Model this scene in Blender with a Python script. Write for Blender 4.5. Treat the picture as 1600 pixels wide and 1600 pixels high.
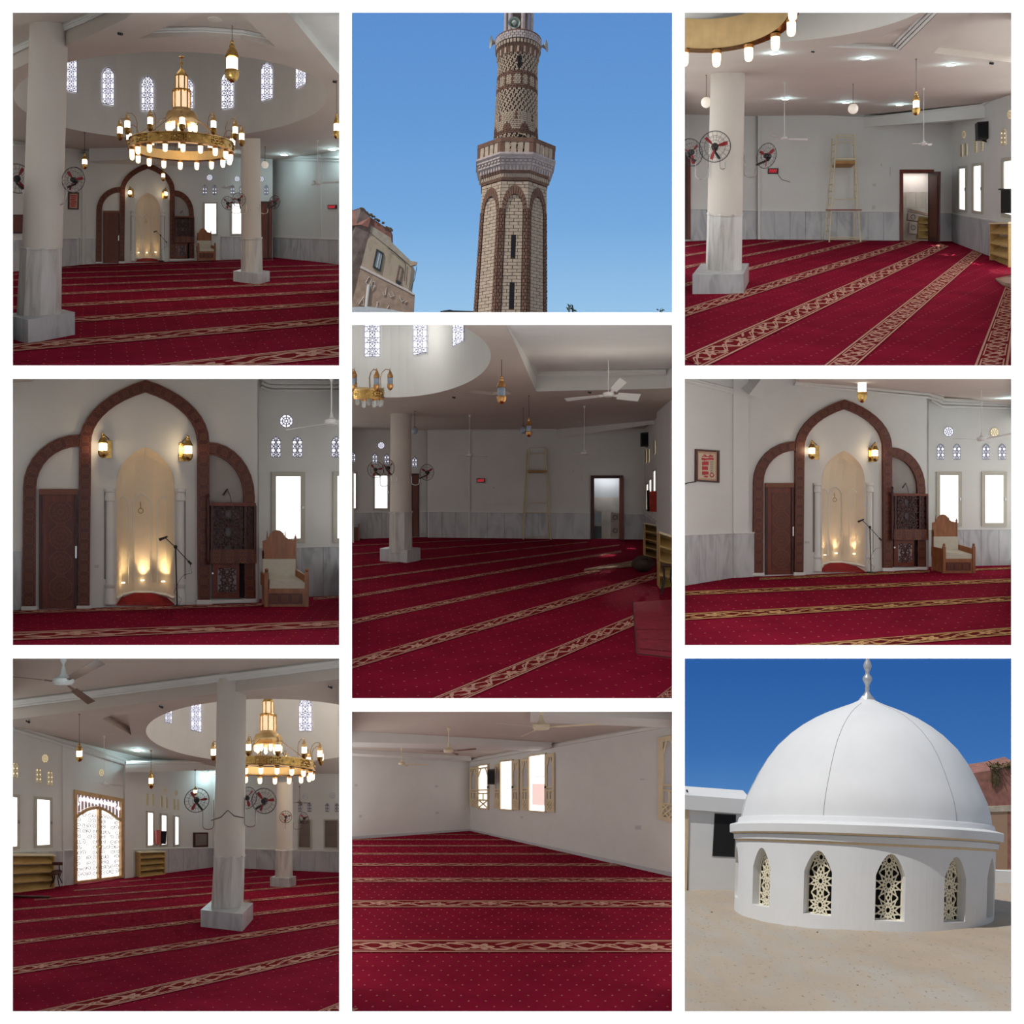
import bpy, bmesh, math, random
from mathutils import Vector
from mathutils.geometry import tessellate_polygon
random.seed(7)
scene = bpy.context.scene
for _o in list(bpy.data.objects): bpy.data.objects.remove(_o)
COL = scene.collection
F = 2000.0      # focal length in pixels of a 1600 px wide frame
V = Vector

# ------------------------------------------------------------------ camera, sky, sun, exposure
cam = bpy.data.cameras.new('camera'); camo = bpy.data.objects.new('camera', cam); COL.objects.link(camo)
camo.location = (0, 0, 0); camo.rotation_euler = (math.pi/2, 0, 0)
cam.sensor_width = 36; cam.lens = 36*F/1600; cam.clip_end = 1000
scene.camera = camo
scene.view_settings.view_transform = 'Standard'; scene.view_settings.look = 'None'
scene.view_settings.gamma = 1; scene.view_settings.exposure = 0.0
scene.view_settings.use_curve_mapping = False
world = bpy.data.worlds.new('world'); scene.world = world; world.use_nodes = True
_bg = world.node_tree.nodes['Background']; _bg.inputs[0].default_value = (0.86, 0.95, 1.12, 1); _bg.inputs[1].default_value = 0.37
scene.cycles.adaptive_threshold = .05; scene.cycles.adaptive_min_samples = 12; scene.cycles.max_bounces = 5; scene.cycles.diffuse_bounces = 3; scene.cycles.glossy_bounces = 2; scene.cycles.caustics_reflective = False; scene.cycles.caustics_refractive = False
sun = bpy.data.lights.new('sun', 'SUN'); sun.energy = 2.95; sun.angle = 0.009; sun.color = (1.0, .97, .92)
suno = bpy.data.objects.new('sun', sun); COL.objects.link(suno)
suno.rotation_euler = V((-.460, -.262, .848)).to_track_quat('Z', 'Y').to_euler()

def area_lamp(name, loc, direction, sx, sy, power, color=(1, 1, 1)):
    l = bpy.data.lights.new(name, 'AREA'); l.shape = 'RECTANGLE'; l.size = sx; l.size_y = sy
    l.energy = power; l.color = color
    o = bpy.data.objects.new(name, l); COL.objects.link(o); o.location = loc
    o.rotation_euler = V(direction).to_track_quat('-Z', 'Z').to_euler()
    return o
def point_lamp(name, loc, power, color=(1, .8, .55), r=.1):
    l = bpy.data.lights.new(name, 'POINT'); l.energy = power; l.color = color; l.shadow_soft_size = r
    o = bpy.data.objects.new(name, l); COL.objects.link(o); o.location = loc
    return o

# two broad unseen lamps added to wash the front wall white
area_lamp('wall_wash_left', (-12, 8, 0), (11, 12, 0), 3, 11, 1500, (1, .985, .96)); area_lamp('wall_wash_right', (12, 8, 0), (-11, 12, 0), 3, 11, 1500, (1, .985, .96))

# unseen fill lamps added to every hall: (panel, power from left, right, opening side, tint)
HALL_FILL = {
    'TL': (70, 130, 0, (.97, 1, 1.0)),
    'TR': (240, 370, 30, (.97, 1, 1.0)),
    'ML': (34, 50, 20, (1, .98, .96)),
    'MR': (125, 135, 45, (1, .98, .96)),
    'C':  (100, 36, 16, (1, .97, .92)),
    'BL': (95, 105, 0, (.95, 1, 1.0)),
    'BM': (240, 170, 12, (1, .97, .93)),
}
PANEL = {'TL': (20, 20, 530, 571), 'TM': (550, 20, 1050, 488), 'TR': (1070, 20, 1580, 571),
         'ML': (20, 592, 530, 1008), 'C': (550, 508, 1050, 1091), 'MR': (1070, 592, 1580, 1008),
         'BL': (20, 1029, 530, 1580), 'BM': (550, 1112, 1050, 1580), 'BR': (1070, 1029, 1580, 1580)}

# ------------------------------------------------------------------ geometry helpers
def P(px, py, Z): return V(((px-800)*Z/F, Z, (800-py)*Z/F))
class Surf:
    """a plane in the place; at() gives its point along a line of sight, pt() the same lifted d (in local pixels) off it"""
    def __init__(s, o, n):
        s.o = V(o); s.n = V(n).normalized()
        if s.n.dot(s.o) > 0: s.n = -s.n
    def at(s, px, py):
        r = V(((px-800)/F, 1, (800-py)/F)); return r*(s.o.dot(s.n)/r.dot(s.n))
    def pt(s, px, py, d=0):
        p = s.at(px, py); return p + s.n*(d*p.y/F)
    def Z(s, px, py): return s.at(px, py).y
def frontal(Z): return Surf((0, Z, 0), (0, -1, 0))
def plane3(a, b, c): return Surf(a, (V(b)-V(a)).cross(V(c)-V(a)))
def rake(y0, Z0, y1, Z1):
    a = P(800, y0, Z0); b = P(800, y1, Z1); return plane3(a, b, a+V((1, 0, 0)))
def slope_of(S): return -S.n.y/S.n.z
def wallsurf(floor, a, b):
    A = floor.at(*a); B = floor.at(*b); return plane3(A, B, A+V((0, 0, 1)))

ORG = {}
class MB:
    def __init__(s): s.v = []; s.f = []; s.uv = {}
    def add(s, pts, faces):
        n = len(s.v); s.v += [V(p) for p in pts]; s.f += [tuple(i+n for i in f) for f in faces]; return s
    def poly(s, pts, uv=None):
        n = len(s.v); s.v += [V(p) for p in pts]; s.f.append(tuple(range(n, n+len(pts))))
        if uv: s.uv[len(s.f)-1] = uv
        return s
    def prism(s, a, b):
        n = len(a); s.add(list(a)+list(b), [tuple(range(n)), tuple(range(2*n-1, n-1, -1))] +
                          [(i, i+n, (i+1) % n+n, (i+1) % n) for i in range(n)]); return s
    def plate(s, S, pts, d0, d1): return s.prism([S.pt(x, y, d1) for x, y in pts], [S.pt(x, y, d0) for x, y in pts])
    def rect(s, S, x0, y0, x1, y1, d0, d1): return s.plate(S, [(x0, y0), (x1, y0), (x1, y1), (x0, y1)], d0, d1)
    def ring(s, S, outer, inner, d0, d1):
        n = len(outer)
        for i in range(n):
            j = (i+1) % n; s.plate(S, [outer[i], outer[j], inner[j], inner[i]], d0, d1)
        return s
    def strip(s, S, outer, inner, d0, d1, uvw=None):
        """open band between two polylines, as one solid with uv along it"""
        n = len(outer); L = 0
        for i in range(n-1):
            q = [outer[i], outer[i+1], inner[i+1], inner[i]]
            a = [S.pt(x, y, d1) for x, y in q]; b = [S.pt(x, y, d0) for x, y in q]
            w = (a[0]-a[3]).length; dl = ((a[1]-a[0]).length+(a[2]-a[3]).length)/2/max(w, 1e-6)
            s.poly(a, [(L, 1), (L+dl, 1), (L+dl, 0), (L, 0)]); L += dl
            s.poly([a[0], b[0], b[1], a[1]]); s.poly([a[3], a[2], b[2], b[3]]); s.poly(b[::-1])
            if i == 0: s.poly([a[0], a[3], b[3], b[0]])
            if i == n-2: s.poly([a[1], b[1], b[2], a[2]])
        return s
    def box(s, c, hx, hy, hz, b=0):
        c = V(c); s.prism([c+V((x*hx, -hy, z*hz-b*hy)) for x, z in ((-1, -1), (1, -1), (1, 1), (-1, 1))],
                          [c+V((x*hx, hy, z*hz+b*hy)) for x, z in ((-1, -1), (1, -1), (1, 1), (-1, 1))]); return s
    def tube(s, pts, r, n=6, closed=False, r1=None):
        pts = [V(p) for p in pts]; m = len(pts); base = len(s.v); up = V((0, 0, 1))
        for i, p in enumerate(pts):
            if closed: t = pts[(i+1) % m]-pts[i-1]
            else: t = pts[min(i+1, m-1)]-pts[max(i-1, 0)]
            t = t.normalized() if t.length > 1e-9 else up
            a = t.cross(V((0, 1, 0)) if abs(t.y) < .9 else V((1, 0, 0))).normalized(); bb = t.cross(a)
            rr = r if r1 is None else r+(r1-r)*i/max(m-1, 1)
            for k in range(n):
                an = 2*math.pi*k/n; s.v.append(p+a*math.cos(an)*rr+bb*math.sin(an)*rr)
        for i in range(m if closed else m-1):
            j = (i+1) % m
            for k in range(n): s.f.append((base+i*n+k, base+i*n+(k+1) % n, base+j*n+(k+1) % n, base+j*n+k))
        if not closed:
            s.f.append(tuple(base+k for k in range(n))[::-1]); s.f.append(tuple(base+(m-1)*n+k for k in range(n)))
        return s
    def lathe(s, rings, n=16, a0=0, caps=True, ky=1):
        """rings: (centre, radius, rake)"""
        base = len(s.v); m = len(rings)
        for c, r, b in rings:
            for k in range(n):
                a = 2*math.pi*k/n+a0; dy = math.sin(a)*r*ky
                s.v.append(V(c)+V((math.cos(a)*r, dy, b*dy)))
        for i in range(m-1):
            for k in range(n): s.f.append((base+i*n+k, base+i*n+(k+1) % n, base+(i+1)*n+(k+1) % n, base+(i+1)*n+k))
        if caps:
            s.f.append(tuple(base+k for k in range(n))[::-1]); s.f.append(tuple(base+(m-1)*n+k for k in range(n)))
        return s
    def turn(s, px, Z, prof, n=14, b=0, d=0, a0=0):
        """turned solid: prof = [(py, r_px)], axis at px and depth Z"""
        q = Z/F; return s.lathe([(P(px, y, Z)-V((0, d*q, 0)), r*q, b) for y, r in prof], n, a0)
    def ball(s, c, r, n=14, m=9, rz=None):
        rz = r if rz is None else rz
        return s.lathe([(V(c)+V((0, 0, rz*math.cos(math.pi*i/m))), max(r*math.sin(math.pi*i/m), r*.02), 0) for i in range(m+1)], n)
    def flat(s, S, outer, holes=(), d=0):
        loops = [[V((x, y, 0)) for x, y in l] for l in [outer]+list(holes)]
        allp = [p for l in ([outer]+list(holes)) for p in l]
        tr = tessellate_polygon(loops)
        return s.add([S.pt(x, y, d) for x, y in allp], [t for t in tr])
    def build(s, name, mat, parent=None, label=None, cat=None, group=None, kind=None, smooth=False, org=None):
        me = bpy.data.meshes.new(name)
        if parent is not None: O = ORG[parent.name]
        elif org is not None: O = V(org)
        else:
            xs = [p.x for p in s.v]; ys = [p.y for p in s.v]; zs = [p.z for p in s.v]
            O = V(((min(xs)+max(xs))/2, (min(ys)+max(ys))/2, min(zs)))
        me.from_pydata([p-O for p in s.v], [], s.f)
        if s.uv:
            ul = me.uv_layers.new(name='UVMap')
            for fi, uv in s.uv.items():
                for k, li in enumerate(me.polygons[fi].loop_indices): ul.data[li].uv = uv[k]
        bm = bmesh.new(); bm.from_mesh(me); bmesh.ops.recalc_face_normals(bm, faces=bm.faces); bm.to_mesh(me); bm.free()
        me.materials.append(M[mat] if isinstance(mat, str) else mat)
        if smooth:
            me.polygons.foreach_set('use_smooth', [True]*len(me.polygons)); me.set_sharp_from_angle(angle=math.radians(38))
        o = bpy.data.objects.new(name, me); COL.objects.link(o); ORG[o.name] = O
        if parent is not None: o.parent = parent
        else: o.location = O
        tag(o, label, cat, group, kind); return o
def tag(o, label=None, cat=None, group=None, kind=None):
    if label: o['label'] = label
    if cat: o['category'] = cat
    if group: o['group'] = group
    if kind: o['kind'] = kind
    return o
def thing(name, loc, label, cat, group=None):
    o = bpy.data.objects.new(name, None); COL.objects.link(o); o.location = loc; o.empty_display_size = .2
    ORG[o.name] = V(loc); return tag(o, label, cat, group)

def arch(x0, x1, ytop, ybot, spring, n=7, pointed=True):
    """outline of an arched opening, from bottom left over the top to bottom right"""
    cx = (x0+x1)/2; h = (x1-x0)/2; H = spring-ytop; pts = [(x0, ybot)]
    for i in range(n+1):
        t = i/n
        if pointed: a = t*1.12; x = h*(1-(1-math.cos(a))/(1-math.cos(1.12))); y = H*math.sin(a)/math.sin(1.12)
        else: x = h*math.cos(t*math.pi/2); y = H*math.sin(t*math.pi/2)
        pts.append((cx-x, spring-y))
    return pts+[(2*cx-x, y) for x, y in pts[-2::-1]]
def inside(p, poly):
    x, y = p; c = False; n = len(poly)
    for i in range(n):
        x0, y0 = poly[i]; x1, y1 = poly[i-1]
        if (y0 > y) != (y1 > y) and x < (x1-x0)*(y-y0)/(y1-y0)+x0: c = not c
    return c
def rosette_segments(x0, y0, x1, y1, R, k=10):
    """line pattern of interlocking star rosettes over a rectangle (pixels)"""
    seg = []; cols = max(1, round((x1-x0)/(2*R))); dx = (x1-x0)/cols; rows = int((y1-y0)/(1.75*R))+2
    for c in range(cols):
        for r in range(rows):
            cx = x0+dx*(c+.5); cy = y1-R*.8-r*1.75*R
            rr = [(R*.24), (R*.62), (R*.98)]
            p = lambda q, a: (cx+q*math.cos(a), cy+q*math.sin(a))
            for i in range(k):
                a = 2*math.pi*i/k; b = 2*math.pi*(i+1)/k; h = (a+b)/2
                seg += [(p(rr[0], a), p(rr[0], b)), (p(rr[0], a), p(rr[1], a)), (p(rr[1], a), p(rr[2], h)), (p(rr[1], b), p(rr[2], h)), (p(rr[2], h), p(rr[2]*1.25, h))]
                seg += [(p(rr[1]*.98, a), p(rr[1]*.72, h)), (p(rr[1]*.98, b), p(rr[1]*.72, h))]
    return seg
def lattice(mb, mapf, poly, segs, w):
    """bars along the segments that lie inside poly; mapf(x, y, d) -> point"""
    for (a, b) in segs:
        m = ((a[0]+b[0])/2, (a[1]+b[1])/2)
        if not (inside(m, poly) and (inside(a, poly) or inside(b, poly))): continue
        dx = b[0]-a[0]; dy = b[1]-a[1]; L = math.hypot(dx, dy)
        if L < 1e-6: continue
        nx = -dy/L*w/2; ny = dx/L*w/2
        q = [(a[0]+nx, a[1]+ny), (b[0]+nx, b[1]+ny), (b[0]-nx, b[1]-ny), (a[0]-nx, a[1]-ny)]
        mb.prism([mapf(x, y, 1) for x, y in q], [mapf(x, y, 0) for x, y in q])
    return mb
def lerp(a, b, t): return a+(b-a)*t
def interp(tab, x):
    tab = sorted(tab)
    if x <= tab[0][0]: return tab[0][1]
    for (a, fa), (b, fb) in zip(tab, tab[1:]):
        if x <= b: return fa+(fb-fa)*(x-a)/(b-a)
    return tab[-1][1]
# ------------------------------------------------------------------ procedural materials
M = {}
def s2l(c): return c/12.92 if c <= .04045 else ((c+.055)/1.055)**2.4
def rgb(r, g, b): return (s2l(r/255), s2l(g/255), s2l(b/255), 1)
class X:
    """socket wrapper: arithmetic builds Math nodes"""
    nt = None
    def __init__(s, k): s.k = k
    @staticmethod
    def m(op, *a):
        n = X.nt.nodes.new('ShaderNodeMath'); n.operation = op
        for i, q in enumerate(a):
            if isinstance(q, X): X.nt.links.new(q.k, n.inputs[i])
            else: n.inputs[i].default_value = q
        return X(n.outputs[0])
    def __add__(s, o): return X.m('ADD', s, o)
    def __sub__(s, o): return X.m('SUBTRACT', s, o)
    def __mul__(s, o): return X.m('MULTIPLY', s, o)
    def __truediv__(s, o): return X.m('DIVIDE', s, o)
    def lt(s, o): return X.m('LESS_THAN', s, o)
    def gt(s, o): return X.m('GREATER_THAN', s, o)
    def abs(s): return X.m('ABSOLUTE', s)
    def fr(s): return X.m('FRACT', s)
    def fl(s): return X.m('FLOOR', s)
    def sin(s): return X.m('SINE', s)
    def cos(s): return X.m('COSINE', s)
    def mx(s, o): return X.m('MAXIMUM', s, o)
    def mn(s, o): return X.m('MINIMUM', s, o)
def newmat(name):
    m = bpy.data.materials.new(name); m.use_nodes = True; nt = m.node_tree; X.nt = nt
    M[name] = m; return m, nt, nt.nodes['Principled BSDF']
def coords(nt, kind='Object'):
    t = nt.nodes.new('ShaderNodeTexCoord'); return t.outputs[kind]
def uvxy(nt):
    sp = nt.nodes.new('ShaderNodeSeparateXYZ'); nt.links.new(coords(nt, 'UV'), sp.inputs[0]); return X(sp.outputs[0]), X(sp.outputs[1])
def noise(nt, scale, detail=4, vec=None, dist=0, st=None):
    n = nt.nodes.new('ShaderNodeTexNoise'); n.inputs['Scale'].default_value = scale; n.inputs['Detail'].default_value = detail
    n.inputs['Distortion'].default_value = dist
    v = vec or coords(nt)
    if st:
        mp = nt.nodes.new('ShaderNodeMapping'); mp.inputs['Scale'].default_value = st; nt.links.new(v, mp.inputs[0]); v = mp.outputs[0]
    nt.links.new(v, n.inputs['Vector']); return n.outputs['Fac']
def mix(nt, fac, a, b):
    n = nt.nodes.new('ShaderNodeMix'); n.data_type = 'RGBA'
    for i, q in ((0, fac), (6, a), (7, b)):
        q = q.k if isinstance(q, X) else q
        if isinstance(q, (tuple, list, float, int)): n.inputs[i].default_value = q
        else: nt.links.new(q, n.inputs[i])
    return n.outputs[2]
def ramp(nt, fac, stops):
    n = nt.nodes.new('ShaderNodeValToRGB'); e = n.color_ramp.elements
    while len(e) < len(stops): e.new(.5)
    for k, (p, c) in enumerate(stops): e[k].position = p; e[k].color = c
    nt.links.new(fac.k if isinstance(fac, X) else fac, n.inputs[0]); return n.outputs[0]
def bump(nt, bs, h, st=.3, dist=.02):
    n = nt.nodes.new('ShaderNodeBump'); n.inputs['Strength'].default_value = st; n.inputs['Distance'].default_value = dist
    nt.links.new(h.k if isinstance(h, X) else h, n.inputs['Height']); nt.links.new(n.outputs[0], bs.inputs['Normal'])
def mk(name, col, rough=.6, metal=0, var=.08, scale=3, bmp=0, bscale=None, emit=0, ecol=None, st=None):
    m, nt, bs = newmat(name); c = col if len(col) == 4 else (*col, 1)
    bs.inputs['Roughness'].default_value = rough; bs.inputs['Metallic'].default_value = metal
    if var:
        f = noise(nt, scale, st=st)
        nt.links.new(ramp(nt, f, [(.3, tuple(k*(1-var) for k in c[:3])+(1,)), (.7, tuple(min(1, k*(1+var)) for k in c[:3])+(1,))]), bs.inputs['Base Color'])
    else: bs.inputs['Base Color'].default_value = c
    if bmp: bump(nt, bs, noise(nt, bscale or scale*6), bmp)
    if emit:
        bs.inputs['Emission Color'].default_value = (*(ecol or c)[:3], 1); bs.inputs['Emission Strength'].default_value = emit
    return m
mk('board_white', (.97, .97, .965), .7, var=0)
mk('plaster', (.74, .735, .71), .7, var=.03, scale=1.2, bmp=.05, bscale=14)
mk('plaster_ceiling', (.60, .53, .47), .75, var=.03, scale=.8)  # wall plaster darkened, the ceilings' shade put into its colour
mk('whitewash', (.66, .665, .67), .8, var=.035, scale=.35, bmp=.25, bscale=.9)
mk('niche_plaster', (.80, .70, .55), .6, var=.03)
mk('white_gloss', (.78, .78, .75), .35, var=.02)
mk('cream_paint', (.80, .70, .47), .5, var=.06)
mk('cream_lattice', (.72, .66, .50), .55, var=.05)
mk('white_lattice', (.34, .34, .40), .55, var=.03)
mk('window_frame', (.52, .49, .41), .45, var=.03)
mk('shutter_cream', (.72, .60, .40), .5, var=.06)
mk('brass', (.62, .40, .13), .26, 1, var=.25, scale=9, bmp=.25, bscale=40)
mk('brass_dark', (.30, .17, .05), .32, 1, var=.3, scale=12)
mk('brass_pale', (.78, .55, .28), .3, 1, var=.1, scale=8)
mk('copper', (.62, .33, .13), .3, 1, var=.2, scale=9)
mk('gold_inner', (.78, .56, .28), .35, .6, var=.1)
mk('chrome', (.55, .55, .55), .25, 1, var=.05)
mk('black_plastic', (.012, .012, .014), .4, var=.1)
mk('black_cloth', (.010, .010, .012), .9, var=.1)
mk('wire_black', (.03, .03, .035), .4, var=0)
mk('blade_red', (.33, .015, .02), .35, var=.05)
mk('fan_white', (.72, .72, .70), .35, var=.02)
mk('fan_cream', (.70, .60, .42), .4, var=.03)
mk('fan_brown', (.20, .12, .09), .5, var=.1)
mk('wood_dark', (.06, .013, .010), .45, var=.35, scale=4, bmp=.2, st=(3, 3, .3))
mk('wood_red', (.16, .028, .012), .4, var=.3, scale=4, bmp=.2, st=(4, 4, .4))
mk('wood_chair', (.30, .11, .04), .42, var=.25, scale=5, st=(3, 3, .5))
mk('wood_shelf', (.55, .36, .13), .5, var=.12, scale=4, st=(.6, .6, 5))
mk('cushion', (.62, .58, .48), .9, var=.05, scale=12, bmp=.2)
mk('red_led', (.6, .01, .02), .4, var=0, emit=.7, ecol=(1, .05, .08))
mk('red_cloth', (.45, .05, .03), .9, var=.2, scale=6)
mk('pink_cloth', (.62, .16, .15), .9, var=.1, scale=6)
mk('picture_paper', (.62, .36, .24), .7, var=.12, scale=6)
mk('picture_red', (.52, .04, .06), .7, var=.15, scale=8)
mk('picture_cream', (.66, .55, .40), .7, var=.1)
mk('ladder_paint', (.70, .62, .42), .5, var=.08)
mk('ladder_red', (.25, .03, .03), .6, var=.1)
mk('ladder_board', (.42, .22, .07), .6, var=.2)
mk('switch_white', (.6, .6, .57), .5, var=0)
mk('brick_cream', (.52, .405, .30), .85, var=.16, scale=2.3, bmp=.4, bscale=16)
mk('brick_brown', (.20, .105, .07), .85, var=.22, scale=2.3, bmp=.4, bscale=16)
mk('brick_pink', (.54, .45, .42), .85, var=.15, scale=2.3, bmp=.3, bscale=16)
mk('mortar', (.13, .085, .06), .95, var=.15, scale=3)
mk('slit_dark', (.006, .006, .008), .9, var=0)
mk('horn_grey', (.42, .41, .38), .45, var=.1)
mk('horn_green', (.42, .48, .42), .35, var=.15, scale=4)
mk('concrete', (.42, .37, .30), .95, var=.18, scale=1.5, bmp=.4)
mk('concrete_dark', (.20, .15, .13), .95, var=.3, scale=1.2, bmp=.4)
mk('chalk', (.66, .60, .55), .9, var=.1)
mk('pale_roof', (.60, .66, .70), .7, var=.05)
mk('dark_frame', (.03, .035, .035), .5, var=.1)
mk('house_glass', (.42, .52, .58), .2, var=.1)
mk('leaf', (.05, .075, .03), .8, var=.4, scale=8)
mk('debris', (.13, .10, .05), .95, var=.4, scale=6)
mk('beige_trim', (.62, .48, .30), .9, var=.08)
mk('metal_finial', (.50, .51, .53), .35, .6, var=.05)
mk('groove', (.30, .31, .32), .9, var=0)
mk('stove', (.10, .12, .14), .4, var=.2)
mk('tile_dado', (.58, .52, .46), .4, var=.16, scale=2.5)
mk('box_card', (.62, .50, .44), .8, var=.12, scale=5)
mk('pink_plaster', (.75, .68, .64), .8, var=.03)
mk('pale_grey', (.55, .56, .58), .6, var=.03)
mk('bag_brown', (.055, .03, .025), .8, var=.35, scale=6, bmp=.6)
mk('mat_brown', (.30, .18, .12), .95, var=.3, scale=8)
mk('dim_glass', (.22, .18, .16), .3, var=.1)
mk('bulb', (1, .9, .7), .3, var=0, emit=2.6, ecol=(1, .74, .42))
mk('lamp_glass', (1, .95, .85), .25, var=0, emit=3.2, ecol=(1, .86, .66))
mk('tier_glass', (1, .8, .6), .3, var=0, emit=.85, ecol=(1, .68, .42))
mk('globe_glass', (.8, .74, .66), .3, var=.12, scale=18, emit=.35, ecol=(1, .9, .78))
mk('unlit_glass', (.30, .36, .45), .15, var=.15, scale=20)
mk('unlit_bulb', (.45, .44, .42), .25, var=.1)
mk('led_panel', (1, 1, 1), .4, var=0, emit=7, ecol=(.72, .95, 1))
mk('ceiling_light_on', (1, 1, 1), .4, var=0, emit=2.2, ecol=(1, .99, .95))  # glow standing for sun glare on a ceiling
mk('uplight', (1, .8, .5), .4, var=0, emit=9, ecol=(1, .72, .36))
mk('daylight_pane', (1, 1, 1), .4, var=0, emit=1.5, ecol=(1, 1, 1))
mk('lattice_pane', (1, 1, 1), .4, var=0, emit=1.0, ecol=(.93, .93, 1.08))
mk('warm_pane', (1, .9, .7), .4, var=0, emit=.62, ecol=(1, .86, .58))
mk('sunlit_wall_outside', (.8, .45, .38), .8, var=.1, emit=.7, ecol=(1, .8, .75))
# marble
m, nt, bs = newmat('marble'); bs.inputs['Roughness'].default_value = .28
f = noise(nt, 1.7, 8, dist=1.6, st=(1.2, 1.2, .45)); g = noise(nt, .5, 3, st=(1.5, 1.5, .5))
nt.links.new(mix(nt, g, ramp(nt, f, [(.36, (.30, .31, .33, 1)), (.5, (.55, .56, .58, 1)), (.66, (.66, .67, .68, 1))]), (.54, .55, .57, 1)), bs.inputs['Base Color'])
m, nt, bs = newmat('marble_warm'); bs.inputs['Roughness'].default_value = .3
f = noise(nt, 2.6, 8, dist=1.4, st=(1.6, 1.6, .3)); g = noise(nt, .7, 3)
nt.links.new(mix(nt, g, ramp(nt, f, [(.34, (.32, .28, .26, 1)), (.5, (.58, .55, .52, 1)), (.66, (.68, .67, .66, 1))]), (.58, .56, .54, 1)), bs.inputs['Base Color'])
# red carpet with rows of small dots, uv in metres along / across the rows
def carpet(name, su, sv, ru=.055, rv=.09, base=(.24, .0055, .026), dotc=(.55, .24, .17, 1)):
    m, nt, bs = newmat(name); bs.inputs['Roughness'].default_value = .95; bs.inputs['Specular IOR Level'].default_value = .03
    u, v = uvxy(nt); u = u/su; v = v/sv
    odd = X.m('MODULO', v.fl(), 2.0).abs()
    du = ((u+odd*.5).fr()-.5)/ru; dv = (v.fr()-.5)/rv
    dot = (du*du+dv*dv).lt(1.0)
    uvv = coords(nt, 'UV')
    n1 = noise(nt, .8, 5, uvv, .6); n2 = noise(nt, 16, 3, uvv)
    c = mix(nt, n1, (base[0]*.62, base[1]*.6, base[2]*.62, 1), (base[0]*1.45, base[1]*1.7, base[2]*1.6, 1))
    c = mix(nt, X(n2)*.28, c, (base[0]*.5, base[1]*.5, base[2]*.45, 1))
    nt.links.new(mix(nt, dot*.8, c, dotc), bs.inputs['Base Color'])
    bump(nt, bs, n2, .3, .02)
    return m
carpet('carpet_a', .30, .50, .04, .06); carpet('carpet_b', .30, .46, .035, .055); carpet('carpet_c', .31, .36, .06, .075)
mk('carpet_plain', (.26, .010, .014), .95, var=.2, scale=6)
mk('rug_red', (.30, .012, .035), .95, var=.2, scale=5, bmp=.3)
# gold floral border woven in the carpet: u along (in widths), v across
def border(name, gold, dark):
    m, nt, bs = newmat(name); bs.inputs['Roughness'].default_value = .95; bs.inputs['Specular IOR Level'].default_value = .03
    u, v = uvxy(nt); p = (u/3.2).fr()*3.2; w = v-.5
    line = ((v-.07).abs().lt(.035)).mx((v-.93).abs().lt(.035))
    inner = w.abs().lt(.345)
    diag = ((w+(p-1.6)*.75).abs().lt(.055))*((p-1.6).abs().lt(.5))
    s1 = (w-(p*(math.pi*2/1.6)).sin()*.25).abs().lt(.036)
    s2 = (w-(p*(math.pi*2/.8)+1.3).sin()*.2-(p*(math.pi/1.6)).sin()*.1+.05).abs().lt(.038)
    def flower(cx, cy):
        a = p-cx; b = w-cy; r = X.m('SQRT', a*a+b*b); th = X.m('ARCTAN2', b, a)
        return (r.lt((th*5).cos()*.055+.19))*(r.gt((th*5).cos()*.02+.055))
    fl = flower(.72, .05).mx(flower(2.45, -.05))
    def leaf(cx, cy, an, a_, b_):
        ca, sa = math.cos(an), math.sin(an); x = ((p-cx)*ca+(w-cy)*sa)/a_; y = ((w-cy)*ca-(p-cx)*sa)/b_
        return (x*x+y*y).lt(1.0)
    for q_ in ((.22, .16, .6, .19, .045), (.3, -.2, -.5, .19, .045), (1.12, .2, .5, .18, .045), (1.2, -.17, -.6, .19, .045), (1.95, .18, -.5, .19, .045), (2.05, -.2, .5, .17, .045), (2.85, .2, .6, .18, .045), (2.95, -.14, -.5, .19, .045)):
        fl = fl.mx(leaf(*q_))
    step = ((w.abs()-.33).abs().lt(.03))*((p-1.6).abs().gt(.35))
    g = (((diag.mx(s1).mx(s2).mx(fl).mx(step)))*inner).mx(line)
    n2 = noise(nt, 9, 3, coords(nt, 'UV'))
    nt.links.new(mix(nt, g*(X(n2)*.5+.7).mn(1.0), dark, gold), bs.inputs['Base Color'])
    bump(nt, bs, n2, .3, .02)
border('carpet_border', (.58, .34, .26, 1), (.18, .010, .014, 1))
border('carpet_border_gold', (.62, .38, .17, 1), (.13, .010, .010, 1))
# carved wood frame with a row of star rosettes: u along (in widths), v across
m, nt, bs = newmat('carved_frame'); bs.inputs['Roughness'].default_value = .42
u, v = uvxy(nt); a = ((u*1.05).fr()-.5)/1.05; b = v-.5
r = X.m('SQRT', a*a+b*b); th = X.m('ARCTAN2', b, a)
star = (r-(.27+0.0)).abs().lt(.028); pet = ((th*8).cos().gt(.35))*(r.lt(.22))*(r.gt(.09)); cen = r.lt(.05)
edge = (b.abs()-.44).abs().lt(.02)
lnk = ((a.abs()-b.abs()).abs().lt(.03))*(r.gt(.3))
g = star.mx(pet).mx(cen).mx(edge).mx(lnk)
wn = noise(nt, 5, 4)
nt.links.new(mix(nt, g*.62, mix(nt, wn, (.060, .010, .006, 1), (.12, .022, .011, 1)), (.26, .085, .03, 1)), bs.inputs['Base Color'])
bump(nt, bs, g, .5, .02)
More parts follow.
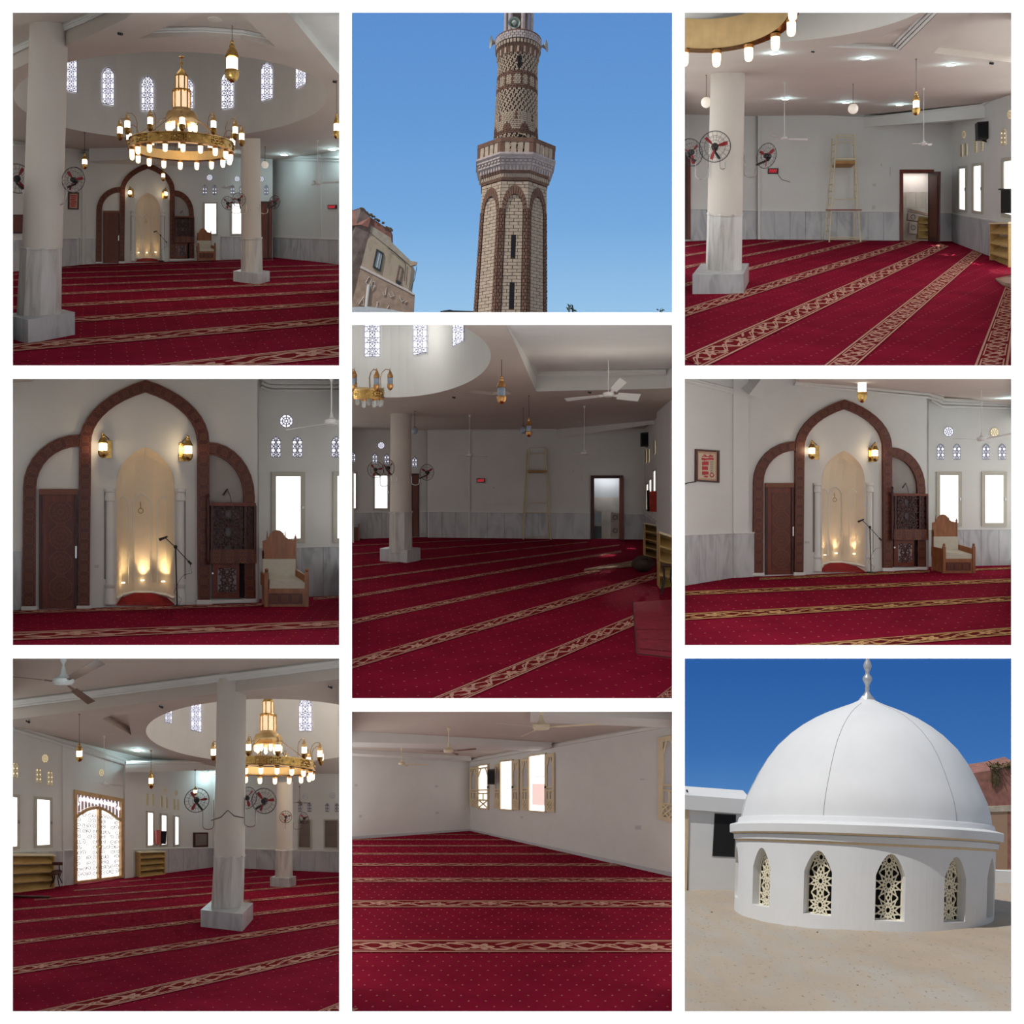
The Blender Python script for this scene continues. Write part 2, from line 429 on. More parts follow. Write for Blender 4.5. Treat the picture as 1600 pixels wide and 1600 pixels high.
# carved door panel: geometric star field in uv (metres-free 0..1)
m, nt, bs = newmat('carved_panel'); bs.inputs['Roughness'].default_value = .42
u, v = uvxy(nt); a = u-.5; b = (v*3.9).fr()-.5; b = b*1.0
r = X.m('SQRT', a*a+b*b); th = X.m('ARCTAN2', b, a)
g = ((th*12).sin().abs().lt(.2))*(r.gt(.1))*(r.lt(.46))
g = g.mx((r-.1).abs().lt(.018)).mx((r-.28-(th*12).cos()*.04).abs().lt(.018)).mx((r-.45).abs().lt(.02)).mx((a.abs()+b.abs()-.62).abs().lt(.02))
wn = noise(nt, 5, 4)
nt.links.new(mix(nt, g*.6, mix(nt, wn, (.075, .012, .006, 1), (.14, .028, .012, 1)), (.22, .07, .028, 1)), bs.inputs['Base Color'])
bump(nt, bs, g, .6, .02)
# far house wall: small bricks drawn only as relief too fine to pick apart
m, nt, bs = newmat('old_brick'); bs.inputs['Roughness'].default_value = .95
bt = nt.nodes.new('ShaderNodeTexBrick'); mp = nt.nodes.new('ShaderNodeMapping'); mp.inputs['Rotation'].default_value = (math.pi/2, 0, 0); mp.inputs['Scale'].default_value = (3, 3, 3)
nt.links.new(coords(nt), mp.inputs[0]); nt.links.new(mp.outputs[0], bt.inputs['Vector'])
bt.inputs['Color1'].default_value = (.38, .22, .13, 1); bt.inputs['Color2'].default_value = (.30, .15, .09, 1); bt.inputs['Mortar'].default_value = (.40, .33, .26, 1)
nt.links.new(mix(nt, noise(nt, .6, 5), bt.outputs[0], (.34, .24, .17, 1)), bs.inputs['Base Color'])
m, nt, bs = newmat('old_plaster'); bs.inputs['Roughness'].default_value = .95
nt.links.new(ramp(nt, noise(nt, 1.1, 8, st=(1, 1, .7)), [(.3, (.36, .29, .21, 1)), (.5, (.47, .39, .29, 1)), (.68, (.50, .38, .30, 1))]), bs.inputs['Base Color']); bump(nt, bs, noise(nt, 7), .4)
mk('red_render', (.27, .125, .10), .95, var=.25, scale=1.6, bmp=.4)
mk('tan_render', (.40, .29, .22), .95, var=.2, scale=1.6, bmp=.4)
# sand
m, nt, bs = newmat('sand'); bs.inputs['Roughness'].default_value = 1
a = noise(nt, .14, 8, st=(1, .45, 1)); b = noise(nt, .9, 8, st=(1, .3, 1)); c = noise(nt, 5, 4, st=(1, .4, 1))
col = mix(nt, ramp(nt, a, [(.35, (0, 0, 0, 1)), (.62, (1, 1, 1, 1))]), (.35, .28, .21, 1), (.38, .345, .30, 1))
col = mix(nt, ramp(nt, b, [(.40, (.55, .55, .55, 1)), (.62, (0, 0, 0, 1))]), col, (.40, .31, .22, 1))
col = mix(nt, ramp(nt, c, [(.30, (1, 1, 1, 1)), (.36, (0, 0, 0, 1))]), col, (.24, .17, .11, 1))
nt.links.new(col, bs.inputs['Base Color']); bump(nt, bs, b, .5, .15)
# clear skies that stand behind the two open-air views
def sky(name, stops):
    m = bpy.data.materials.new(name); m.use_nodes = True; nt = m.node_tree; M[name] = m; nt.nodes.clear(); X.nt = nt
    out = nt.nodes.new('ShaderNodeOutputMaterial'); em = nt.nodes.new('ShaderNodeEmission')
    sp = nt.nodes.new('ShaderNodeSeparateXYZ'); nt.links.new(coords(nt, 'UV'), sp.inputs[0])
    nt.links.new(ramp(nt, sp.outputs[1], stops), em.inputs[0]); nt.links.new(em.outputs[0], out.inputs[0])
sky('sky_pale', [(0, rgb(150, 194, 231)), (.3, rgb(118, 169, 221)), (.65, rgb(101, 153, 212)), (1, rgb(93, 143, 207))])
sky('sky_deep', [(0, rgb(120, 160, 205)), (.5, rgb(92, 142, 197)), (.75, rgb(58, 110, 176)), (1, rgb(44, 94, 163))])
# ------------------------------------------------------------------ the white wall with nine openings
def board():
    out = [(-500, -500), (2100, -500), (2100, 2100), (-500, 2100)]
    S0 = frontal(20.0); S1 = frontal(22.35); mb = MB()
    holes = [[(a, b), (c, b), (c, d), (a, d)] for a, b, c, d in PANEL.values()]
    big = [[(a-3, b-3), (c+3, b-3), (c+3, d+3), (a-3, d+3)] for a, b, c, d in PANEL.values()]
    mb.flat(S0, out, holes); mb.flat(S1, out, big)
    for h, g in list(zip(holes, big))+[(out, out)]:
        for i in range(4):
            j = (i+1) % 4; mb.poly([S0.at(*h[i]), S0.at(*h[j]), S1.at(*g[j]), S1.at(*g[i])])
    mb.build('wall_front', 'board_white', kind='structure', label='white wall pierced by nine rectangular openings')
board()
def enclosure(key, zb=46.5, mat='plaster'):
    a, b, c, d = PANEL[key]; a -= 6; b -= 6; c += 6; d += 6; mb = MB(); z0, z1 = 22.3, zb
    cs = [(a, b), (c, b), (c, d), (a, d)]
    for i in range(4):
        p, q = cs[i], cs[(i+1) % 4]; mb.poly([P(*p, z0), P(*q, z0), P(*q, z1), P(*p, z1)])
    mb.poly([P(*p, z1) for p in cs])
    mb.build('wall_side', mat, kind='structure')
    L, R, E, col = HALL_FILL[key]
    zm = 33.5; hh = (d-b)*zm/F*.55; cy = b+(d-b)*.42
    for px, sgn, pw, nm in ((a+1, 1, L, 'left'), (c-1, -1, R, 'right')):
        p = P(px, cy, zm); t = (P(px, cy, 40)-P(px, cy, 26)).normalized()
        n = V((t.y, -t.x, 0)).normalized()*sgn
        if pw:
            o = area_lamp('daylight_'+nm+'_windows', p+n*.02, n, 19, hh, pw, col)  # added fill lamp along the enclosure side, no window behind it
            # long side along the wall
            zax = -n; yax = V((0, 0, 1)); xax = yax.cross(zax); 
            from mathutils import Matrix
            o.rotation_euler = Matrix((xax, yax, zax)).transposed().to_euler()
    if E: area_lamp('daylight_entrance', P((a+c)/2, (b+d)/2, 22.5), (0, 1, 0), (c-a)*22.5/F*.9, (d-b)*22.5/F*.9, E, col)  # added fill lamp across the opening, facing in

# ------------------------------------------------------------------ structure builders
def make_floor(floor, outline, mat, a, b):
    A = floor.at(*a); eu = (floor.at(*b)-A).normalized(); ev = floor.n.cross(eu)
    pts = [floor.at(*p) for p in outline]
    mb = MB(); mb.poly(pts, [((p-A).dot(eu), (p-A).dot(ev)) for p in pts])
    return mb.build('floor', mat, kind='structure')
def bands(fl, floor, lst, mat='carpet_border', n=24, ymax=9999):
    up = V(floor.n);  up = up if up.z > 0 else -up
    for t0, t1, b0, b1 in lst:
        T0, T1, B0, B1 = [floor.at(*q)+up*.012 for q in (t0, t1, b0, b1)]
        w = ((T0-B0).length+(T1-B1).length)/2; L = (T1-T0).length; mb = MB()
        e = -.012
        for i in range(n):
            ta = e+(1-2*e)*i/n; tb = e+(1-2*e)*(i+1)/n
            row = lambda p: 800-p.z*F/p.y
            ba, bb, tA, tB = B0.lerp(B1, ta), B0.lerp(B1, tb), T0.lerp(T1, ta), T0.lerp(T1, tb); va = vb = 0
            if max(row(tA), row(tB)) > ymax+4: continue
            for it in range(12):
                if row(ba) > ymax+5: va += .08; ba = B0.lerp(B1, ta).lerp(tA, min(va, 1))
                if row(bb) > ymax+5: vb += .08; bb = B0.lerp(B1, tb).lerp(tB, min(vb, 1))
            mb.poly([ba, bb, tB, tA], [(ta*L/w, va), (tb*L/w, vb), (tb*L/w, 1), (ta*L/w, 1)])
        if mb.f: mb.build('carpet_border', mat, parent=fl)
def wall(name, S, pts, mat='plaster', holes=()):
    mb = MB(); mb.flat(S, pts, holes); return mb.build(name, mat, kind='structure')
def dado(wl, S, l, r, n, mat='marble', rail=True, th=1.4):
    """l, r = (px, y_top, y_base): marble slabs standing along a wall foot"""
    for i in range(n):
        t0 = i/n; t1 = (i+1)/n; g = .22/abs(r[0]-l[0])
        q = [(lerp(l[0], r[0], t), lerp(l[1], r[1], t), lerp(l[2], r[2], t)) for t in (t0+g, t1-g)]
        MB().plate(S, [(q[0][0], q[0][1]), (q[1][0], q[1][1]), (q[1][0], q[1][2]), (q[0][0], q[0][2])], 0, th+random.uniform(-.15, .15)).build('marble_slab', mat, parent=wl)
    if rail:
        MB().plate(S, [(l[0], l[1]-1.6), (r[0], r[1]-1.6), (r[0], r[1]+.2), (l[0], l[1]+.2)], 0, th+1.2).build('dado_rail', 'white_gloss', parent=wl)
def lift(S, p, h, ylim):
    q = S.at(*p); s = q.y/F; z = min(q.z+h*s, (800-ylim)/F*q.y); return V((q.x, q.y, z))
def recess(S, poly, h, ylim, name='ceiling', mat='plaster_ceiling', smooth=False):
    mb = MB(); n = len(poly); lo = [S.at(*p) for p in poly]; hi = [lift(S, p, h, ylim) for p in poly]
    for i in range(n): j = (i+1) % n; mb.poly([lo[i], lo[j], hi[j], hi[i]])
    mb.poly(hi); return mb.build(name, mat, kind='structure', smooth=smooth)
def ellipse(cx, cy, a, b, n=72, clip=None):
    pts = [(cx+a*math.cos(2*math.pi*i/n), cy+b*math.sin(2*math.pi*i/n)) for i in range(n)]
    if clip: pts = [p for p in pts if clip(p)]
    return pts
class Drum:
    """the round opening under the dome: its far wall as seen above the rim"""
    def __init__(s, S, cx, cy, a, b): s.S, s.cx, s.cy, s.a, s.b = S, cx, cy, a, b
    def Z(s, x):
        t = max(-.999, min(.999, (x-s.cx)/s.a)); return s.S.Z(x, s.cy+s.b*math.sqrt(1-t*t))
    def mapf(s, x, y, d): Z = s.Z(x)-.06-d*.05; return P(x, y, Z)
    def window(s, x0, x1, yt, yb, yb2=None, spring=None, flat=False, R=None):
        yb2 = yb if yb2 is None else yb2
        if flat: poly = [(x0, yb), (x0, yt), (x1, yt), (x1, yb2)]
        else: poly = arch(x0, x1, yt, (yb+yb2)/2, spring or yt+(x1-x0)*.75); poly[0] = (x0, yb); poly[-1] = (x1, yb2)
        mb = MB(); mb.poly([s.mapf(x, y, -.6) for x, y in poly])
        o = mb.build('window_'+str(next(WN)), 'lattice_pane', kind='structure')
        R = R or (x1-x0)*.5
        mb = MB(); lattice(mb, s.mapf, poly, rosette_segments(x0, yt-4, x1, max(yb, yb2), R, 8), max(.8, (x1-x0)*.05))
        for i in range(len(poly)):
            a, b = poly[i-1], poly[i]; mb.tube([s.mapf(*a, 0), s.mapf(*b, 0)], .5*s.Z(x0)/F, 4)
        mb.build('lattice', 'white_lattice', parent=o)
import itertools
WN = itertools.count(1); DN = itertools.count(1)
def tall_window(S, x0, x1, t0, t1, b0, b1, fr=4, pane='daylight_pane', handle=True, frx=None):
    """glass corners (left/right x, top and bottom at each side), frame fr px wide"""
    frx = fr if frx is None else frx
    inn = [(x0, t0), (x1, t1), (x1, b1), (x0, b0)]; out = [(x0-frx, t0-fr), (x1+frx, t1-fr), (x1+frx, b1+fr), (x0-frx, b0+fr)]
    o = MB().ring(S, out, inn, 0, 2.2).build('window_'+str(next(WN)), 'window_frame', kind='structure')
    MB().plate(S, inn, .2, .7).build('pane', pane, parent=o)
    if handle:
        y = (t1+b1)/2; MB().rect(S, x1+frx*.2, y-2, x1+frx*.7, y+2.5, 2.2, 3.4).build('handle', 'chrome', parent=o)
def small_window(S, x0, x1, yt, yb, pane='warm_pane', lat='cream_lattice', dy=0, cols=1):
    poly = arch(x0, x1, yt, yb, yt+(x1-x0)*.6, 5); poly = [(x, y+dy*(x-x0)/(x1-x0)) for x, y in poly]
    mb = MB(); mb.poly([S.pt(x, y, .3) for x, y in poly]); o = mb.build('window_'+str(next(WN)), pane, kind='structure')
    mb = MB(); lattice(mb, lambda x, y, d: S.pt(x, y, .5+d*.8), poly, rosette_segments(x0, yt-3, x1, yb+2, (x1-x0)*.5, 6), max(.7, (x1-x0)*.075))
    for i in range(len(poly)): mb.tube([S.pt(*poly[i-1], .9), S.pt(*poly[i], .9)], .45*S.Z(x0, yt)/F, 4)
    mb.build('lattice', lat, parent=o)
def round_window(S, cx, cy, rx, ry=None, pane='warm_pane', lat='cream_lattice'):
    ry = ry or rx; poly = ellipse(cx, cy, rx, ry, 20)
    mb = MB(); mb.poly([S.pt(x, y, .3) for x, y in poly]); o = mb.build('window_'+str(next(WN)), pane, kind='structure')
    mb = MB(); k = 8; f = lambda q, a: (cx+rx*q*math.cos(a), cy+ry*q*math.sin(a)); seg = []
    for i in range(k):
        a = 2*math.pi*i/k; b = 2*math.pi*(i+1)/k; seg += [(f(.25, a), f(.98, a)), (f(.25, a), f(.25, b)), (f(.65, a), f(.65, b))]
    lattice(mb, lambda x, y, d: S.pt(x, y, .5+d*.8), poly, seg, max(.5, rx*.11))
    mb.tube([S.pt(x, y, .9) for x, y in poly], .5*S.Z(cx, cy)/F, 4, closed=True)
    mb.build('lattice', lat, parent=o)

# ------------------------------------------------------------------ things
def column(floor, shaft, marble, pl, label, side=8):
    """shaft: [(px, py, r)...] top to bottom, marble likewise, pl: (L, C, R ground corners, height px)"""
    L, C, R, h = pl; A, B, D = floor.at(*L), floor.at(*C), floor.at(*R); E = A+D-B
    g = (A+D)/2; Z = g.y; q = Z/F; b = slope_of(floor)
    t = thing('column', g, label, 'column')
    mb = MB(); mb.lathe([(P(x, y, Z), r*q, b) for x, y, r in shaft], 40); mb.build('shaft', 'column_plaster', t, smooth=True)
    mb = MB(); mb.lathe([(P(x, y, Z), r*q, b) for x, y, r in marble], side, math.pi/8); mb.build('marble_casing', 'marble_warm', t)
    x, y, r = marble[0]; mb = MB(); mb.lathe([(P(x, y-1.5, Z), r*q*1.0, b), (P(x, y-.2, Z), (r+1.2)*q, b), (P(x, y+1.2, Z), (r+1.2)*q, b)], side, math.pi/8); mb.build('casing_rim', 'marble_warm', t)
    up = V((0, 0, h*B.y/F)); lo = [A, B, D, E]
    mb = MB(); mb.prism([p+up for p in lo], lo); mb.build('plinth', 'marble', t)
    return Z
def cord(mb, px, y0, y1, Z, r=.45): return mb.tube([P(px, y0, Z), P(px, y1, Z)], r*Z/F, 5)
def lantern_parts(t, px, y0, y1, r, Z, glass='lamp_glass', metal='brass', n=14, b=0, lean=0):
    H = y1-y0; pr = lambda L: [(y0+H*k, r*w) for k, w in L]
    mb = MB(); mb.turn(px, Z, pr([(0, .12), (.05, .3), (.09, .22), (.13, .45), (.19, .42), (.22, .62), (.30, .82), (.36, .98), (.40, 1.05), (.42, .86)]), n, b); mb.build('cap', metal, t, smooth=True)
    mb = MB(); mb.turn(px, Z, pr([(.42, .8), (.44, .86), (.60, .86), (.72, .84)]), n, b); mb.build('glass', glass, t, smooth=True)
    mb = MB(); mb.turn(px, Z, pr([(.70, .8), (.715, 1.02), (.76, 1.08), (.80, 1.05), (.88, .95), (.94, .7), (.985, .35), (1, .08)]), n, b); mb.build('bowl', metal, t, smooth=True)
def pendant(px, ytop, y0, y1, r, Z, label, glass='lamp_glass', metal='brass', power=0, group=None):
    t = thing('pendant_lantern', P(px, y1, Z), label, 'lamp', group)
    mb = MB(); cord(mb, px, ytop, y0+.5, Z, .35 if r < 7 else .5); mb.build('cord', 'wire_black', t)
    mb = MB(); mb.turn(px, Z, [(ytop-.6, 1.6), (ytop+.8, 1.5), (ytop+1.8, .5)], 10); mb.build('ceiling_hook', 'brass_dark', t)
    lantern_parts(t, px, y0, y1, r, Z, glass, metal)
    if power: point_lamp('lantern_light', P(px, (y0+y1)/2, Z)-V((0, r*1.6*Z/F, 0)), power)
def globe(px, ytop, cy, r, Z, label, glass='globe_glass'):
    t = thing('globe_pendant', P(px, cy+r, Z), label, 'lamp')
    mb = MB(); cord(mb, px, ytop, cy-r, Z, .35); mb.build('cord', 'wire_black', t)
    mb = MB(); mb.turn(px, Z, [(ytop-.5, 1.3), (ytop+1, 1), (ytop+1.5, .4)], 8); mb.build('ceiling_hook', 'brass_dark', t)
    mb = MB(); mb.turn(px, Z, [(cy-r-1.2, 1), (cy-r*.9, r*.45)], 10); mb.build('collar', 'brass', t)
    mb = MB(); mb.ball(P(px, cy, Z), r*Z/F, 16, 10); mb.build('glass_globe', glass, t, smooth=True)
def spot(S, px, py, r, label, power=14, cool=(.62, .93, 1)):
    c = S.at(px, py); q = c.y/F; t = thing('recessed_spotlight', c, label, 'light', 'recessed ceiling spotlights')
    dn = V((0, 0, -1)); ky = 1.6; b = slope_of(S)
    mb = MB(); mb.lathe([(c+dn*.2*q, r*1.25*q, b), (c+dn*1.0*q, r*1.2*q, b)], 18, ky=ky); mb.build('trim_ring', 'white_gloss', t)
    mb = MB(); mb.lathe([(c+dn*1.0*q, r*q, b), (c+dn*1.5*q, r*.9*q, b)], 18, ky=ky); mb.build('led_disc', 'led_panel', t)
    if power: point_lamp('spot_light', c+dn*(6*q), power, cool, .12)
def ceiling_fan(px, py, rhub, ytop, tips, Z, label, w=3, mat='fan_white', blade=None, cone=True, fl=.22, tn=.4):
    """tips: blade ends in pixels; the blades lie in the fan's own tilted plane"""
    t = thing('ceiling_fan', P(px, py, Z), label, 'fan'); q = Z/F; blade = blade or mat
    mb = MB(); cord(mb, px, ytop, py-rhub*.4, Z, max(.5, rhub*.1)); mb.build('down_rod', mat, t)
    mb = MB(); mb.turn(px, Z, [(ytop-.3, rhub*.3), (ytop+rhub*.5, rhub*.3), (ytop+rhub*.8, rhub*.12)], 10); mb.build('canopy', mat, t)
    mb = MB(); mb.turn(px, Z, ([(py-rhub*1.5, rhub*.14), (py-rhub*.8, rhub*.3)] if cone else [])+[(py-rhub*.5, rhub*.55), (py-rhub*.38, rhub*.95), (py-rhub*.05, rhub), (py+rhub*.22, rhub*.8), (py+rhub*.3, rhub*.3)], 20, -.12); mb.build('motor', mat, t, smooth=True)
    c = P(px, py, Z)
    for x, y in tips:
        dz = max(-1.4, min(1.4, (y-py)/fl/max(abs(x-px), 12)))*max(abs(x-px), 12)
        e = P(x, y, Z+dz*q); d = (e-c); L = d.length; d.normalize()
        sd = d.cross(V((0, tn, 1))).normalized()*w*q; th = V((0, 0, .35*q)); tilt = V((0, 0, .25*w*q))
        a = c+d*(rhub*.8*q); m1 = c+d*(rhub*1.7*q)
        mb = MB(); mb.prism([a+sd*.3+th, m1+sd*.45+th, m1-sd*.45+th, a-sd*.3+th], [a+sd*.3-th, m1+sd*.45-th, m1-sd*.45-th, a-sd*.3-th])
        up = [m1+sd*.8+tilt, e+sd+tilt, e-sd-tilt, m1-sd*.8-tilt]
        mb.prism([p+th*.5 for p in up], [p-th*.5 for p in up]); mb.build('blade', blade, t)
def cage_fan(px, py, r, yaw, Z, label, path, hide=None, nrad=18, red='blade_red', spin=.3):
    """round caged fan: yaw turns the face sideways; path: bracket tube points (px, py)"""
    q = Z/F; c = P(px, py, Z); cy, sy = math.cos(yaw), math.sin(yaw)
    def L(u, v, w): return c+V((u*cy-w*sy, u*sy*-1-w*cy, v))*q
    t = thing('column_fan', P(px, py+r, Z), label, 'fan')
    cage = MB(); k = 28
    for rr, ww in ((r, 0), (r*.97, 2.2), (r*.66, 3.6), (r*.35, 4.2), (r*.66, -3), (r*.97, -1.6)):
        cage.tube([L(rr*math.cos(2*math.pi*i/k), rr*math.sin(2*math.pi*i/k), ww*r/20) for i in range(k)], (.45 if rr == r else .17)*q*max(.7, r/20), 4, closed=True)
    for i in range(nrad):
        a = 2*math.pi*i/nrad; ca, sa = math.cos(a), math.sin(a)
        cage.tube([L(r*.3*ca, r*.3*sa, 4.2*r/20), L(r*.7*ca, r*.7*sa, 3.4*r/20), L(r*ca, r*sa, 0)], .14*q*max(.7, r/20), 3)
        cage.tube([L(r*.2*ca, r*.2*sa, -3.4*r/20), L(r*ca, r*sa, 0)], .14*q*max(.7, r/20), 3)
    cage.build('cage', 'wire_black', t)
    for i in range(3):
        a = spin+2*math.pi*i/3; mb = MB(); pts = []
        for s_, off in ((.16, -.12), (.5, -.30), (.82, -.22), (.86, .02), (.6, .10), (.16, .14)):
            pts.append((r*s_*math.cos(a+off), r*s_*math.sin(a+off), (off*6+.5)*r/20))
        mb.prism([L(*p) for p in pts], [L(p[0], p[1], p[2]-.5) for p in pts]); mb.build('blade', red, t)
    mb = MB(); n = 12
    for w0, w1, r0, r1 in ((4.4, 3.2, .1, .2), (3.2, .5, .2, .2), (-1, -8, .24, .2), (-8, -9.5, .2, .1)):
        mb.add([L(r*rr*math.cos(2*math.pi*i/n), r*rr*math.sin(2*math.pi*i/n), w*r/20) for rr, w in ((r0, w0), (r1, w1)) for i in range(n)],
               [(i, (i+1) % n, n+(i+1) % n, n+i) for i in range(n)]+[tuple(range(n)), tuple(range(2*n-1, n-1, -1))])
    mb.build('motor', 'black_plastic', t)
    if path:
        a = path[0]; mb = MB(); mb.tube([L(0, 0, -6*r/20), L(0, -r*.25, -6*r/20), P(a[0], a[1], Z)], .09*r*q, 6); mb.build('neck', 'black_plastic', t)
        mb = MB(); mb.tube([P(x, y, Z) for x, y in path], .045*r*q, 6); mb.build('bracket_tube', 'chrome', t)
def ubend(x0, y0, x1, y1, dip):
    """U-shaped tube from (x0,y0) down and round to (x1,y1)"""
    yb = max(y0, y1)+dip; r = abs(x1-x0)/2; cx = (x0+x1)/2; pts = [(x0, y0)]
    for i in range(9):
        a = math.pi*i/8; pts.append((cx+(x0-cx)*math.cos(a), yb-r*.6+r*.6*math.sin(a)))
    return pts+[(x1, y1)]
def speaker_box(S, pts, label, foot):
    o = thing('loudspeaker', S.pt(*pts[3], 4), label, 'speaker')
    MB().plate(S, pts, 3, 14).build('cabinet', 'black_plastic', o)
    cx = sum(p[0] for p in pts)/4; cy = sum(p[1] for p in pts)/4; k = .8
    MB().plate(S, [(cx+(x-cx)*k, cy+(y-cy)*k) for x, y in pts], 14, 14.5).build('grille', 'black_cloth', o)
    mb = MB(); mb.tube([S.pt(cx, max(p[1] for p in pts)-2, 4), S.pt(*foot, 3), S.pt(*foot, 0)], 1.3*S.Z(cx, cy)/F, 6); mb.build('bracket', 'black_plastic', o)
def led_clock(S, x0, y0, x1, y1, label):
    o = MB().rect(S, x0, y0, x1, y1, .3, 2.2).build('digital_clock', 'black_plastic', label=label, cat='clock')
    w = (x1-x0)
    mb = MB()
    for k in range(4):
        a = x0+w*(.12+.2*k); b = a+w*.13; t = y0+(y1-y0)*.25; m = (y0+y1)/2; d = y1-(y1-y0)*.25; e = w*.018
        for seg in ((a, t, b, t), (a, m, b, m), (a, d, b, d), (b, t, b, m), (a, m, a, d)):
            mb.rect(S, min(seg[0], seg[2])-e, min(seg[1], seg[3])-e, max(seg[0], seg[2])+e, max(seg[1], seg[3])+e, 2.2, 2.35)
    mb.build('digits', 'red_led', o)
def shelf_unit(S, l, r, d0, d1, n, label, side=None):
    """l, r = (px, y_top, y_base) of the front face"""
    o = thing('shoe_shelf', S.pt((l[0]+r[0])/2, (l[2]+r[2])/2, d0), label, 'shelf')
    q = lambda t, s: (lerp(l[0], r[0], t), lerp(lerp(l[1], l[2], s), lerp(r[1], r[2], s), t))
    MB().plate(S, [q(0, 0), q(1, 0), q(1, 1), q(0, 1)], d0, d0+1).build('back_panel', 'wood_shelf', o)
    for a, b in ((0, .03), (.97, 1)): MB().plate(S, [q(a, 0), q(b, 0), q(b, 1), q(a, 1)], d0, d1).build('side_panel', 'wood_shelf', o)
    MB().plate(S, [q(-.02, -.02), q(1.02, -.02), q(1.02, .02), q(-.02, .02)], d0-.5, d1+1).build('top_board', 'cream_paint', o)
    for i in range(1, n+1):
        s = i/n
        # sloping shoe board: front edge low, back edge high
        a0, a1, b0, b1 = q(.03, s-.03), q(.97, s-.03), q(.97, s), q(.03, s)
        u0, u1, v1, v0 = q(.03, s-.75/n), q(.97, s-.75/n), q(.97, s-.7/n), q(.03, s-.7/n)
        mb = MB(); mb.prism([S.pt(*a0, d1), S.pt(*a1, d1), S.pt(*b0, d1), S.pt(*b1, d1)], [S.pt(*u0, d0+1), S.pt(*u1, d0+1), S.pt(*v1, d0+1), S.pt(*v0, d0+1)])
        mb.build('shelf_board', 'wood_shelf', o)
def stool(px, py, w, h, Z, label, back=False):
    q = Z/F; t = thing('stool', P(px, py, Z), label, 'stool')
    mb = MB(); mb.turn(px, Z, [(py-h, w*.5), (py-h+1.5, w*.52), (py-h+2.5, w*.45)], 18, .1); mb.build('seat', 'wood_dark', t)
    for sx, sd in ((-1, -1), (1, -1), (-1, 1), (1, 1)):
        mb = MB(); mb.tube([P(px+sx*w*.3, py-h+2, Z)+V((0, sd*w*.25*q, 0)), P(px+sx*w*.22, py-h*.5, Z)+V((0, sd*w*.22*q, 0)), P(px+sx*w*.42, py+sd*-1.5, Z)+V((0, sd*w*.35*q, 0))], w*.05*q, 6); mb.build('leg', 'black_plastic', t)
    if back:
        mb = MB(); mb.tube([P(px+w*.3, py-h, Z), P(px+w*.25, py-h*1.55, Z)], w*.05*q, 6); mb.build('back_post', 'black_plastic', t)
        mb = MB(); mb.rect(frontal(Z), px-w*.35, py-h*1.72, px+w*.6, py-h*1.5, 0, 2); mb.build('back_rail', 'wood_dark', t)

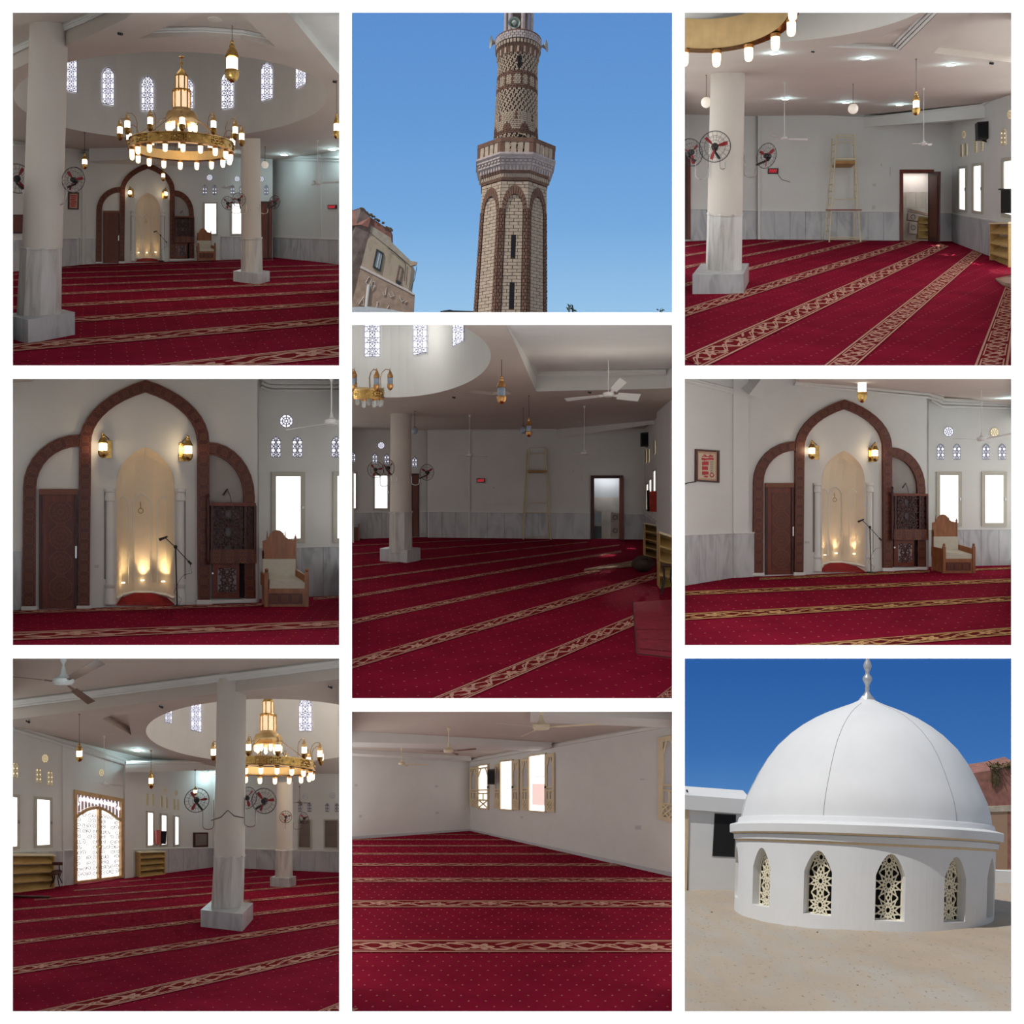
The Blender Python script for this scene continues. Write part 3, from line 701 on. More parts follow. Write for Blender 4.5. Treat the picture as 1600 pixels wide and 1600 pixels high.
# ------------------------------------------------------------------ chandelier (reference size: the one in the upper left hall)
def chandelier(cx, cy, k, Z, b, label, xmin=-1e9, ymin=-1e9, lit=True, tower=True, lanterns=True, nb=18, nl=12, power=60, a0=0.0, rr=82.0, hb=1.0, bk=1.0):
    """cx, cy: axis and mid height of the ring; k: size against the reference; b: rake of the ring"""
    q = Z/F*k; O = P(cx, cy, Z)
    def pt(r, a, up): return O+V((r*math.cos(a), r*math.sin(a), b*r*math.sin(a)+up))*q
    def ok(p): return (800+p.x*F/p.y) >= xmin and (800-p.z*F/p.y) >= ymin
    t = thing('chandelier', pt(0, 0, -30), label, 'chandelier')
    n = 72
    def ringband(r0, r1, u0, u1, mat, name):
        mb = MB()
        for i in range(n):
            a, c = 2*math.pi*i/n, 2*math.pi*(i+1)/n
            qd = [pt(r0, a, u0), pt(r0, c, u0), pt(r1, c, u1), pt(r1, a, u1)]
            if all(ok(p) for p in qd): mb.poly(qd)
        if mb.f: mb.build(name, mat, t, smooth=True)
    ringband(rr, rr, -8, 16*hb-8, 'brass', 'ring_band'); ringband(rr-2, rr-2, -8, 16*hb-8, 'gold_inner', 'inner_band')
    ringband(rr-9, rr+2, -8.5, -8.5, 'brass_dark', 'lower_flange'); ringband(rr-2, rr+1.2, 8.3, 8.3, 'brass', 'upper_rim')
    ringband(rr+1.2, rr+1.2, 6.6, 8.3, 'brass_pale', 'upper_molding'); ringband(rr+2, rr+2, -8.6, -6.8, 'copper', 'lower_molding')
    for i in range(24):      # round bosses on the band
        a = 2*math.pi*(i+.5)/24+a0; p = pt(rr+.6, a, 0)
        if ok(p): MB().ball(p, 2.1*q, 8, 6).build('boss', 'brass_pale', t, smooth=True)
    for i in range(8):       # pierced lettered plates
        a = 2*math.pi*i/8+.2+a0; mb = MB()
        for j in range(7):
            for g in range(3):
                aa = a+(j-3)*.045; p = pt(rr+.5, aa, (g-1)*4+random.uniform(-1, 1))
                if ok(p): mb.box(p, random.uniform(.5, 1.4)*q, .4*q, random.uniform(.5, 1.5)*q)
        if mb.f: mb.build('pierced_plate', 'brass_dark', t, kind='stuff')
    for i in range(nb):      # bulbs below the ring
        a = 2*math.pi*(i+.3)/nb+a0; p = pt(rr-3.5, a, -9)
        if not ok(pt(rr-3.5, a, -14)) : continue
        mb = MB(); mb.lathe([(p, 4.4*q*bk, 0), (p+V((0, 0, -3.2*q*bk)), 4.6*q*bk, 0)], 12); hold = mb.build('bulb_holder', 'copper', t)
        mb = MB(); mb.lathe([(p+V((0, 0, -z*q*bk)), r_*q*bk, 0) for z, r_ in ((3, 4.0), (8, 3.9), (12, 3.6), (14, 2.5), (14.8, .6))], 12)
        mb.build('bulb', 'bulb' if lit else 'unlit_bulb', hold, smooth=True)
    if lanterns:
        for i in range(nl):
            a = 2*math.pi*(i+.5)/nl+a0; p = pt(rr+14, a, 21)
            if not ok(p): continue
            X0 = 800+p.x*F/p.y; Y0 = 800-p.z*F/p.y; kk = k*Z/p.y
            mb = MB(); mb.tube([pt(rr-2, a, 8), pt(rr-3, a, 26), pt(rr, a, 35), pt(rr+6, a, 40), pt(rr+13, a, 39), pt(rr+14, a, 36)], .55*q, 5); arm = mb.build('lantern_arm', 'brass_dark', t)
            H = 34*kk; y0 = Y0-17*kk
            mb = MB(); mb.tube([P(X0, y0-4*kk, p.y), P(X0, y0+1*kk, p.y)], .4*q, 4); mb.turn(X0, p.y, [(y0+H*f_, 5*kk*w_) for f_, w_ in ((0, .2), (.08, .5), (.16, .6), (.2, .9), (.34, 1), (.36, .8))], 10); mb.build('cap', 'copper' if not lit else 'brass_pale', arm, smooth=True)
            mb = MB(); mb.turn(X0, p.y, [(y0+H*f_, 5*kk*w_) for f_, w_ in ((.36, .86), (.68, .86))], 10); mb.build('glass', 'lamp_glass' if lit else 'unlit_glass', arm, smooth=True)
            mb = MB(); mb.turn(X0, p.y, [(y0+H*f_, 5*kk*w_) for f_, w_ in ((.67, 1), (.74, 1.05), (.84, .95), (.93, .6), (.98, .1))], 10); mb.build('bowl', 'brass_dark' if lit else 'copper', arm, smooth=True)
    if tower:
        def lat(prof, mat, name, nn=12, smooth=False):
            mb = MB(); mb.lathe([(O+V((0, 0, u*q)), r_*q, b) for u, r_ in prof], nn, math.pi/nn); return mb.build(name, mat, t, smooth=smooth)
        lat([(147, 3.5), (145, 4.5), (143, 1), (139, .8), (138, 2.2), (134, 2.4), (132, 1.2), (128, 1.5), (124, 4), (119, 8), (116, 9.2), (114, 9.4)], 'brass', 'top_finial', 12, True)
        lat([(114, 8.6), (90, 8.6)], 'tier_glass', 'upper_tier_glass'); lat([(88, 13), (60, 13)], 'tier_glass', 'lower_tier_glass')
        for (rb, u0, u1, m_) in ((9.2, 116, 88, 6), (13.8, 92, 58, 8)):
            for i in range(m_):
                a = 2*math.pi*(i+.25)/m_; mb = MB(); mb.tube([pt(rb, a, u0), pt(rb, a, u1)], 1.15*q, 5); mb.build('tier_post', 'brass', t)
        lat([(90, 14.4), (92, 14.6), (93, 13), (93, 9)], 'brass', 'tier_collar', 16); lat([(62, 15), (58, 16), (56, 22), (50, 25.5), (42, 26), (37, 24), (36, 20)], 'brass_pale', 'crown', 20, True)
        for i in range(8):
            a = 2*math.pi*(i+.5)/8; p = pt(22, a, 36)
            mb = MB(); mb.lathe([(p+V((0, 0, -z*q)), r_*q, 0) for z, r_ in ((0, 3.4), (9, 3.4), (12, 1))], 10); mb.build('inner_bulb', 'bulb' if lit else 'unlit_bulb', t, smooth=True)
            mb = MB(); mb.tube([pt(25, a, 45), pt(rr-4, a, 8)], .5*q, 4); mb.build('stay_rod', 'brass_dark', t)
    if power: point_lamp('chandelier_light', pt(0, 0, -30), power, (1, .78, .5), .8)
    return t
mk('column_plaster', (.66, .60, .54), .65, var=.03, scale=1.0, bmp=.05, bscale=10)
# ------------------------------------------------------------------ prayer niche wall (reference pixels: the middle left view)
def mihrab(S, T, k, where, floor, mic=True, chair=True, detail=True, lampw=3, upw=2.5, lampgroup=None):
    """S: wall surface, T: maps reference pixels to this view's pixels, k: size against the reference"""
    t = lambda pts: [T(x, y) for x, y in pts]
    SW = S
    c = lambda d: d*k
    def plate(mb, pts, d0, d1): return mb.plate(S, t(pts), c(d0), c(d1))
    # main pointed portal frame
    def big(off):
        pts = []
        xl, xr = 123.5+off, 326-off; cxm = 227; ys = 692; yt = 594+off*1.05
        pts.append((121+off, 946)); pts.append((xl, ys))
        for i in range(1, 10):
            a = i/9*1.08; f_ = (1-math.cos(a))/(1-math.cos(1.08)); g = math.sin(a)/math.sin(1.08)
            pts.append((lerp(xl, cxm, f_), lerp(ys, yt, g)))
        for i in range(8, 0, -1):
            a = i/9*1.08; f_ = (1-math.cos(a))/(1-math.cos(1.08)); g = math.sin(a)/math.sin(1.08)
            pts.append((lerp(xr, cxm, f_), lerp(ys-2, yt, g)))
        pts.append((xr, ys-2)); pts.append((xr+1, 938)); return pts
    fr = MB().strip(S, t(big(0)), t(big(18.5)), 0, c(7)).build('portal_frame', 'carved_frame', label='tall pointed carved wooden portal frame around the prayer niche '+where, cat='portal')
    for x0, x1, y0, y1 in ((119, 143, 946, 953), (306, 330, 937, 944)):
        plate(MB(), [(x0, y0), (x1, y0), (x1, y1), (x0, y1)], 0, 9).build('foot_block', 'white_gloss', fr)
    def side(x_out, x_in, y_out, y_in, xj, ybot, ys):
        o = [(x_out-1.5*(1 if x_out < xj else -1), ybot), (x_out, ys)]; i_ = [(x_in-1*(1 if x_out < xj else -1), ybot), (x_in, ys)]
        for j in range(1, 9):
            a = j/8*math.pi/2
            o.append((lerp(x_out, xj, 1-math.cos(a)), lerp(ys, y_out, math.sin(a)))); i_.append((lerp(x_in, xj, 1-math.cos(a)), lerp(ys, y_in, math.sin(a))))
        return o, i_
    o, i_ = side(36, 56.5, 679, 698, 123.5, 948, 762)
    fa = MB().strip(S, t(o), t(i_), 0, c(6)).build('side_arch_frame', 'carved_frame', label='half arch carved wooden frame left of the prayer niche '+where, cat='portal')
    plate(MB(), [(32.5, 947), (57, 947), (57, 953), (32.5, 953)], 0, 8).build('foot_block', 'white_gloss', fa)
    o, i_ = side(397, 380, 691, 711, 325, 936, 776)
    fb = MB().strip(S, t(o), t(i_), 0, c(6)).build('side_arch_frame', 'carved_frame', label='half arch carved wooden frame above the pulpit balcony '+where, cat='portal')
    plate(MB(), [(378, 935), (399, 935), (399, 941), (378, 941)], 0, 8).build('foot_block', 'white_gloss', fb)
    plate(MB(), [(328, 938), (380, 936), (380, 941), (328, 943)], 0, 6).build('threshold', 'white_gloss', fb)
    # door
    d = thing('carved_door', S.pt(*T(91, 948), 2), 'closed carved wooden door left of the prayer niche '+where, 'door')
    mb = MB(); plate(mb, [(61, 764), (121, 764), (121, 773), (61, 773)], 0, 5); mb.build('lintel', 'carved_frame', d)
    plate(MB(), [(61, 773), (66, 773), (66, 951), (61, 951)], 0, 4.5).build('jamb', 'wood_dark', d); plate(MB(), [(116, 773), (121, 773), (121, 950), (116, 950)], 0, 4.5).build('jamb', 'wood_dark', d)
    leaf = plate(MB(), [(66, 773), (116, 773), (116, 950), (66, 951)], 0, 2.2).build('leaf', 'wood_red', d)
    q = t([(75, 784), (114, 784), (114, 938), (75, 938)]); mb = MB(); mb.plate(S, q, c(2.2), c(3.0)); mb.uv[0] = [(0, 1), (1, 1), (1, 0), (0, 0)]; mb.build('carved_panel', 'carved_panel', leaf)
    plate(MB(), [(117, 853), (119.5, 853), (119.5, 872), (117, 872)], 3, 6.5).build('handle', 'chrome', leaf)
    # niche: five tall concave facets with a pointed half dome
    n_ = thing('prayer_niche', S.pt(*T(227, 944), 0), 'pale lit prayer niche with pointed hood '+where, 'niche')
    op = arch(181.6, 272.3, 698, 944, 756, 9)
    NX = 10; dep = 30; cx0 = 227; hw = 45.3
    def ytop_at(x):
        best = 756
        for (xa, ya), (xb, yb) in zip(op, op[1:]):
            if min(xa, xb)-1e-6 <= x <= max(xa, xb)+1e-6 and abs(xb-xa) > 1e-6: return ya+(yb-ya)*(x-xa)/(xb-xa)
        return best
    fac = [-1, -.78, -.30, .30, .78, 1]; dd = [0, .55, 1, 1, .55, 0]
    def D(x):
        u = (x-cx0)/hw; return -dep*interp(list(zip(fac, dd)), u)
    mb = MB(); xs = sorted(set([cx0+hw*f_ for f_ in fac]+[cx0+hw*(-1+2*i/24) for i in range(25)]))
    nt_ = 10
    for xa, xb in zip(xs, xs[1:]):
        for j in range(nt_):
            def pnt(x, j):
                yt = ytop_at(x); s_ = j/nt_
                if s_ <= .4: return S.pt(*T(x, lerp(937-abs(D(x))*.25+7.5, 770, s_/.4)), c(D(x)))
                w_ = (s_-.4)/.6; return S.pt(*T(x, lerp(770, yt, w_)), c(D(x)*math.sqrt(max(0, 1-w_*w_))))
            mb.poly([pnt(xa, j), pnt(xb, j), pnt(xb, j+1), pnt(xa, j+1)])
    mb.build('niche_shell', 'niche_plaster', n_, smooth=False)
    # moulded frames of the three blind arches + sill band
    for xc, w_, yb, dof in ((193.5, 9, 912, -13), (225.5, 14, 909, -28), (256.5, 9, 910, -15)):
        p = arch(xc-w_, xc+w_, 771 if w_ > 10 else 776, yb, 790, 5)
        mb = MB(); mb.tube([S.pt(*T(x, y), c(dof)) for x, y in p], c(1.0)*S.Z(*T(227, 800))/F, 4); mb.build('blind_arch', 'white_gloss', n_)
        mb = MB(); mb.box(S.pt(*T(xc, yb-1), c(dof+3.5)), c(2.2)*S.Z(*T(227, 900))/F, c(1.6)*S.Z(*T(227, 900))/F, c(.7)*S.Z(*T(227, 900))/F); mb.build('uplight', 'uplight', n_)
        if upw:
            l = bpy.data.lights.new('niche_uplight', 'SPOT'); l.energy = upw; l.color = (1, .66, .32); l.spot_size = math.radians(62); l.spot_blend = .9; l.shadow_soft_size = .02
            lo_ = bpy.data.objects.new('niche_uplight', l); COL.objects.link(lo_); lo_.location = S.pt(*T(xc, yb-1), c(dof+6)); lo_.rotation_euler = (V((0, .28, 1))).to_track_quat('-Z', 'Y').to_euler()
    mb = MB(); mb.tube([S.pt(*T(x, 928-abs(D(x))*.25+7), c(D(x)+1.2)) for x in xs], c(3)*S.Z(*T(227, 900))/F, 4); mb.build('sill_band', 'white_gloss', n_)
    mb = MB(); mb.poly([S.pt(*T(x, 944-abs(D(x))*.62), c(D(x))) for x in xs]+[S.pt(*T(272, 946), c(3)), S.pt(*T(182, 946), c(3))]); mb.build('niche_carpet', 'carpet_plain', n_)
    cc = S.pt(*T(223, 793), c(-26)); q_ = S.Z(*T(227, 800))/F*k
    mb = MB(); mb.tube([cc+V((4*q_*math.cos(i*.7), 0, -5*q_+4*q_*math.sin(i*.7))) for i in range(9)], .5*q_, 4, closed=True); mb.tube([cc+V((0, 0, -1*q_)), cc+V((-.5*q_, 0, 9*q_))], .6*q_, 4); mb.build('carved_script', 'brass_dark', n_)
    for x0, x1, nm in ((163, 180.5, 'left'), (273.5, 290, 'right')):      # engaged colonnettes in their slots
        xm = (x0+x1)/2; Zc = S.Z(*T(xm, 850)); X_, _ = T(xm, 850)
        prof = [(764, 8.5), (768, 8.5), (770, 6.8), (778, 7.8), (782, 7.8), (784, 6), (911, 6.4), (913, 8), (917, 8), (919, 6.6), (930, 8.6), (944, 9)]
        q_ = Zc/F; mb = MB(); mb.lathe([(S.pt(*T(xm, y), c(1)), r_*k*q_, 0) for y, r_ in prof], 16)
        mb.build('colonnette', 'white_gloss', n_, smooth=True)
        sl = x0-.5 if nm == 'left' else x1-4
        plate(MB(), [(sl, 764), (sl+4, 764), (sl+4, 905), (sl, 905)], 0, .4).build('slot', 'dim_glass', n_)
    # wall lanterns
    for x, y0, y1, nm, bx in ((161, 676, 716, 'left', 9), (293.5, 680, 721, 'right', -9)):
        X0, Y0 = T(x, y0); X1, Y1 = T(x, y1); Zl = S.Z(X0, Y0)-c(14)*S.Z(X0, Y0)/F
        w = thing('wall_lantern', S.pt(*T(x, y1), c(6)), 'lit brass wall lantern on the '+nm+' of the niche arch '+where, 'lamp')
        plate(MB(), [(x+bx-5, y0+12), (x+bx+5, y0+12), (x+bx+5, y1), (x+bx-5, y1)], 0, 2).build('back_plate', 'brass', w)
        mb = MB(); mb.tube([S.pt(*T(x+bx, y0+10), c(2)), P(X0, Y0+2*k, Zl)], c(1)*Zl/F, 5); mb.build('hook_arm', 'brass_dark', w)
        lantern_parts(w, X0, Y0, Y1, 7.5*k, Zl, n=10)
        if lampw: point_lamp('wall_lantern_light', P(X0, (Y0+Y1)/2, Zl)-V((0, c(14)*Zl/F, 0)), lampw, (1, .74, .42), .06)
    # pulpit balcony with lattice screens
    m_ = thing('pulpit_balcony', S.pt(*T(350, 936), 2), 'dark carved wooden pulpit with lattice screen and low gate '+where, 'pulpit')
    rp = [(326, 936)]+[(x, y) for x, y in i_[::-1]]; rp = [(326, 714)]+[(lerp(380, 326, 0), 0)]*0
    back = [(326, 936), (326, 711)]
    for j in range(9):
        a = math.pi/2-j/8*math.pi/2; back.append((lerp(380.5, 326, 1-math.cos(a)), lerp(776, 711, math.sin(a))))
    back.append((380.5, 936)); mb = MB(); mb.flat(S, t(back), d=c(.6)); mb.build('alcove_back', 'alcove', m_)
    plate(MB(), [(324, 785), (397, 786), (397, 791), (324, 790.5)], 2, 15).build('hand_rail', 'wood_red', m_)
    for a, b in ((327, 331), (379, 382), (394, 398)): plate(MB(), [(a, 790), (b, 790), (b, 860), (a, 860)], 3, 14).build('screen_post', 'wood_dark', m_)
    plate(MB(), [(331, 791), (379, 791), (379, 858), (331, 858)], 3, 4).build('screen_backing', 'screen_back', m_)
    mb = MB(); lattice(mb, lambda x, y, d_: S.pt(*T(x, y), c(9+d_*3)), [(331, 791), (379, 791), (379, 858), (331, 858)], rosette_segments(331, 780, 379, 858, 16, 8), 1.7); mb.build('lattice_screen', 'wood_dark', m_)
    plate(MB(), [(382, 791), (394, 791), (394, 858), (382, 858)], 2, 3).build('side_backing', 'slit_dark', m_)
    mb = MB(); lattice(mb, lambda x, y, d_: S.pt(*T(x, y), c(7+d_*3)), [(382, 791), (394, 791), (394, 858), (382, 858)], rosette_segments(382, 780, 394, 858, 7, 6), 1.5); mb.build('side_lattice', 'wood_dark', m_)
    mb = MB(); plate(mb, [(326, 858), (398, 858), (398, 880), (326, 880)], 2, 14); mb.uv[0] = [(0, .7), (3.4, .7), (3.4, .2), (0, .2)]; mb.build('carved_belt', 'carved_frame', m_)
    g = plate(MB(), [(331, 880), (373, 880), (373, 934), (331, 934)], 2, 6).build('gate', 'wood_red', m_)
    plate(MB(), [(339, 888), (368, 888), (368, 925), (339, 925)], 6, 6.5).build('gate_backing', 'screen_back', g)
    mb = MB(); lattice(mb, lambda x, y, d_: S.pt(*T(x, y), c(6.5+d_*1.5)), [(339, 888), (368, 888), (368, 925), (339, 925)], rosette_segments(339, 882, 368, 930, 14.5, 10), 1.4); mb.build('gate_lattice', 'wood_dark', g)
    plate(MB(), [(329.5, 894), (332.5, 894), (332.5, 897), (329.5, 897)], 6, 8).build('knob', 'chrome', g)
    plate(MB(), [(374, 880), (381, 880), (381, 934), (374, 934)], .5, 2).build('gap', 'slit_dark', m_)
    zz = S.Z(*T(322, 800)); mb = MB(); mb.lathe([(S.pt(*T(323, y), c(13)), r_*k*zz/F, 0) for y, r_ in ((771, 1), (775, 3), (779, 1.6), (784, 3), (800, 2.2), (830, 3), (860, 2.2), (875, 3.2), (882, 1.2))], 10); mb.build('turned_post', 'wood_dark', m_, smooth=True)
    q_ = S.Z(*T(350, 780))/F*k
    gm = thing('gooseneck_microphone', S.pt(*T(359, 785), c(8)), 'thin black gooseneck microphone on the pulpit rail '+where, 'microphone')
    mb = MB(); mb.tube([S.pt(*T(x, y), c(8)) for x, y in ((360, 785), (358, 775), (354, 765))], .5*q_, 5); mb.build('gooseneck', 'black_plastic', gm)
    mb = MB(); mb.tube([S.pt(*T(x, y), c(8)) for x, y in ((354, 764), (347, 774))], .9*q_, 6, r1=1.6*q_); mb.build('capsule', 'black_plastic', gm)
    def standing(x, y, d_):
        Zf = floor.Z(*T(x, y))/(1-d_*k/F); return frontal(min(Zf, SW.Z(*T(x, y-60))-.03))
    if mic:
        S = standing(281, 946, 16)
        e = thing('microphone_stand', S.pt(*T(281, 946), c(16)), 'slim microphone stand with angled boom in front of the niche '+where, 'microphone stand')
        q_ = S.Z(*T(281, 940))/F*k; A = lambda x, y, d_=16: S.pt(*T(x, y), c(d_))
        mb = MB(); mb.lathe([(A(281, 947), 10*q_, 0), (A(281, 945), 10*q_, 0), (A(281, 944), 3*q_, 0)], 16); mb.build('base', 'black_plastic', e)
        mb = MB(); mb.tube([A(281, 945), A(278.5, 855)], 1.1*q_, 6); mb.build('pole', 'black_plastic', e)
        mb = MB(); mb.tube([A(263, 840), A(278.5, 855), A(303, 881)], .7*q_, 6); mb.build('boom', 'black_plastic', e)
        mb = MB(); mb.ball(A(278.5, 854), 3*q_, 8, 6); mb.build('clutch', 'black_plastic', e)
        mb = MB(); mb.tube([A(298, 876), A(303, 881)], 1.8*q_, 6); mb.build('counterweight', 'black_plastic', e)
        mb = MB(); mb.tube([A(266, 838), A(253.5, 843)], 1.3*q_, 7, r1=2.4*q_); mb.build('microphone', 'black_plastic', e)
        mb = MB(); mb.tube([A(301, 881), A(304, 895), A(292, 897), A(285, 905), A(276, 925), A(288, 935), A(283, 944)], .35*q_, 4); mb.build('cable', 'wire_black', e)
    if chair:
        S = standing(450, 948, 44)
        h = thing('armchair', S.pt(*T(450, 948), c(20)), 'carved wooden armchair with cream cushions beside the pulpit '+where, 'chair')
        pl = lambda pts, d0, d1, nm, mt, par=None: plate(MB(), pts, d0, d1).build(nm, mt, par or h)
        pl([(421, 917), (487, 917), (487, 948), (421, 948)], 38, 44, 'front_board', 'wood_chair')
        mb = MB(); plate(mb, [(429, 924), (480, 924), (480, 941), (429, 941)], 44, 45); mb.uv[0] = [(0, .95), (3, .95), (3, .05), (0, .05)]; mb.build('carved_front', 'carved_frame', h)
        for a, b, y0 in ((422, 427.5, 892), (483.5, 489, 892)):
            pl([(a, y0), (b, y0), (b, 948), (a, 948)], 40, 46, 'front_post', 'wood_chair')
            p = S.pt(*T((a+b)/2, y0-3), c(43)); mb = MB(); mb.ball(p, 3.0*S.Z(*T(450, 900))/F*k, 8, 6); mb.build('post_finial', 'wood_chair', h)
        pl([(411, 860), (414, 860), (414, 944), (411, 944)], 6, 10, 'rear_post', 'wood_chair')
        pl([(461.5, 838), (464.5, 838), (464.5, 935), (461.5, 935)], 6, 10, 'rear_post', 'wood_chair')
        # arms
        for (xa, ya), (xb, yb) in (((464, 888), (487, 897)), ((412, 893), (424, 897))):
            mb = MB(); mb.prism([S.pt(*T(xa, ya), c(10)), S.pt(*T(xb, yb), c(42)), S.pt(*T(xb, yb+18), c(42)), S.pt(*T(xa, ya+20), c(10))],
                                [S.pt(*T(xa-3, ya), c(10)), S.pt(*T(xb-3, yb), c(42)), S.pt(*T(xb-3, yb+18), c(42)), S.pt(*T(xa-3, ya+20), c(10))]); mb.build('arm', 'wood_chair', h)
        mb = MB(); plate(mb, [(412, 875), (412, 845), (418, 843), (422, 838), (424, 833), (429, 829), (434, 828), (439, 829), (444, 833), (446, 838), (452, 842), (462, 844), (462, 875)], 6, 10); mb.build('crest', 'wood_chair', h)
        for xx in (419, 447, 463):
            mb = MB(); mb.tube([S.pt(*T(xx, 842), c(8)), S.pt(*T(xx, 829 if xx != 463 else 834), c(8))], 1.3*S.Z(*T(440, 840))/F*k, 6, r1=.3*S.Z(*T(440, 840))/F*k); mb.build('crest_finial', 'wood_chair', h)
        pl([(413, 873), (464, 873), (464, 903), (413, 903)], 9, 15, 'back_cushion', 'cushion')
        mb = MB(); mb.prism([S.pt(*T(429, 904), c(42)), S.pt(*T(483, 908), c(42)), S.pt(*T(483, 919), c(42)), S.pt(*T(429, 919), c(42))],
                            [S.pt(*T(420, 897), c(12)), S.pt(*T(466, 899), c(12)), S.pt(*T(466, 915), c(12)), S.pt(*T(420, 915), c(12))]); mb.build('seat_cushion', 'cushion', h)
        mb = MB(); mb.prism([S.pt(*T(411.5, 905), c(8)), S.pt(*T(423, 917), c(42)), S.pt(*T(423, 946), c(42)), S.pt(*T(411.5, 940), c(8))],
                            [S.pt(*T(413.5, 905), c(8)), S.pt(*T(425, 917), c(42)), S.pt(*T(425, 946), c(42)), S.pt(*T(413.5, 940), c(8))]); mb.build('side_board', 'wood_chair', h)
mk('alcove', (.36, .33, .31), .8, var=.05); mk('screen_back', (.30, .26, .27), .8, var=.25, scale=6)
def affine(x0, y0, sx, sy, shy=0): return lambda x, y: (x0+sx*(x-123.6), y0+sy*(y-594)+shy*(x-227))
def beam(A, B, hl, hr, depth, b, name='ceiling', mat='plaster'):
    """downstand beam hung between two points of a ceiling: A, B upper front edge, hl/hr drop in metres"""
    A = V(A); B = V(B); dv = V((0, depth, depth*b)); a2 = A-V((0, 0, hl)); b2 = B-V((0, 0, hr))
    return MB().prism([A, B, b2, a2], [A+dv, B+dv, b2+dv, a2+dv]).build(name, mat, kind='structure')
TRN = itertools.count(1)
def molding(pts, r, mat='plaster'):
    mb = MB(); mb.tube(pts, r, 6); return mb.build('trim_'+str(next(TRN)), mat, kind='structure')
def disc(S, px, py, r, label):
    c = S.at(px, py); q = c.y/F; b = slope_of(S)
    MB().lathe([(c, r*q, b), (c-V((0, 0, 1.2*q)), r*.96*q, b), (c-V((0, 0, 1.5*q)), r*.7*q, b)], 20, ky=1.5).build('ceiling_rose', 'plaster_ceiling', label=label, cat='ceiling rose')
def cctv(S, px, py, k, label):
    c = S.at(px, py-2*k); q = c.y/F*k; t = thing('security_camera', c, label, 'camera')
    MB().ball(c-V((0, 0, 1.2*q)), 1.8*q, 8, 6).build('mount', 'switch_white', t)
    MB().tube([c+V((-2*q, .5*q, -1.5*q)), c+V((2.2*q, -2*q, -3*q))], 1.5*q, 8).build('housing', 'black_plastic', t)
def plug(S, x, y, w, h, label):
    o = MB().rect(S, x-w/2, y-h/2, x+w/2, y+h/2, 0, .8).build('wall_socket', 'switch_white', label=label, cat='socket')
    MB().rect(S, x-w*.25, y-h*.25, x+w*.25, y+h*.25, .8, .95).build('socket_face', 'pale_grey', o)
def NICHE(T): return [T(x, y) for x, y in arch(181.6, 272.3, 698, 944, 756, 9)]

def sunspot(src, dst, power, ang, col=(1, .93, .85)):
    l = bpy.data.lights.new('sun_through_window', 'SPOT'); l.energy = power; l.color = col; l.spot_size = math.radians(ang); l.spot_blend = .7; l.shadow_soft_size = .05
    o = bpy.data.objects.new('sun_through_window', l); COL.objects.link(o); o.location = src; o.rotation_euler = (V(dst)-V(src)).to_track_quat('-Z', 'Y').to_euler()

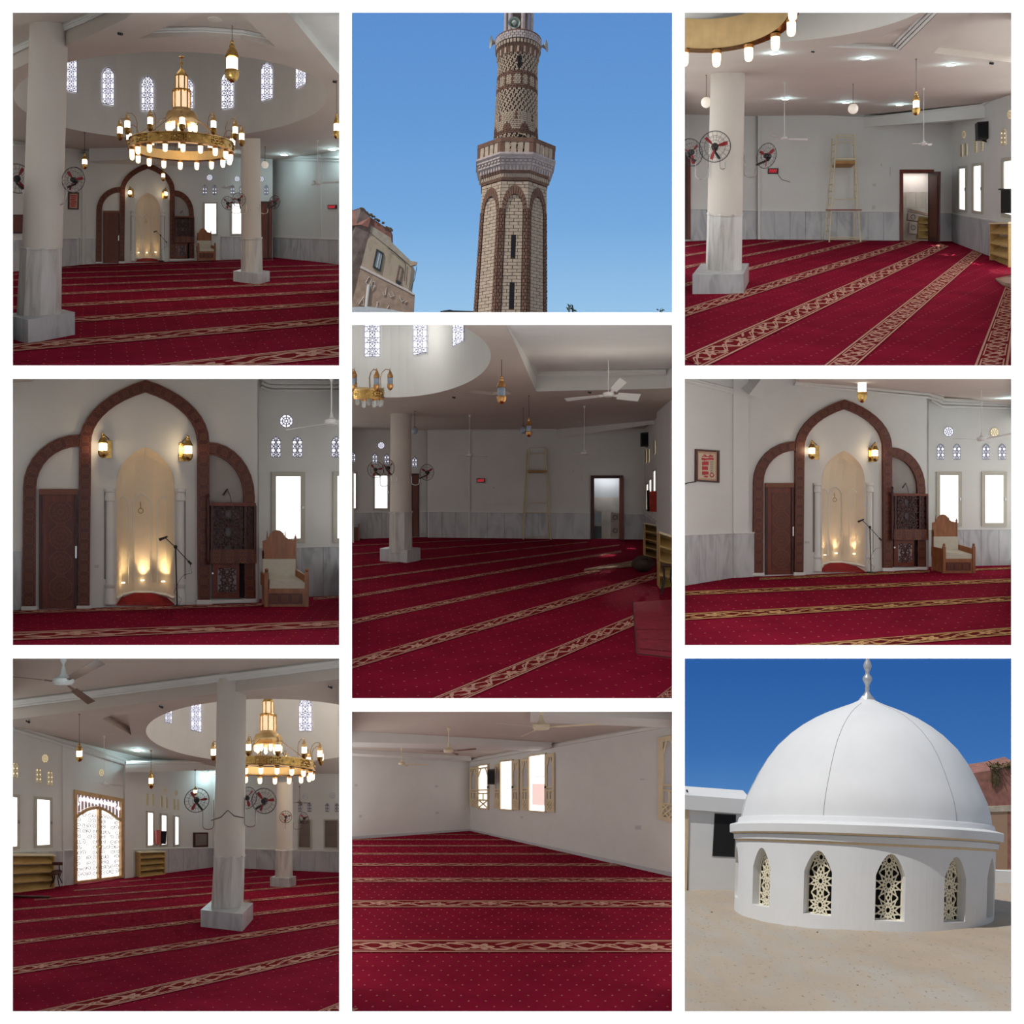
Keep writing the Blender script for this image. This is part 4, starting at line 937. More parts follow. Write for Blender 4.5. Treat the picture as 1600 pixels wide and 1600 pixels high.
# ================================================================== upper left hall
def hall_TL():
    W = 'in the upper left hall'; enclosure('TL')
    fl = rake(571, 22.6, 402, 44); b = slope_of(fl)
    f = make_floor(fl, [(14, 577), (536, 577), (536, 414), (425, 401), (133, 412), (14, 425)], 'carpet_a', (20, 543), (530, 501))
    bands(f, fl, [((20, 592), (530, 540), (20, 614), (530, 559)), ((20, 538), (530, 496), (20, 550), (530, 506.5)), ((20, 502), (530, 471), (20, 510.5), (530, 477)),
                  ((20, 479), (530, 453), (20, 484), (530, 457)), ((20, 461), (530, 439), (20, 464.5), (530, 442)), ((20, 448), (530, 429), (20, 450.5), (530, 431)),
                  ((20, 437), (530, 420.5), (20, 439), (530, 422)), ((20, 428.5), (530, 413.5), (20, 430), (530, 414.8)), ((95, 418.5), (425, 406), (95, 419.6), (425, 407))], ymax=571)
    w1 = wallsurf(fl, (14, 425), (133, 413)); w2 = wallsurf(fl, (133, 413.3), (425, 404)); w3 = wallsurf(fl, (425, 402), (536, 413.5))
    T = affine(187.4, 255.4, .4214, .437)
    a = wall('wall_left', w1, [(14, 210), (134, 210), (134, 413.5), (14, 425.5)]); c = wall('wall_back', w2, [(132, 205), (426, 205), (426, 405), (132, 414)], holes=[NICHE(T)])
    d = wall('wall_right', w3, [(425, 205), (538, 205), (538, 414), (425, 402.5)])
    dado(a, w1, (21, 375, 424), (120, 373, 414.5), 4); dado(a, w1, (123, 373, 414), (133, 373, 413.4), 1)
    dado(c, w2, (134, 373, 413), (149, 373, 412.5), 1); dado(c, w2, (345, 370.5, 406), (406, 370.5, 404.5), 3); dado(d, w3, (426, 371, 402), (530, 375, 412.5), 7)
    MB().plate(w1, [(127, 240), (134, 240), (134, 413.4), (127, 414)], 0, 3).build('wall_pilaster', 'plaster', kind='structure')
    MB().plate(w3, [(500, 240), (503, 240), (503, 410), (500, 409.5)], 0, 1.2).build('wall_pilaster', 'plaster', kind='structure')
    mihrab(w2, T, .43, W, fl, lampw=1.2, upw=6)
    # ceiling: soffit with the round opening of the dome
    S = rake(20, 23.2, 243, 42.6)
    ell = ellipse(267, 149, 246, 68); cof = [(217, 60), (290, 30), (325, 18), (372, 18), (430, 73), (380, 62), (320, 57.5), (260, 58)]
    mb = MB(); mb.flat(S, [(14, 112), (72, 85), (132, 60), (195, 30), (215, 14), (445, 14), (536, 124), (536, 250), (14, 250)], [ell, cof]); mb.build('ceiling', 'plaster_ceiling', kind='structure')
    recess(S, ell, 220, -400, 'wall_dome_drum', 'plaster', smooth=True)
    recess(S, cof, 16, -50); recess(S, [(14, 112), (72, 85), (132, 60), (195, 30), (215, 14), (14, 14)], 34, -60); recess(S, [(445, 14), (536, 14), (536, 124)], 14, -60, mat='plaster')
    for h, r in ((31, .05), (27.5, .04), (24.5, .025)): molding([lift(S, p, h, -60)-V((0, .06, 0)) for p in ((14, 112), (72, 85), (132, 60), (195, 30), (215, 14))], r)
    for h, r in ((13, .03), (9, .02)): molding([lift(S, p, h, -60) for p in cof[3:]+cof[:1]], r)
    point_lamp('dome_daylight', P(267, 40, 32), 58, (1, .93, .84), 1.2)  # point lamp added inside the drum to brighten its walls
    D = Drum(S, 267, 149, 246, 68)
    for x0, x1, yt, yb, yb2, fl_ in ((103, 120, 84, 141, 145, False), (160, 178, 105, 161, 165, False), (221, 240, 119, 172, 173, False), (284, 302, 122, 170, 169, False), (346, 365, 112, 170, 168, False), (408, 426, 97, 158, 153, False), (462, 478, 103, 139, 131, True)):
        D.window(x0, x1, yt, yb, yb2, flat=fl_)
    A = S.at(139, 232); B = S.at(335, 227); beam(A, B, .40, .36, 2.0, slope_of(S))
    molding([w3.pt(425, 245, 2), w3.pt(536, 247, 2)], .05); molding([w2.pt(133, 246, 2), w2.pt(425, 246, 2)], .05); molding([w3.pt(425, 250, 1.2), w3.pt(536, 252, 1.2)], .03); molding([w1.pt(20, 226, 1.5), w1.pt(133, 236, 1.5)], .05)
    disc(S, 336, 30, 11, 'round plaster ceiling rose above the large pendant lantern '+W)
    cctv(S, 188, 53, 1.6, 'small white security camera on the beam '+W); cctv(S, 523, 128, 1.2, 'tiny security camera at the right edge of the ceiling '+W)
    # columns and their fans
    Zc = column(fl, [(77, 6, 28.8), (75.5, 85, 28.5), (66, 388, 29.8)], [(64.5, 386, 30.5), (61, 492, 33)], ((8, 527), (44, 537), (117, 523), 37), 'large near column with grey marble foot at the left edge '+W)
    Zd = column(fl, [(391.5, 216, 14.8), (392.5, 373, 15.6)], [(393, 372, 16.4), (393.5, 427, 17)], ((364.5, 439.5), (402.5, 444.5), (421.5, 439.5), 16.5), 'slimmer far column with white square plinth '+W)
    cage_fan(114.7, 281, 20, .25, Zc-.1, 'caged fan with red blades right of the near column '+W, [(105, 293), (104, 306), (99, 318), (94, 320)], spin=.2)
    cage_fan(27, 279, 23, -.5, Zc+.3, 'caged fan half hidden behind the left of the near column '+W, [(36, 296), (37, 310), (38, 320)], spin=1.2)
    cage_fan(356.5, 317.5, 10.5, -.55, Zd-.1, 'caged fan on the left of the far column '+W, ubend(362, 324, 377, 326, 8), nrad=12, spin=.4)
    cage_fan(373, 312, 11, .1, Zd-.6, 'caged fan on the front left of the far column '+W, ubend(376, 326, 385, 320, 8), nrad=12, spin=.9)
    cage_fan(429, 316, 10.5, .5, Zd-.1, 'caged fan on the right of the far column '+W, ubend(418.5, 326, 407, 320, 8), nrad=12, spin=.7)
    # hanging things
    chandelier(283.7, 229, .96, 31.5, .085, 'large lit brass ring chandelier under the dome '+W, power=35)
    pendant(362.7, 16, 63, 129, 10.5, 25.0, 'large near brass lantern hanging right of the chandelier '+W, power=0)
    pendant(132.3, 207, 239, 264.5, 4.4, S.Z(132, 207), 'small lit brass lantern hanging beside the picture '+W)
    pendant(255, 250, 264, 283, 3.2, 39.0, 'tiny lit lantern hanging before the niche arch top '+W)
    pendant(526, 126, 177, 217, 5.4, S.Z(526, 126), 'lit brass lantern cut by the right edge '+W)
    globe(414, 229, 257.5, 5.6, S.Z(414, 229), 'white glass globe pendant right of the far column '+W)
    ceiling_fan(496, 286.5, 5, 219, [(530, 284.5), (487, 289), (490, 282)], S.Z(496, 219), 'white ceiling fan on a long rod at the right '+W, w=1.6)
    ceiling_fan(352, 293, 4, 232, [(345, 293), (366, 291), (360, 296)], S.Z(352, 232), 'white ceiling fan left of the far column '+W, w=1.3)
    spot(S, 444, 241, 5.5, 'cool white recessed spotlight right of the globe pendant '+W, 9); spot(S, 519, 232.5, 6, 'cool white recessed spotlight above the ceiling fan '+W, 9)
    spot(S, 352, 237, 5, 'cool white recessed spotlight hidden beside the far column '+W, 10)
    # wall things
    p = MB().ring(w1, [(106, 300.5), (122.7, 300.5), (122, 327.7), (105.6, 327)], [(108, 303), (121, 303), (120.3, 325.5), (107.6, 325)], 0, 1.6).build('framed_picture', 'wood_dark', label='dark framed red picture on the wall behind the near column '+W, cat='picture')
    MB().plate(w1, [(108, 303), (121, 303), (120.3, 325.5), (107.6, 325)], .2, .8).build('print', 'picture_paper', p)
    mb = MB()
    for r_ in range(6): mb.rect(w1, 109.5+(r_ % 2), 305+r_*3.2, 119-(r_ % 3), 307+r_*3.2, .8, 1.0)
    mb.build('script_lines', 'picture_red', p)
    p = MB().rect(w1, 14, 335.5, 35.4, 365, 0, 2).build('notice_board', 'wood_dark', label='dark wooden notice board at the left edge '+W, cat='board'); MB().rect(w1, 14, 338, 33, 362, 2, 2.3).build('board_face', 'wood_red', p)
    led_clock(w3, 513.5, 320.5, 527, 326.5, 'black digital wall clock with red digits '+W)
    o = MB().plate(w2, [(406, 315), (425, 315), (425, 404), (406, 404.5)], 0, 2).build('door_'+str(next(DN)), 'wood_dark', kind='structure'); MB().plate(w2, [(408, 318), (417, 318), (417, 403), (408, 403)], 2, 2.6).build('leaf', 'wood_red', o); MB().plate(w2, [(419.5, 318), (423.5, 318), (423.5, 403), (419.5, 403)], 2, 3.6).build('side_leaf', 'wood_red', o)
    for x0, x1 in ((320, 337.5), (362.5, 379)): tall_window(w2, x0, x1, 318.5, 318.5, 365.5, 365.5, 2.4)
    for x in (316.6, 332, 360, 374.6, 412.6): small_window(w2, x, x+6.3, 289.5, 304.5, pane='lattice_pane', lat='white_lattice')
    for x, y, r_ in ((327.4, 277.5, 4.7), (370.4, 279.6, 4.3), (408.5, 280, 4.2)): round_window(w2, x, y, r_, pane='lattice_pane', lat='white_lattice')
hall_TL()

# ================================================================== upper right hall
def hall_TR():
    W = 'in the upper right hall'; enclosure('TR')
    fl = rake(571, 22.6, 374, 44); b = slope_of(fl)
    f = make_floor(fl, [(1064, 577), (1586, 577), (1586, 416), (1487.5, 376.5), (1187, 373), (1064, 377)], 'carpet_b', (1071, 482), (1416, 377))
    bands(f, fl, [((1521, 571), (1569.5, 450), (1577, 571), (1593, 450)), ((1288, 570), (1518, 393), (1340, 571), (1537.5, 395)), ((1070, 555), (1466, 382), (1109, 571.5), (1480, 386.5)),
                  ((1070, 482), (1416, 377), (1070, 496), (1438, 377.5)), ((1070, 443), (1334, 377), (1070, 448.5), (1355, 377)), ((1070, 416), (1281, 376.5), (1070, 420.4), (1290, 377)),
                  ((1070, 398.3), (1213, 376.5), (1070, 401.5), (1222, 377)), ((1070, 385), (1131, 376), (1070, 387), (1140, 376))], ymax=571)
    w1 = wallsurf(fl, (1064, 377.3), (1187, 373.7)); w2 = wallsurf(fl, (1184, 374.3), (1487.5, 377)); w3 = wallsurf(fl, (1487.5, 377), (1590, 417))
    a = wall('wall_left', w1, [(1064, 150), (1186, 150), (1186, 374.5), (1064, 378)])
    dr = [(1411, 270), (1451, 270), (1451, 374.5), (1411, 374)]
    c = wall('wall_back', w2, [(1184, 150), (1488, 150), (1488, 377.5), (1450.5, 377.5), (1450.5, 270), (1411, 270), (1411, 377), (1184, 374.6)])
    d = wall('wall_right', w3, [(1487.5, 110), (1590, 90), (1590, 417), (1487.5, 377.3)])
    dado(a, w1, (1078.5, 327, 376.5), (1184, 330, 374), 4); dado(c, w2, (1185.5, 330, 374), (1404.5, 332, 376), 9); dado(c, w2, (1466, 333, 377), (1487, 333.5, 377.2), 1); dado(d, w3, (1488.5, 334, 377.5), (1590, 352, 416.5), 7)
    MB().plate(w2, [(1184, 160), (1187.5, 160), (1187.5, 374.5), (1184, 374.5)], 0, 2.5).build('wall_pilaster', 'plaster', kind='structure')
    S = rake(20, 23.2, 178, 43.2)
    ell = [(max(x, 1067), max(y, 16)) for x, y in ellipse(1150, -28, 330, 96, 90)]
    ell = [p for i, p in enumerate(ell) if p != ell[i-1]]
    cof = [(1290, 73.5), (1340, 67), (1385, 53), (1425, 36), (1441, 24), (1450, 17), (1470, 17), (1407, 78.5)]
    lo = [p for p in ell if p[1] > 16.1 and p[0] > 1067.1]; lo.sort(key=lambda p: -p[0])
    # soffit outline runs under the dome rim, then round the bright side bay
    out = [(1586, 98), (1459, 83), (1522, 14)]+[(lo[0][0]+2, 14)]+lo+[(1064, lo[-1][1]), (1064, 190), (1586, 190)]
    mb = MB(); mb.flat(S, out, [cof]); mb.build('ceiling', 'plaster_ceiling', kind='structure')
    hole = lo+[(1064, lo[-1][1]), (1064, 14), (lo[0][0]+2, 14)]
    recess(S, hole, 240, -300, 'wall_dome_drum', 'plaster', smooth=True)
    recess(S, cof, 9, -40); recess(S, [(1586, 98), (1459, 83), (1522, 14), (1586, 14)], 10, -40)
    for h, r in ((2, .03), (5, .03), (8, .03)): molding([lift(S, p, h, -40)-V((.02*h, .02, 0)) for p in (cof[-2], cof[-1], cof[0])], r)
    A = P(1350, 185, w2.Z(1350, 190)-.02); B = P(1539, 164, w3.Z(1539, 170)-.02); beam(A, B, .30, .40, 4.2, .26)
    molding([A, B], .05)
    molding([w2.pt(1187, 178, 2), w2.pt(1350, 185, 2)], .05); molding([w2.pt(1187, 174, 2.5), w2.pt(1350, 180, 2.5)], .04); molding([w1.pt(1066, 163, 2), w1.pt(1184, 175, 2)], .05)
    molding([w3.pt(1539, 163, 2), w3.pt(1590, 120, 2)], .06); molding([w3.pt(1536, 157, 3), w3.pt(1590, 112, 3)], .05)
    point_lamp('dome_daylight', P(1200, -60, 30), 120, (1, .93, .84), 1.0)  # unseen lamp added above the drum rim
    disc(S, 1391, 56, 11, 'round plaster ceiling rose in the coffer '+W)
    cctv(S, 1549, 99, 1.3, 'tiny dark security camera on the side beam '+W); cctv(S, 1270, 81, 1, 'tiny security camera on the edge of the dome bay '+W)
    Zc = column(fl, [(1138, 70, 26.3), (1132.7, 336, 27.2)], [(1132.5, 334, 27.8), (1130.5, 428, 28.6)], ((1082, 459.5), (1161.5, 459), (1170, 440), 30.5), 'round cream column with marble foot and square plinth '+W)
    cage_fan(1117, 229, 24.5, .15, Zc-.75, 'caged fan with red blades facing front on the column '+W, ubend(1124.5, 248, 1132.5, 252, 12), spin=.35)
    cage_fan(1080, 238, 21.5, -.5, Zc-.15, 'caged fan left of the column, cut by the left edge '+W, ubend(1087, 252, 1107, 240, 28), spin=.9)
    cage_fan(1197.5, 243.5, 19.5, .9, Zc-.1, 'caged fan turned sideways right of the column '+W, ubend(1181, 258, 1163.5, 242, 19), spin=.5)
    chandelier(1117, 14, 1.5, 25.2, -.075, 'near brass ring chandelier cut by the upper left corner '+W, xmin=1066, ymin=-60, tower=False, lanterns=False, nb=14, power=0, a0=.36, rr=84, hb=2.2, bk=1.22)
    globe(1103.5, 117, 160, 8.3, S.Z(1104, 117), 'white glass globe pendant left of the column '+W); globe(1333, 131, 170, 8.0, S.Z(1333, 131), 'white glass globe pendant above the wooden ladder '+W)
    pendant(1431.5, 92, 142, 180.5, 5.7, S.Z(1432, 92), 'lit brass lantern hanging above the open door '+W)
    for x, y, r_, l in ((1209.6, 83, 6, 'nearest the chandelier bulbs'), (1352, 91, 6.5, 'mid near row'), (1486, 101, 6.5, 'at the near row right end'), (1227.4, 154, 5, 'at the far row left end'), (1322, 159.5, 5, 'beside the ladder globe'), (1405.6, 163, 5, 'left of the brass lantern')):
        spot(S, x, y, r_, 'cool white recessed spotlight '+l+' '+W, 11)
    ceiling_fan(1225.7, 217, 4.6, 128, [(1262, 218), (1203, 211), (1206, 222)], S.Z(1226, 128), 'white ceiling fan left of the ladder '+W, w=1.7)
    ceiling_fan(1443.2, 225, 5, 137, [(1425, 224.5), (1456, 226), (1449, 222)], S.Z(1443, 137), 'white ceiling fan above the open door '+W, w=1.8)
    # ladder tower
    Zl = fl.Z(1320, 378.5)-.02; Sl = frontal(Zl); q = Zl/F
    t = thing('ladder_tower', P(1320, 377, Zl), 'tall cream painted ladder scaffold standing against the back wall '+W, 'ladder')
    back = V((0, .22, 0))
    for (x0, y0), (x1, y1), bk in (((1307.4, 210.5), (1295.6, 378.5), 0), ((1334.3, 210), (1344.8, 378.5), 0), ((1303, 214), (1291.7, 371), 1), ((1337, 213), (1338.5, 371), 1)):
        mb = MB(); mb.tube([P(x0, y0, Zl)+back*bk, P(x1, y1, Zl)+back*bk], 1.25*q, 5); mb.build('leg', 'ladder_paint', t)
    for y, xa, xb in ((210.5, 1307, 1334), (215, 1309, 1331), (222.5, 1307, 1333), (311.5, 1301, 1340), (371, 1297, 1344), (374, 1296, 1345)):
        mb = MB(); mb.tube([P(xa, y, Zl), P(xb, y, Zl)], .9*q, 5); mb.build('cross_bar', 'ladder_paint', t)
    for i in range(14):
        y = 224+i*10.4; f_ = (y-210)/168
        for xa, xb in ((1303-12*f_, 1307-11*f_), (1334+10*f_, 1337+2*f_)):
            mb = MB(); mb.tube([P(xa, y, Zl)+back, P(xb, y+1.5, Zl)], .8*q, 4); mb.build('side_rung', 'ladder_paint', t)
    MB().rect(Sl, 1306, 251, 1336, 256, -22, 1).build('platform', 'ladder_board', t); MB().rect(Sl, 1304, 247.5, 1336, 250, 0, 1.5).build('toe_board', 'ladder_paint', t)
    MB().rect(Sl, 1290, 327.6, 1346, 329, 0, 2).build('red_bar', 'ladder_red', t)
    # open door and the small room behind it
    o = MB().ring(w2, [(1405.5, 265.4), (1459, 265.4), (1459, 376.6), (1405.5, 376.2)], [(1411, 270.5), (1453.5, 270.5), (1453.5, 377), (1411, 377)], -2, 2).build('door_'+str(next(DN)), 'wood_red', kind='structure')
    A = w2.at(1451, 268); Bv = P(1469, 268, A.y-1.3); A2 = w2.at(1451, 376.8); B2 = P(1469, 380, A.y-1.3)
    Ld = plane3(A, A2, Bv)
    leaf = MB().plate(Ld, [(1451, 268.5), (1469, 268), (1468, 378), (1450.8, 376.6)], -1, 1).build('leaf', 'wood_dark', o)
    mb = MB(); mb.plate(Ld, [(1454, 275), (1466, 275), (1465.5, 370), (1454, 370)], 1, 1.6); mb.uv[0] = [(0, 1), (1, 1), (1, 0), (0, 0)]; mb.build('carved_panel', 'carved_panel', leaf)
    Zr = w2.Z(1430, 372)+1.6; Sr = frontal(Zr)
    o = wall('wall_store', Sr, [(1398, 262), (1462, 262), (1462, 376), (1398, 376)], 'pink_plaster')
    for i in range(4):
        for j in range(3): MB().rect(Sr, 1399+i*16, 300+j*25, 1414.4+i*16, 324.4+j*25, .1, .8).build('tile', 'tile_dado', o)
    mb = MB(); mb.poly([P(1398, 375, Zr), P(1462, 375, Zr), w2.at(1462, 377), w2.at(1398, 376.6)]); mb.build('floor', 'tile_dado', kind='structure')
    shelf_unit(frontal(Zr-.5), (1431.6, 340, 374), (1450, 341, 374.5), 0, 10, 3, 'small pine shelf unit in the room beyond the open door '+W)
    for n_, (pts, m_) in enumerate((([(1417, 334), (1433, 338), (1431, 347), (1416, 345)], 'upper'), ([(1419, 348), (1431, 349), (1430, 367), (1418, 366)], 'lower'))):
        o = MB().plate(frontal(Zr-.6), pts, 0, 8).build('appliance_carton', 'box_card', label=m_+' printed carton leaning in the room beyond the open door '+W, cat='box')
        cx = sum(p[0] for p in pts)/4; cy = sum(p[1] for p in pts)/4; mb = MB(); mb.tube([frontal(Zr-.6).pt(cx+3.5*math.cos(i*.63), cy+3.5*math.sin(i*.63), 8.2) for i in range(10)], .5*Zr/F, 4, closed=True); mb.build('printed_ring', 'stove', o)
    o = MB().plate(frontal(Zr-.7), [(1418, 327), (1450, 335), (1450, 338), (1417, 331)], 0, 5).build('leaning_board', 'box_card', label='pale board leaning over the shelf beyond the open door '+W, cat='board'); MB().plate(frontal(Zr-.7), [(1419, 328), (1449, 335.6), (1449, 336.4), (1419, 329)], 5, 5.4).build('board_edge', 'ladder_board', o)
    area_lamp('store_room_window', P(1430, 268, Zr-.4), (0, .2, -1), 1, .5, 8, (1, .95, .9))  # area lamp pointing down at the top of the store room
    led_clock(w2, 1199.7, 263.6, 1215.7, 271.8, 'black digital wall clock with red digits right of the column '+W)
    MB().tube([w2.pt(1215, 272, .6), w2.pt(1222, 281, .6), w2.pt(1233, 284, .6)], .35*43/F, 4).build('clock_cable', 'wire_black', label='thin dark cable hanging below the wall clock '+W, cat='cable')
    plug(w2, 1233.5, 284, 3.5, 3, 'small socket at the end of the clock cable '+W); plug(w2, 1366, 289, 5, 4, 'upper pale socket right of the ladder '+W); plug(w2, 1365, 324, 5, 6, 'lower pale socket right of the ladder '+W); plug(w2, 1377, 257.5, 2, 3.5, 'tiny dark bracket high on the wall near the door '+W); plug(w2, 1391, 268, 1.4, 14, 'narrow vertical conduit left of the open door '+W)
    o = MB().rect(w1, 1064, 238, 1078, 374, 0, 3).build('door_'+str(next(DN)), 'wood_red', kind='structure'); MB().rect(w1, 1064, 242, 1074, 373, 3, 3.5).build('leaf', 'wood_dark', o)
    for (sx, sy), (dx, dy), pw, an in (((1506, 290), (1462, 384), 420, 14), ((1530, 290), (1480, 398), 500, 13), ((1575, 290), (1528, 412), 500, 14), ((1575, 280), (1566, 424), 450, 14)): sunspot(w3.pt(sx, sy, 8), fl.at(dx, dy), pw, an)
    # side wall
    tall_window(w3, 1500.7, 1509.8, 264, 263, 326.5, 328, 4, frx=2.2); tall_window(w3, 1523, 1534.5, 260, 258.5, 328.5, 330.5, 4.5, frx=2.8); tall_window(w3, 1570, 1586, 253, 250, 333, 337, 6, frx=4)
    for x0, x1, yt, yb in ((1501, 1504.6, 226, 245.5), (1508, 1511.4, 224, 243.5), (1522.4, 1526.8, 218, 239), (1532, 1536.4, 216, 236), (1564.5, 1572.5, 201, 227)): small_window(w3, x0, x1, yt, yb, dy=-1)
    round_window(w3, 1506.4, 210, 2.6, 6); round_window(w3, 1579, 179, 4, 7.5)
    speaker_box(frontal(w3.Z(1536, 210)-.3), [(1522, 195), (1540, 193.5), (1540, 220), (1523, 221.5)], 'black wall loudspeaker between the small lattice windows '+W, (1543, 223))
    shelf_unit(w3, (1562.5, 349, 412), (1592, 348, 424), 0, 16, 4, 'pine shoe shelf against the side wall at the right edge '+W)
    t = thing('hanging_garment', w3.pt(1577, 332, 3), 'black garment hanging in the nearest side window '+W, 'clothing'); MB().rect(w3, 1572, 297, 1586, 333, 3, 8).build('cloth', 'black_cloth', t); MB().rect(w3, 1569, 294.5, 1586, 297, 2, 9).build('rail', 'black_plastic', t)
    up = fl.n if fl.n.z > 0 else -fl.n
    mp = [(1555, 438), (1583, 432), (1583, 452), (1566, 447)]; mb = MB(); mb.prism([fl.at(*p)+up*.05 for p in mp], [fl.at(*p)+up*.014 for p in mp]); o = mb.build('folded_mat', 'mat_brown', label='folded brown prayer mat at the right edge of the carpet '+W, cat='mat')
    mb = MB(); q4 = [(1560, 439.5), (1584, 435), (1584, 448), (1568, 445)]; mb.prism([fl.at(*p)+up*.055 for p in q4], [fl.at(*p)+up*.05 for p in q4]); mb.build('mat_center', 'wood_chair', o)
hall_TR()
# ================================================================== middle left view: the prayer niche close up
def hall_ML():
    W = 'in the middle left view'; enclosure('ML', 37)
    fl = rake(1008, 22.6, 940, 32)
    f = make_floor(fl, [(14, 1014), (536, 1014), (536, 929), (405, 935), (405, 940), (14, 953.5)], 'carpet_a', (20, 994), (530, 976))
    bands(f, fl, [((20, 988), (530, 970.5), (20, 1001.5), (530, 981)), ((20, 955), (405, 943.5), (20, 960), (405, 947.5)), ((490, 934), (530, 931.5), (490, 938), (530, 935))], ymax=1008)
    w1 = wallsurf(fl, (14, 954), (405, 941.5)); w2 = wallsurf(fl, (405, 936), (536, 930)); T = lambda x, y: (x, y)
    a = wall('wall_back', w1, [(14, 580), (404.5, 580), (404.5, 942), (14, 954.5)], holes=[NICHE(T)]); c = wall('wall_right', w2, [(396, 580), (540, 580), (540, 930.3), (396, 936.5)])
    MB().plate(w1, [(402, 580), (404.5, 580), (404.5, 941.8), (402, 942)], -30, 0).build('wall_return', 'plaster', kind='structure')
    dado(a, w1, (20, 861, 953.5), (33, 861, 953), 1); dado(c, w2, (404, 857, 936), (538, 854, 930), 4)
    mihrab(w1, T, 1.0, W, fl, lampw=6, upw=48)
    for y, d, r in ((594, 6, .07), (601, 4, .05), (607, 2.5, .04)): molding([w2.pt(407, y-3, d), w2.pt(414, y+1, d), w2.pt(424, y+3, d), w2.pt(540, y+3.5, d)], r)
    plug(w1, 151, 885, 7, 5, 'pale double switch on the wall left of the niche '+W)
    tall_window(w2, 430.5, 469, 744.5, 744.5, 842, 841, 7); tall_window(w2, 526.5, 545, 744, 744, 841, 841, 7)
    for x in (423.5, 457, 518): small_window(w2, x, x+14.5, 682, 714, pane='lattice_pane', lat='white_lattice')
    round_window(w2, 447, 658, 10, pane='lattice_pane', lat='white_lattice')
    ceiling_fan(518, 661, 11, 588, [(447, 671.5), (545, 655), (540, 668)], 27.5, 'white ceiling fan with one long blade at the right edge '+W, w=2.6, mat='fan_white')
    p = frontal(30); MB().plate(w1, [(16, 584), (70, 584), (50, 596), (16, 598)], 0, 18).build('ceiling', 'plaster_ceiling', kind='structure')
hall_ML()

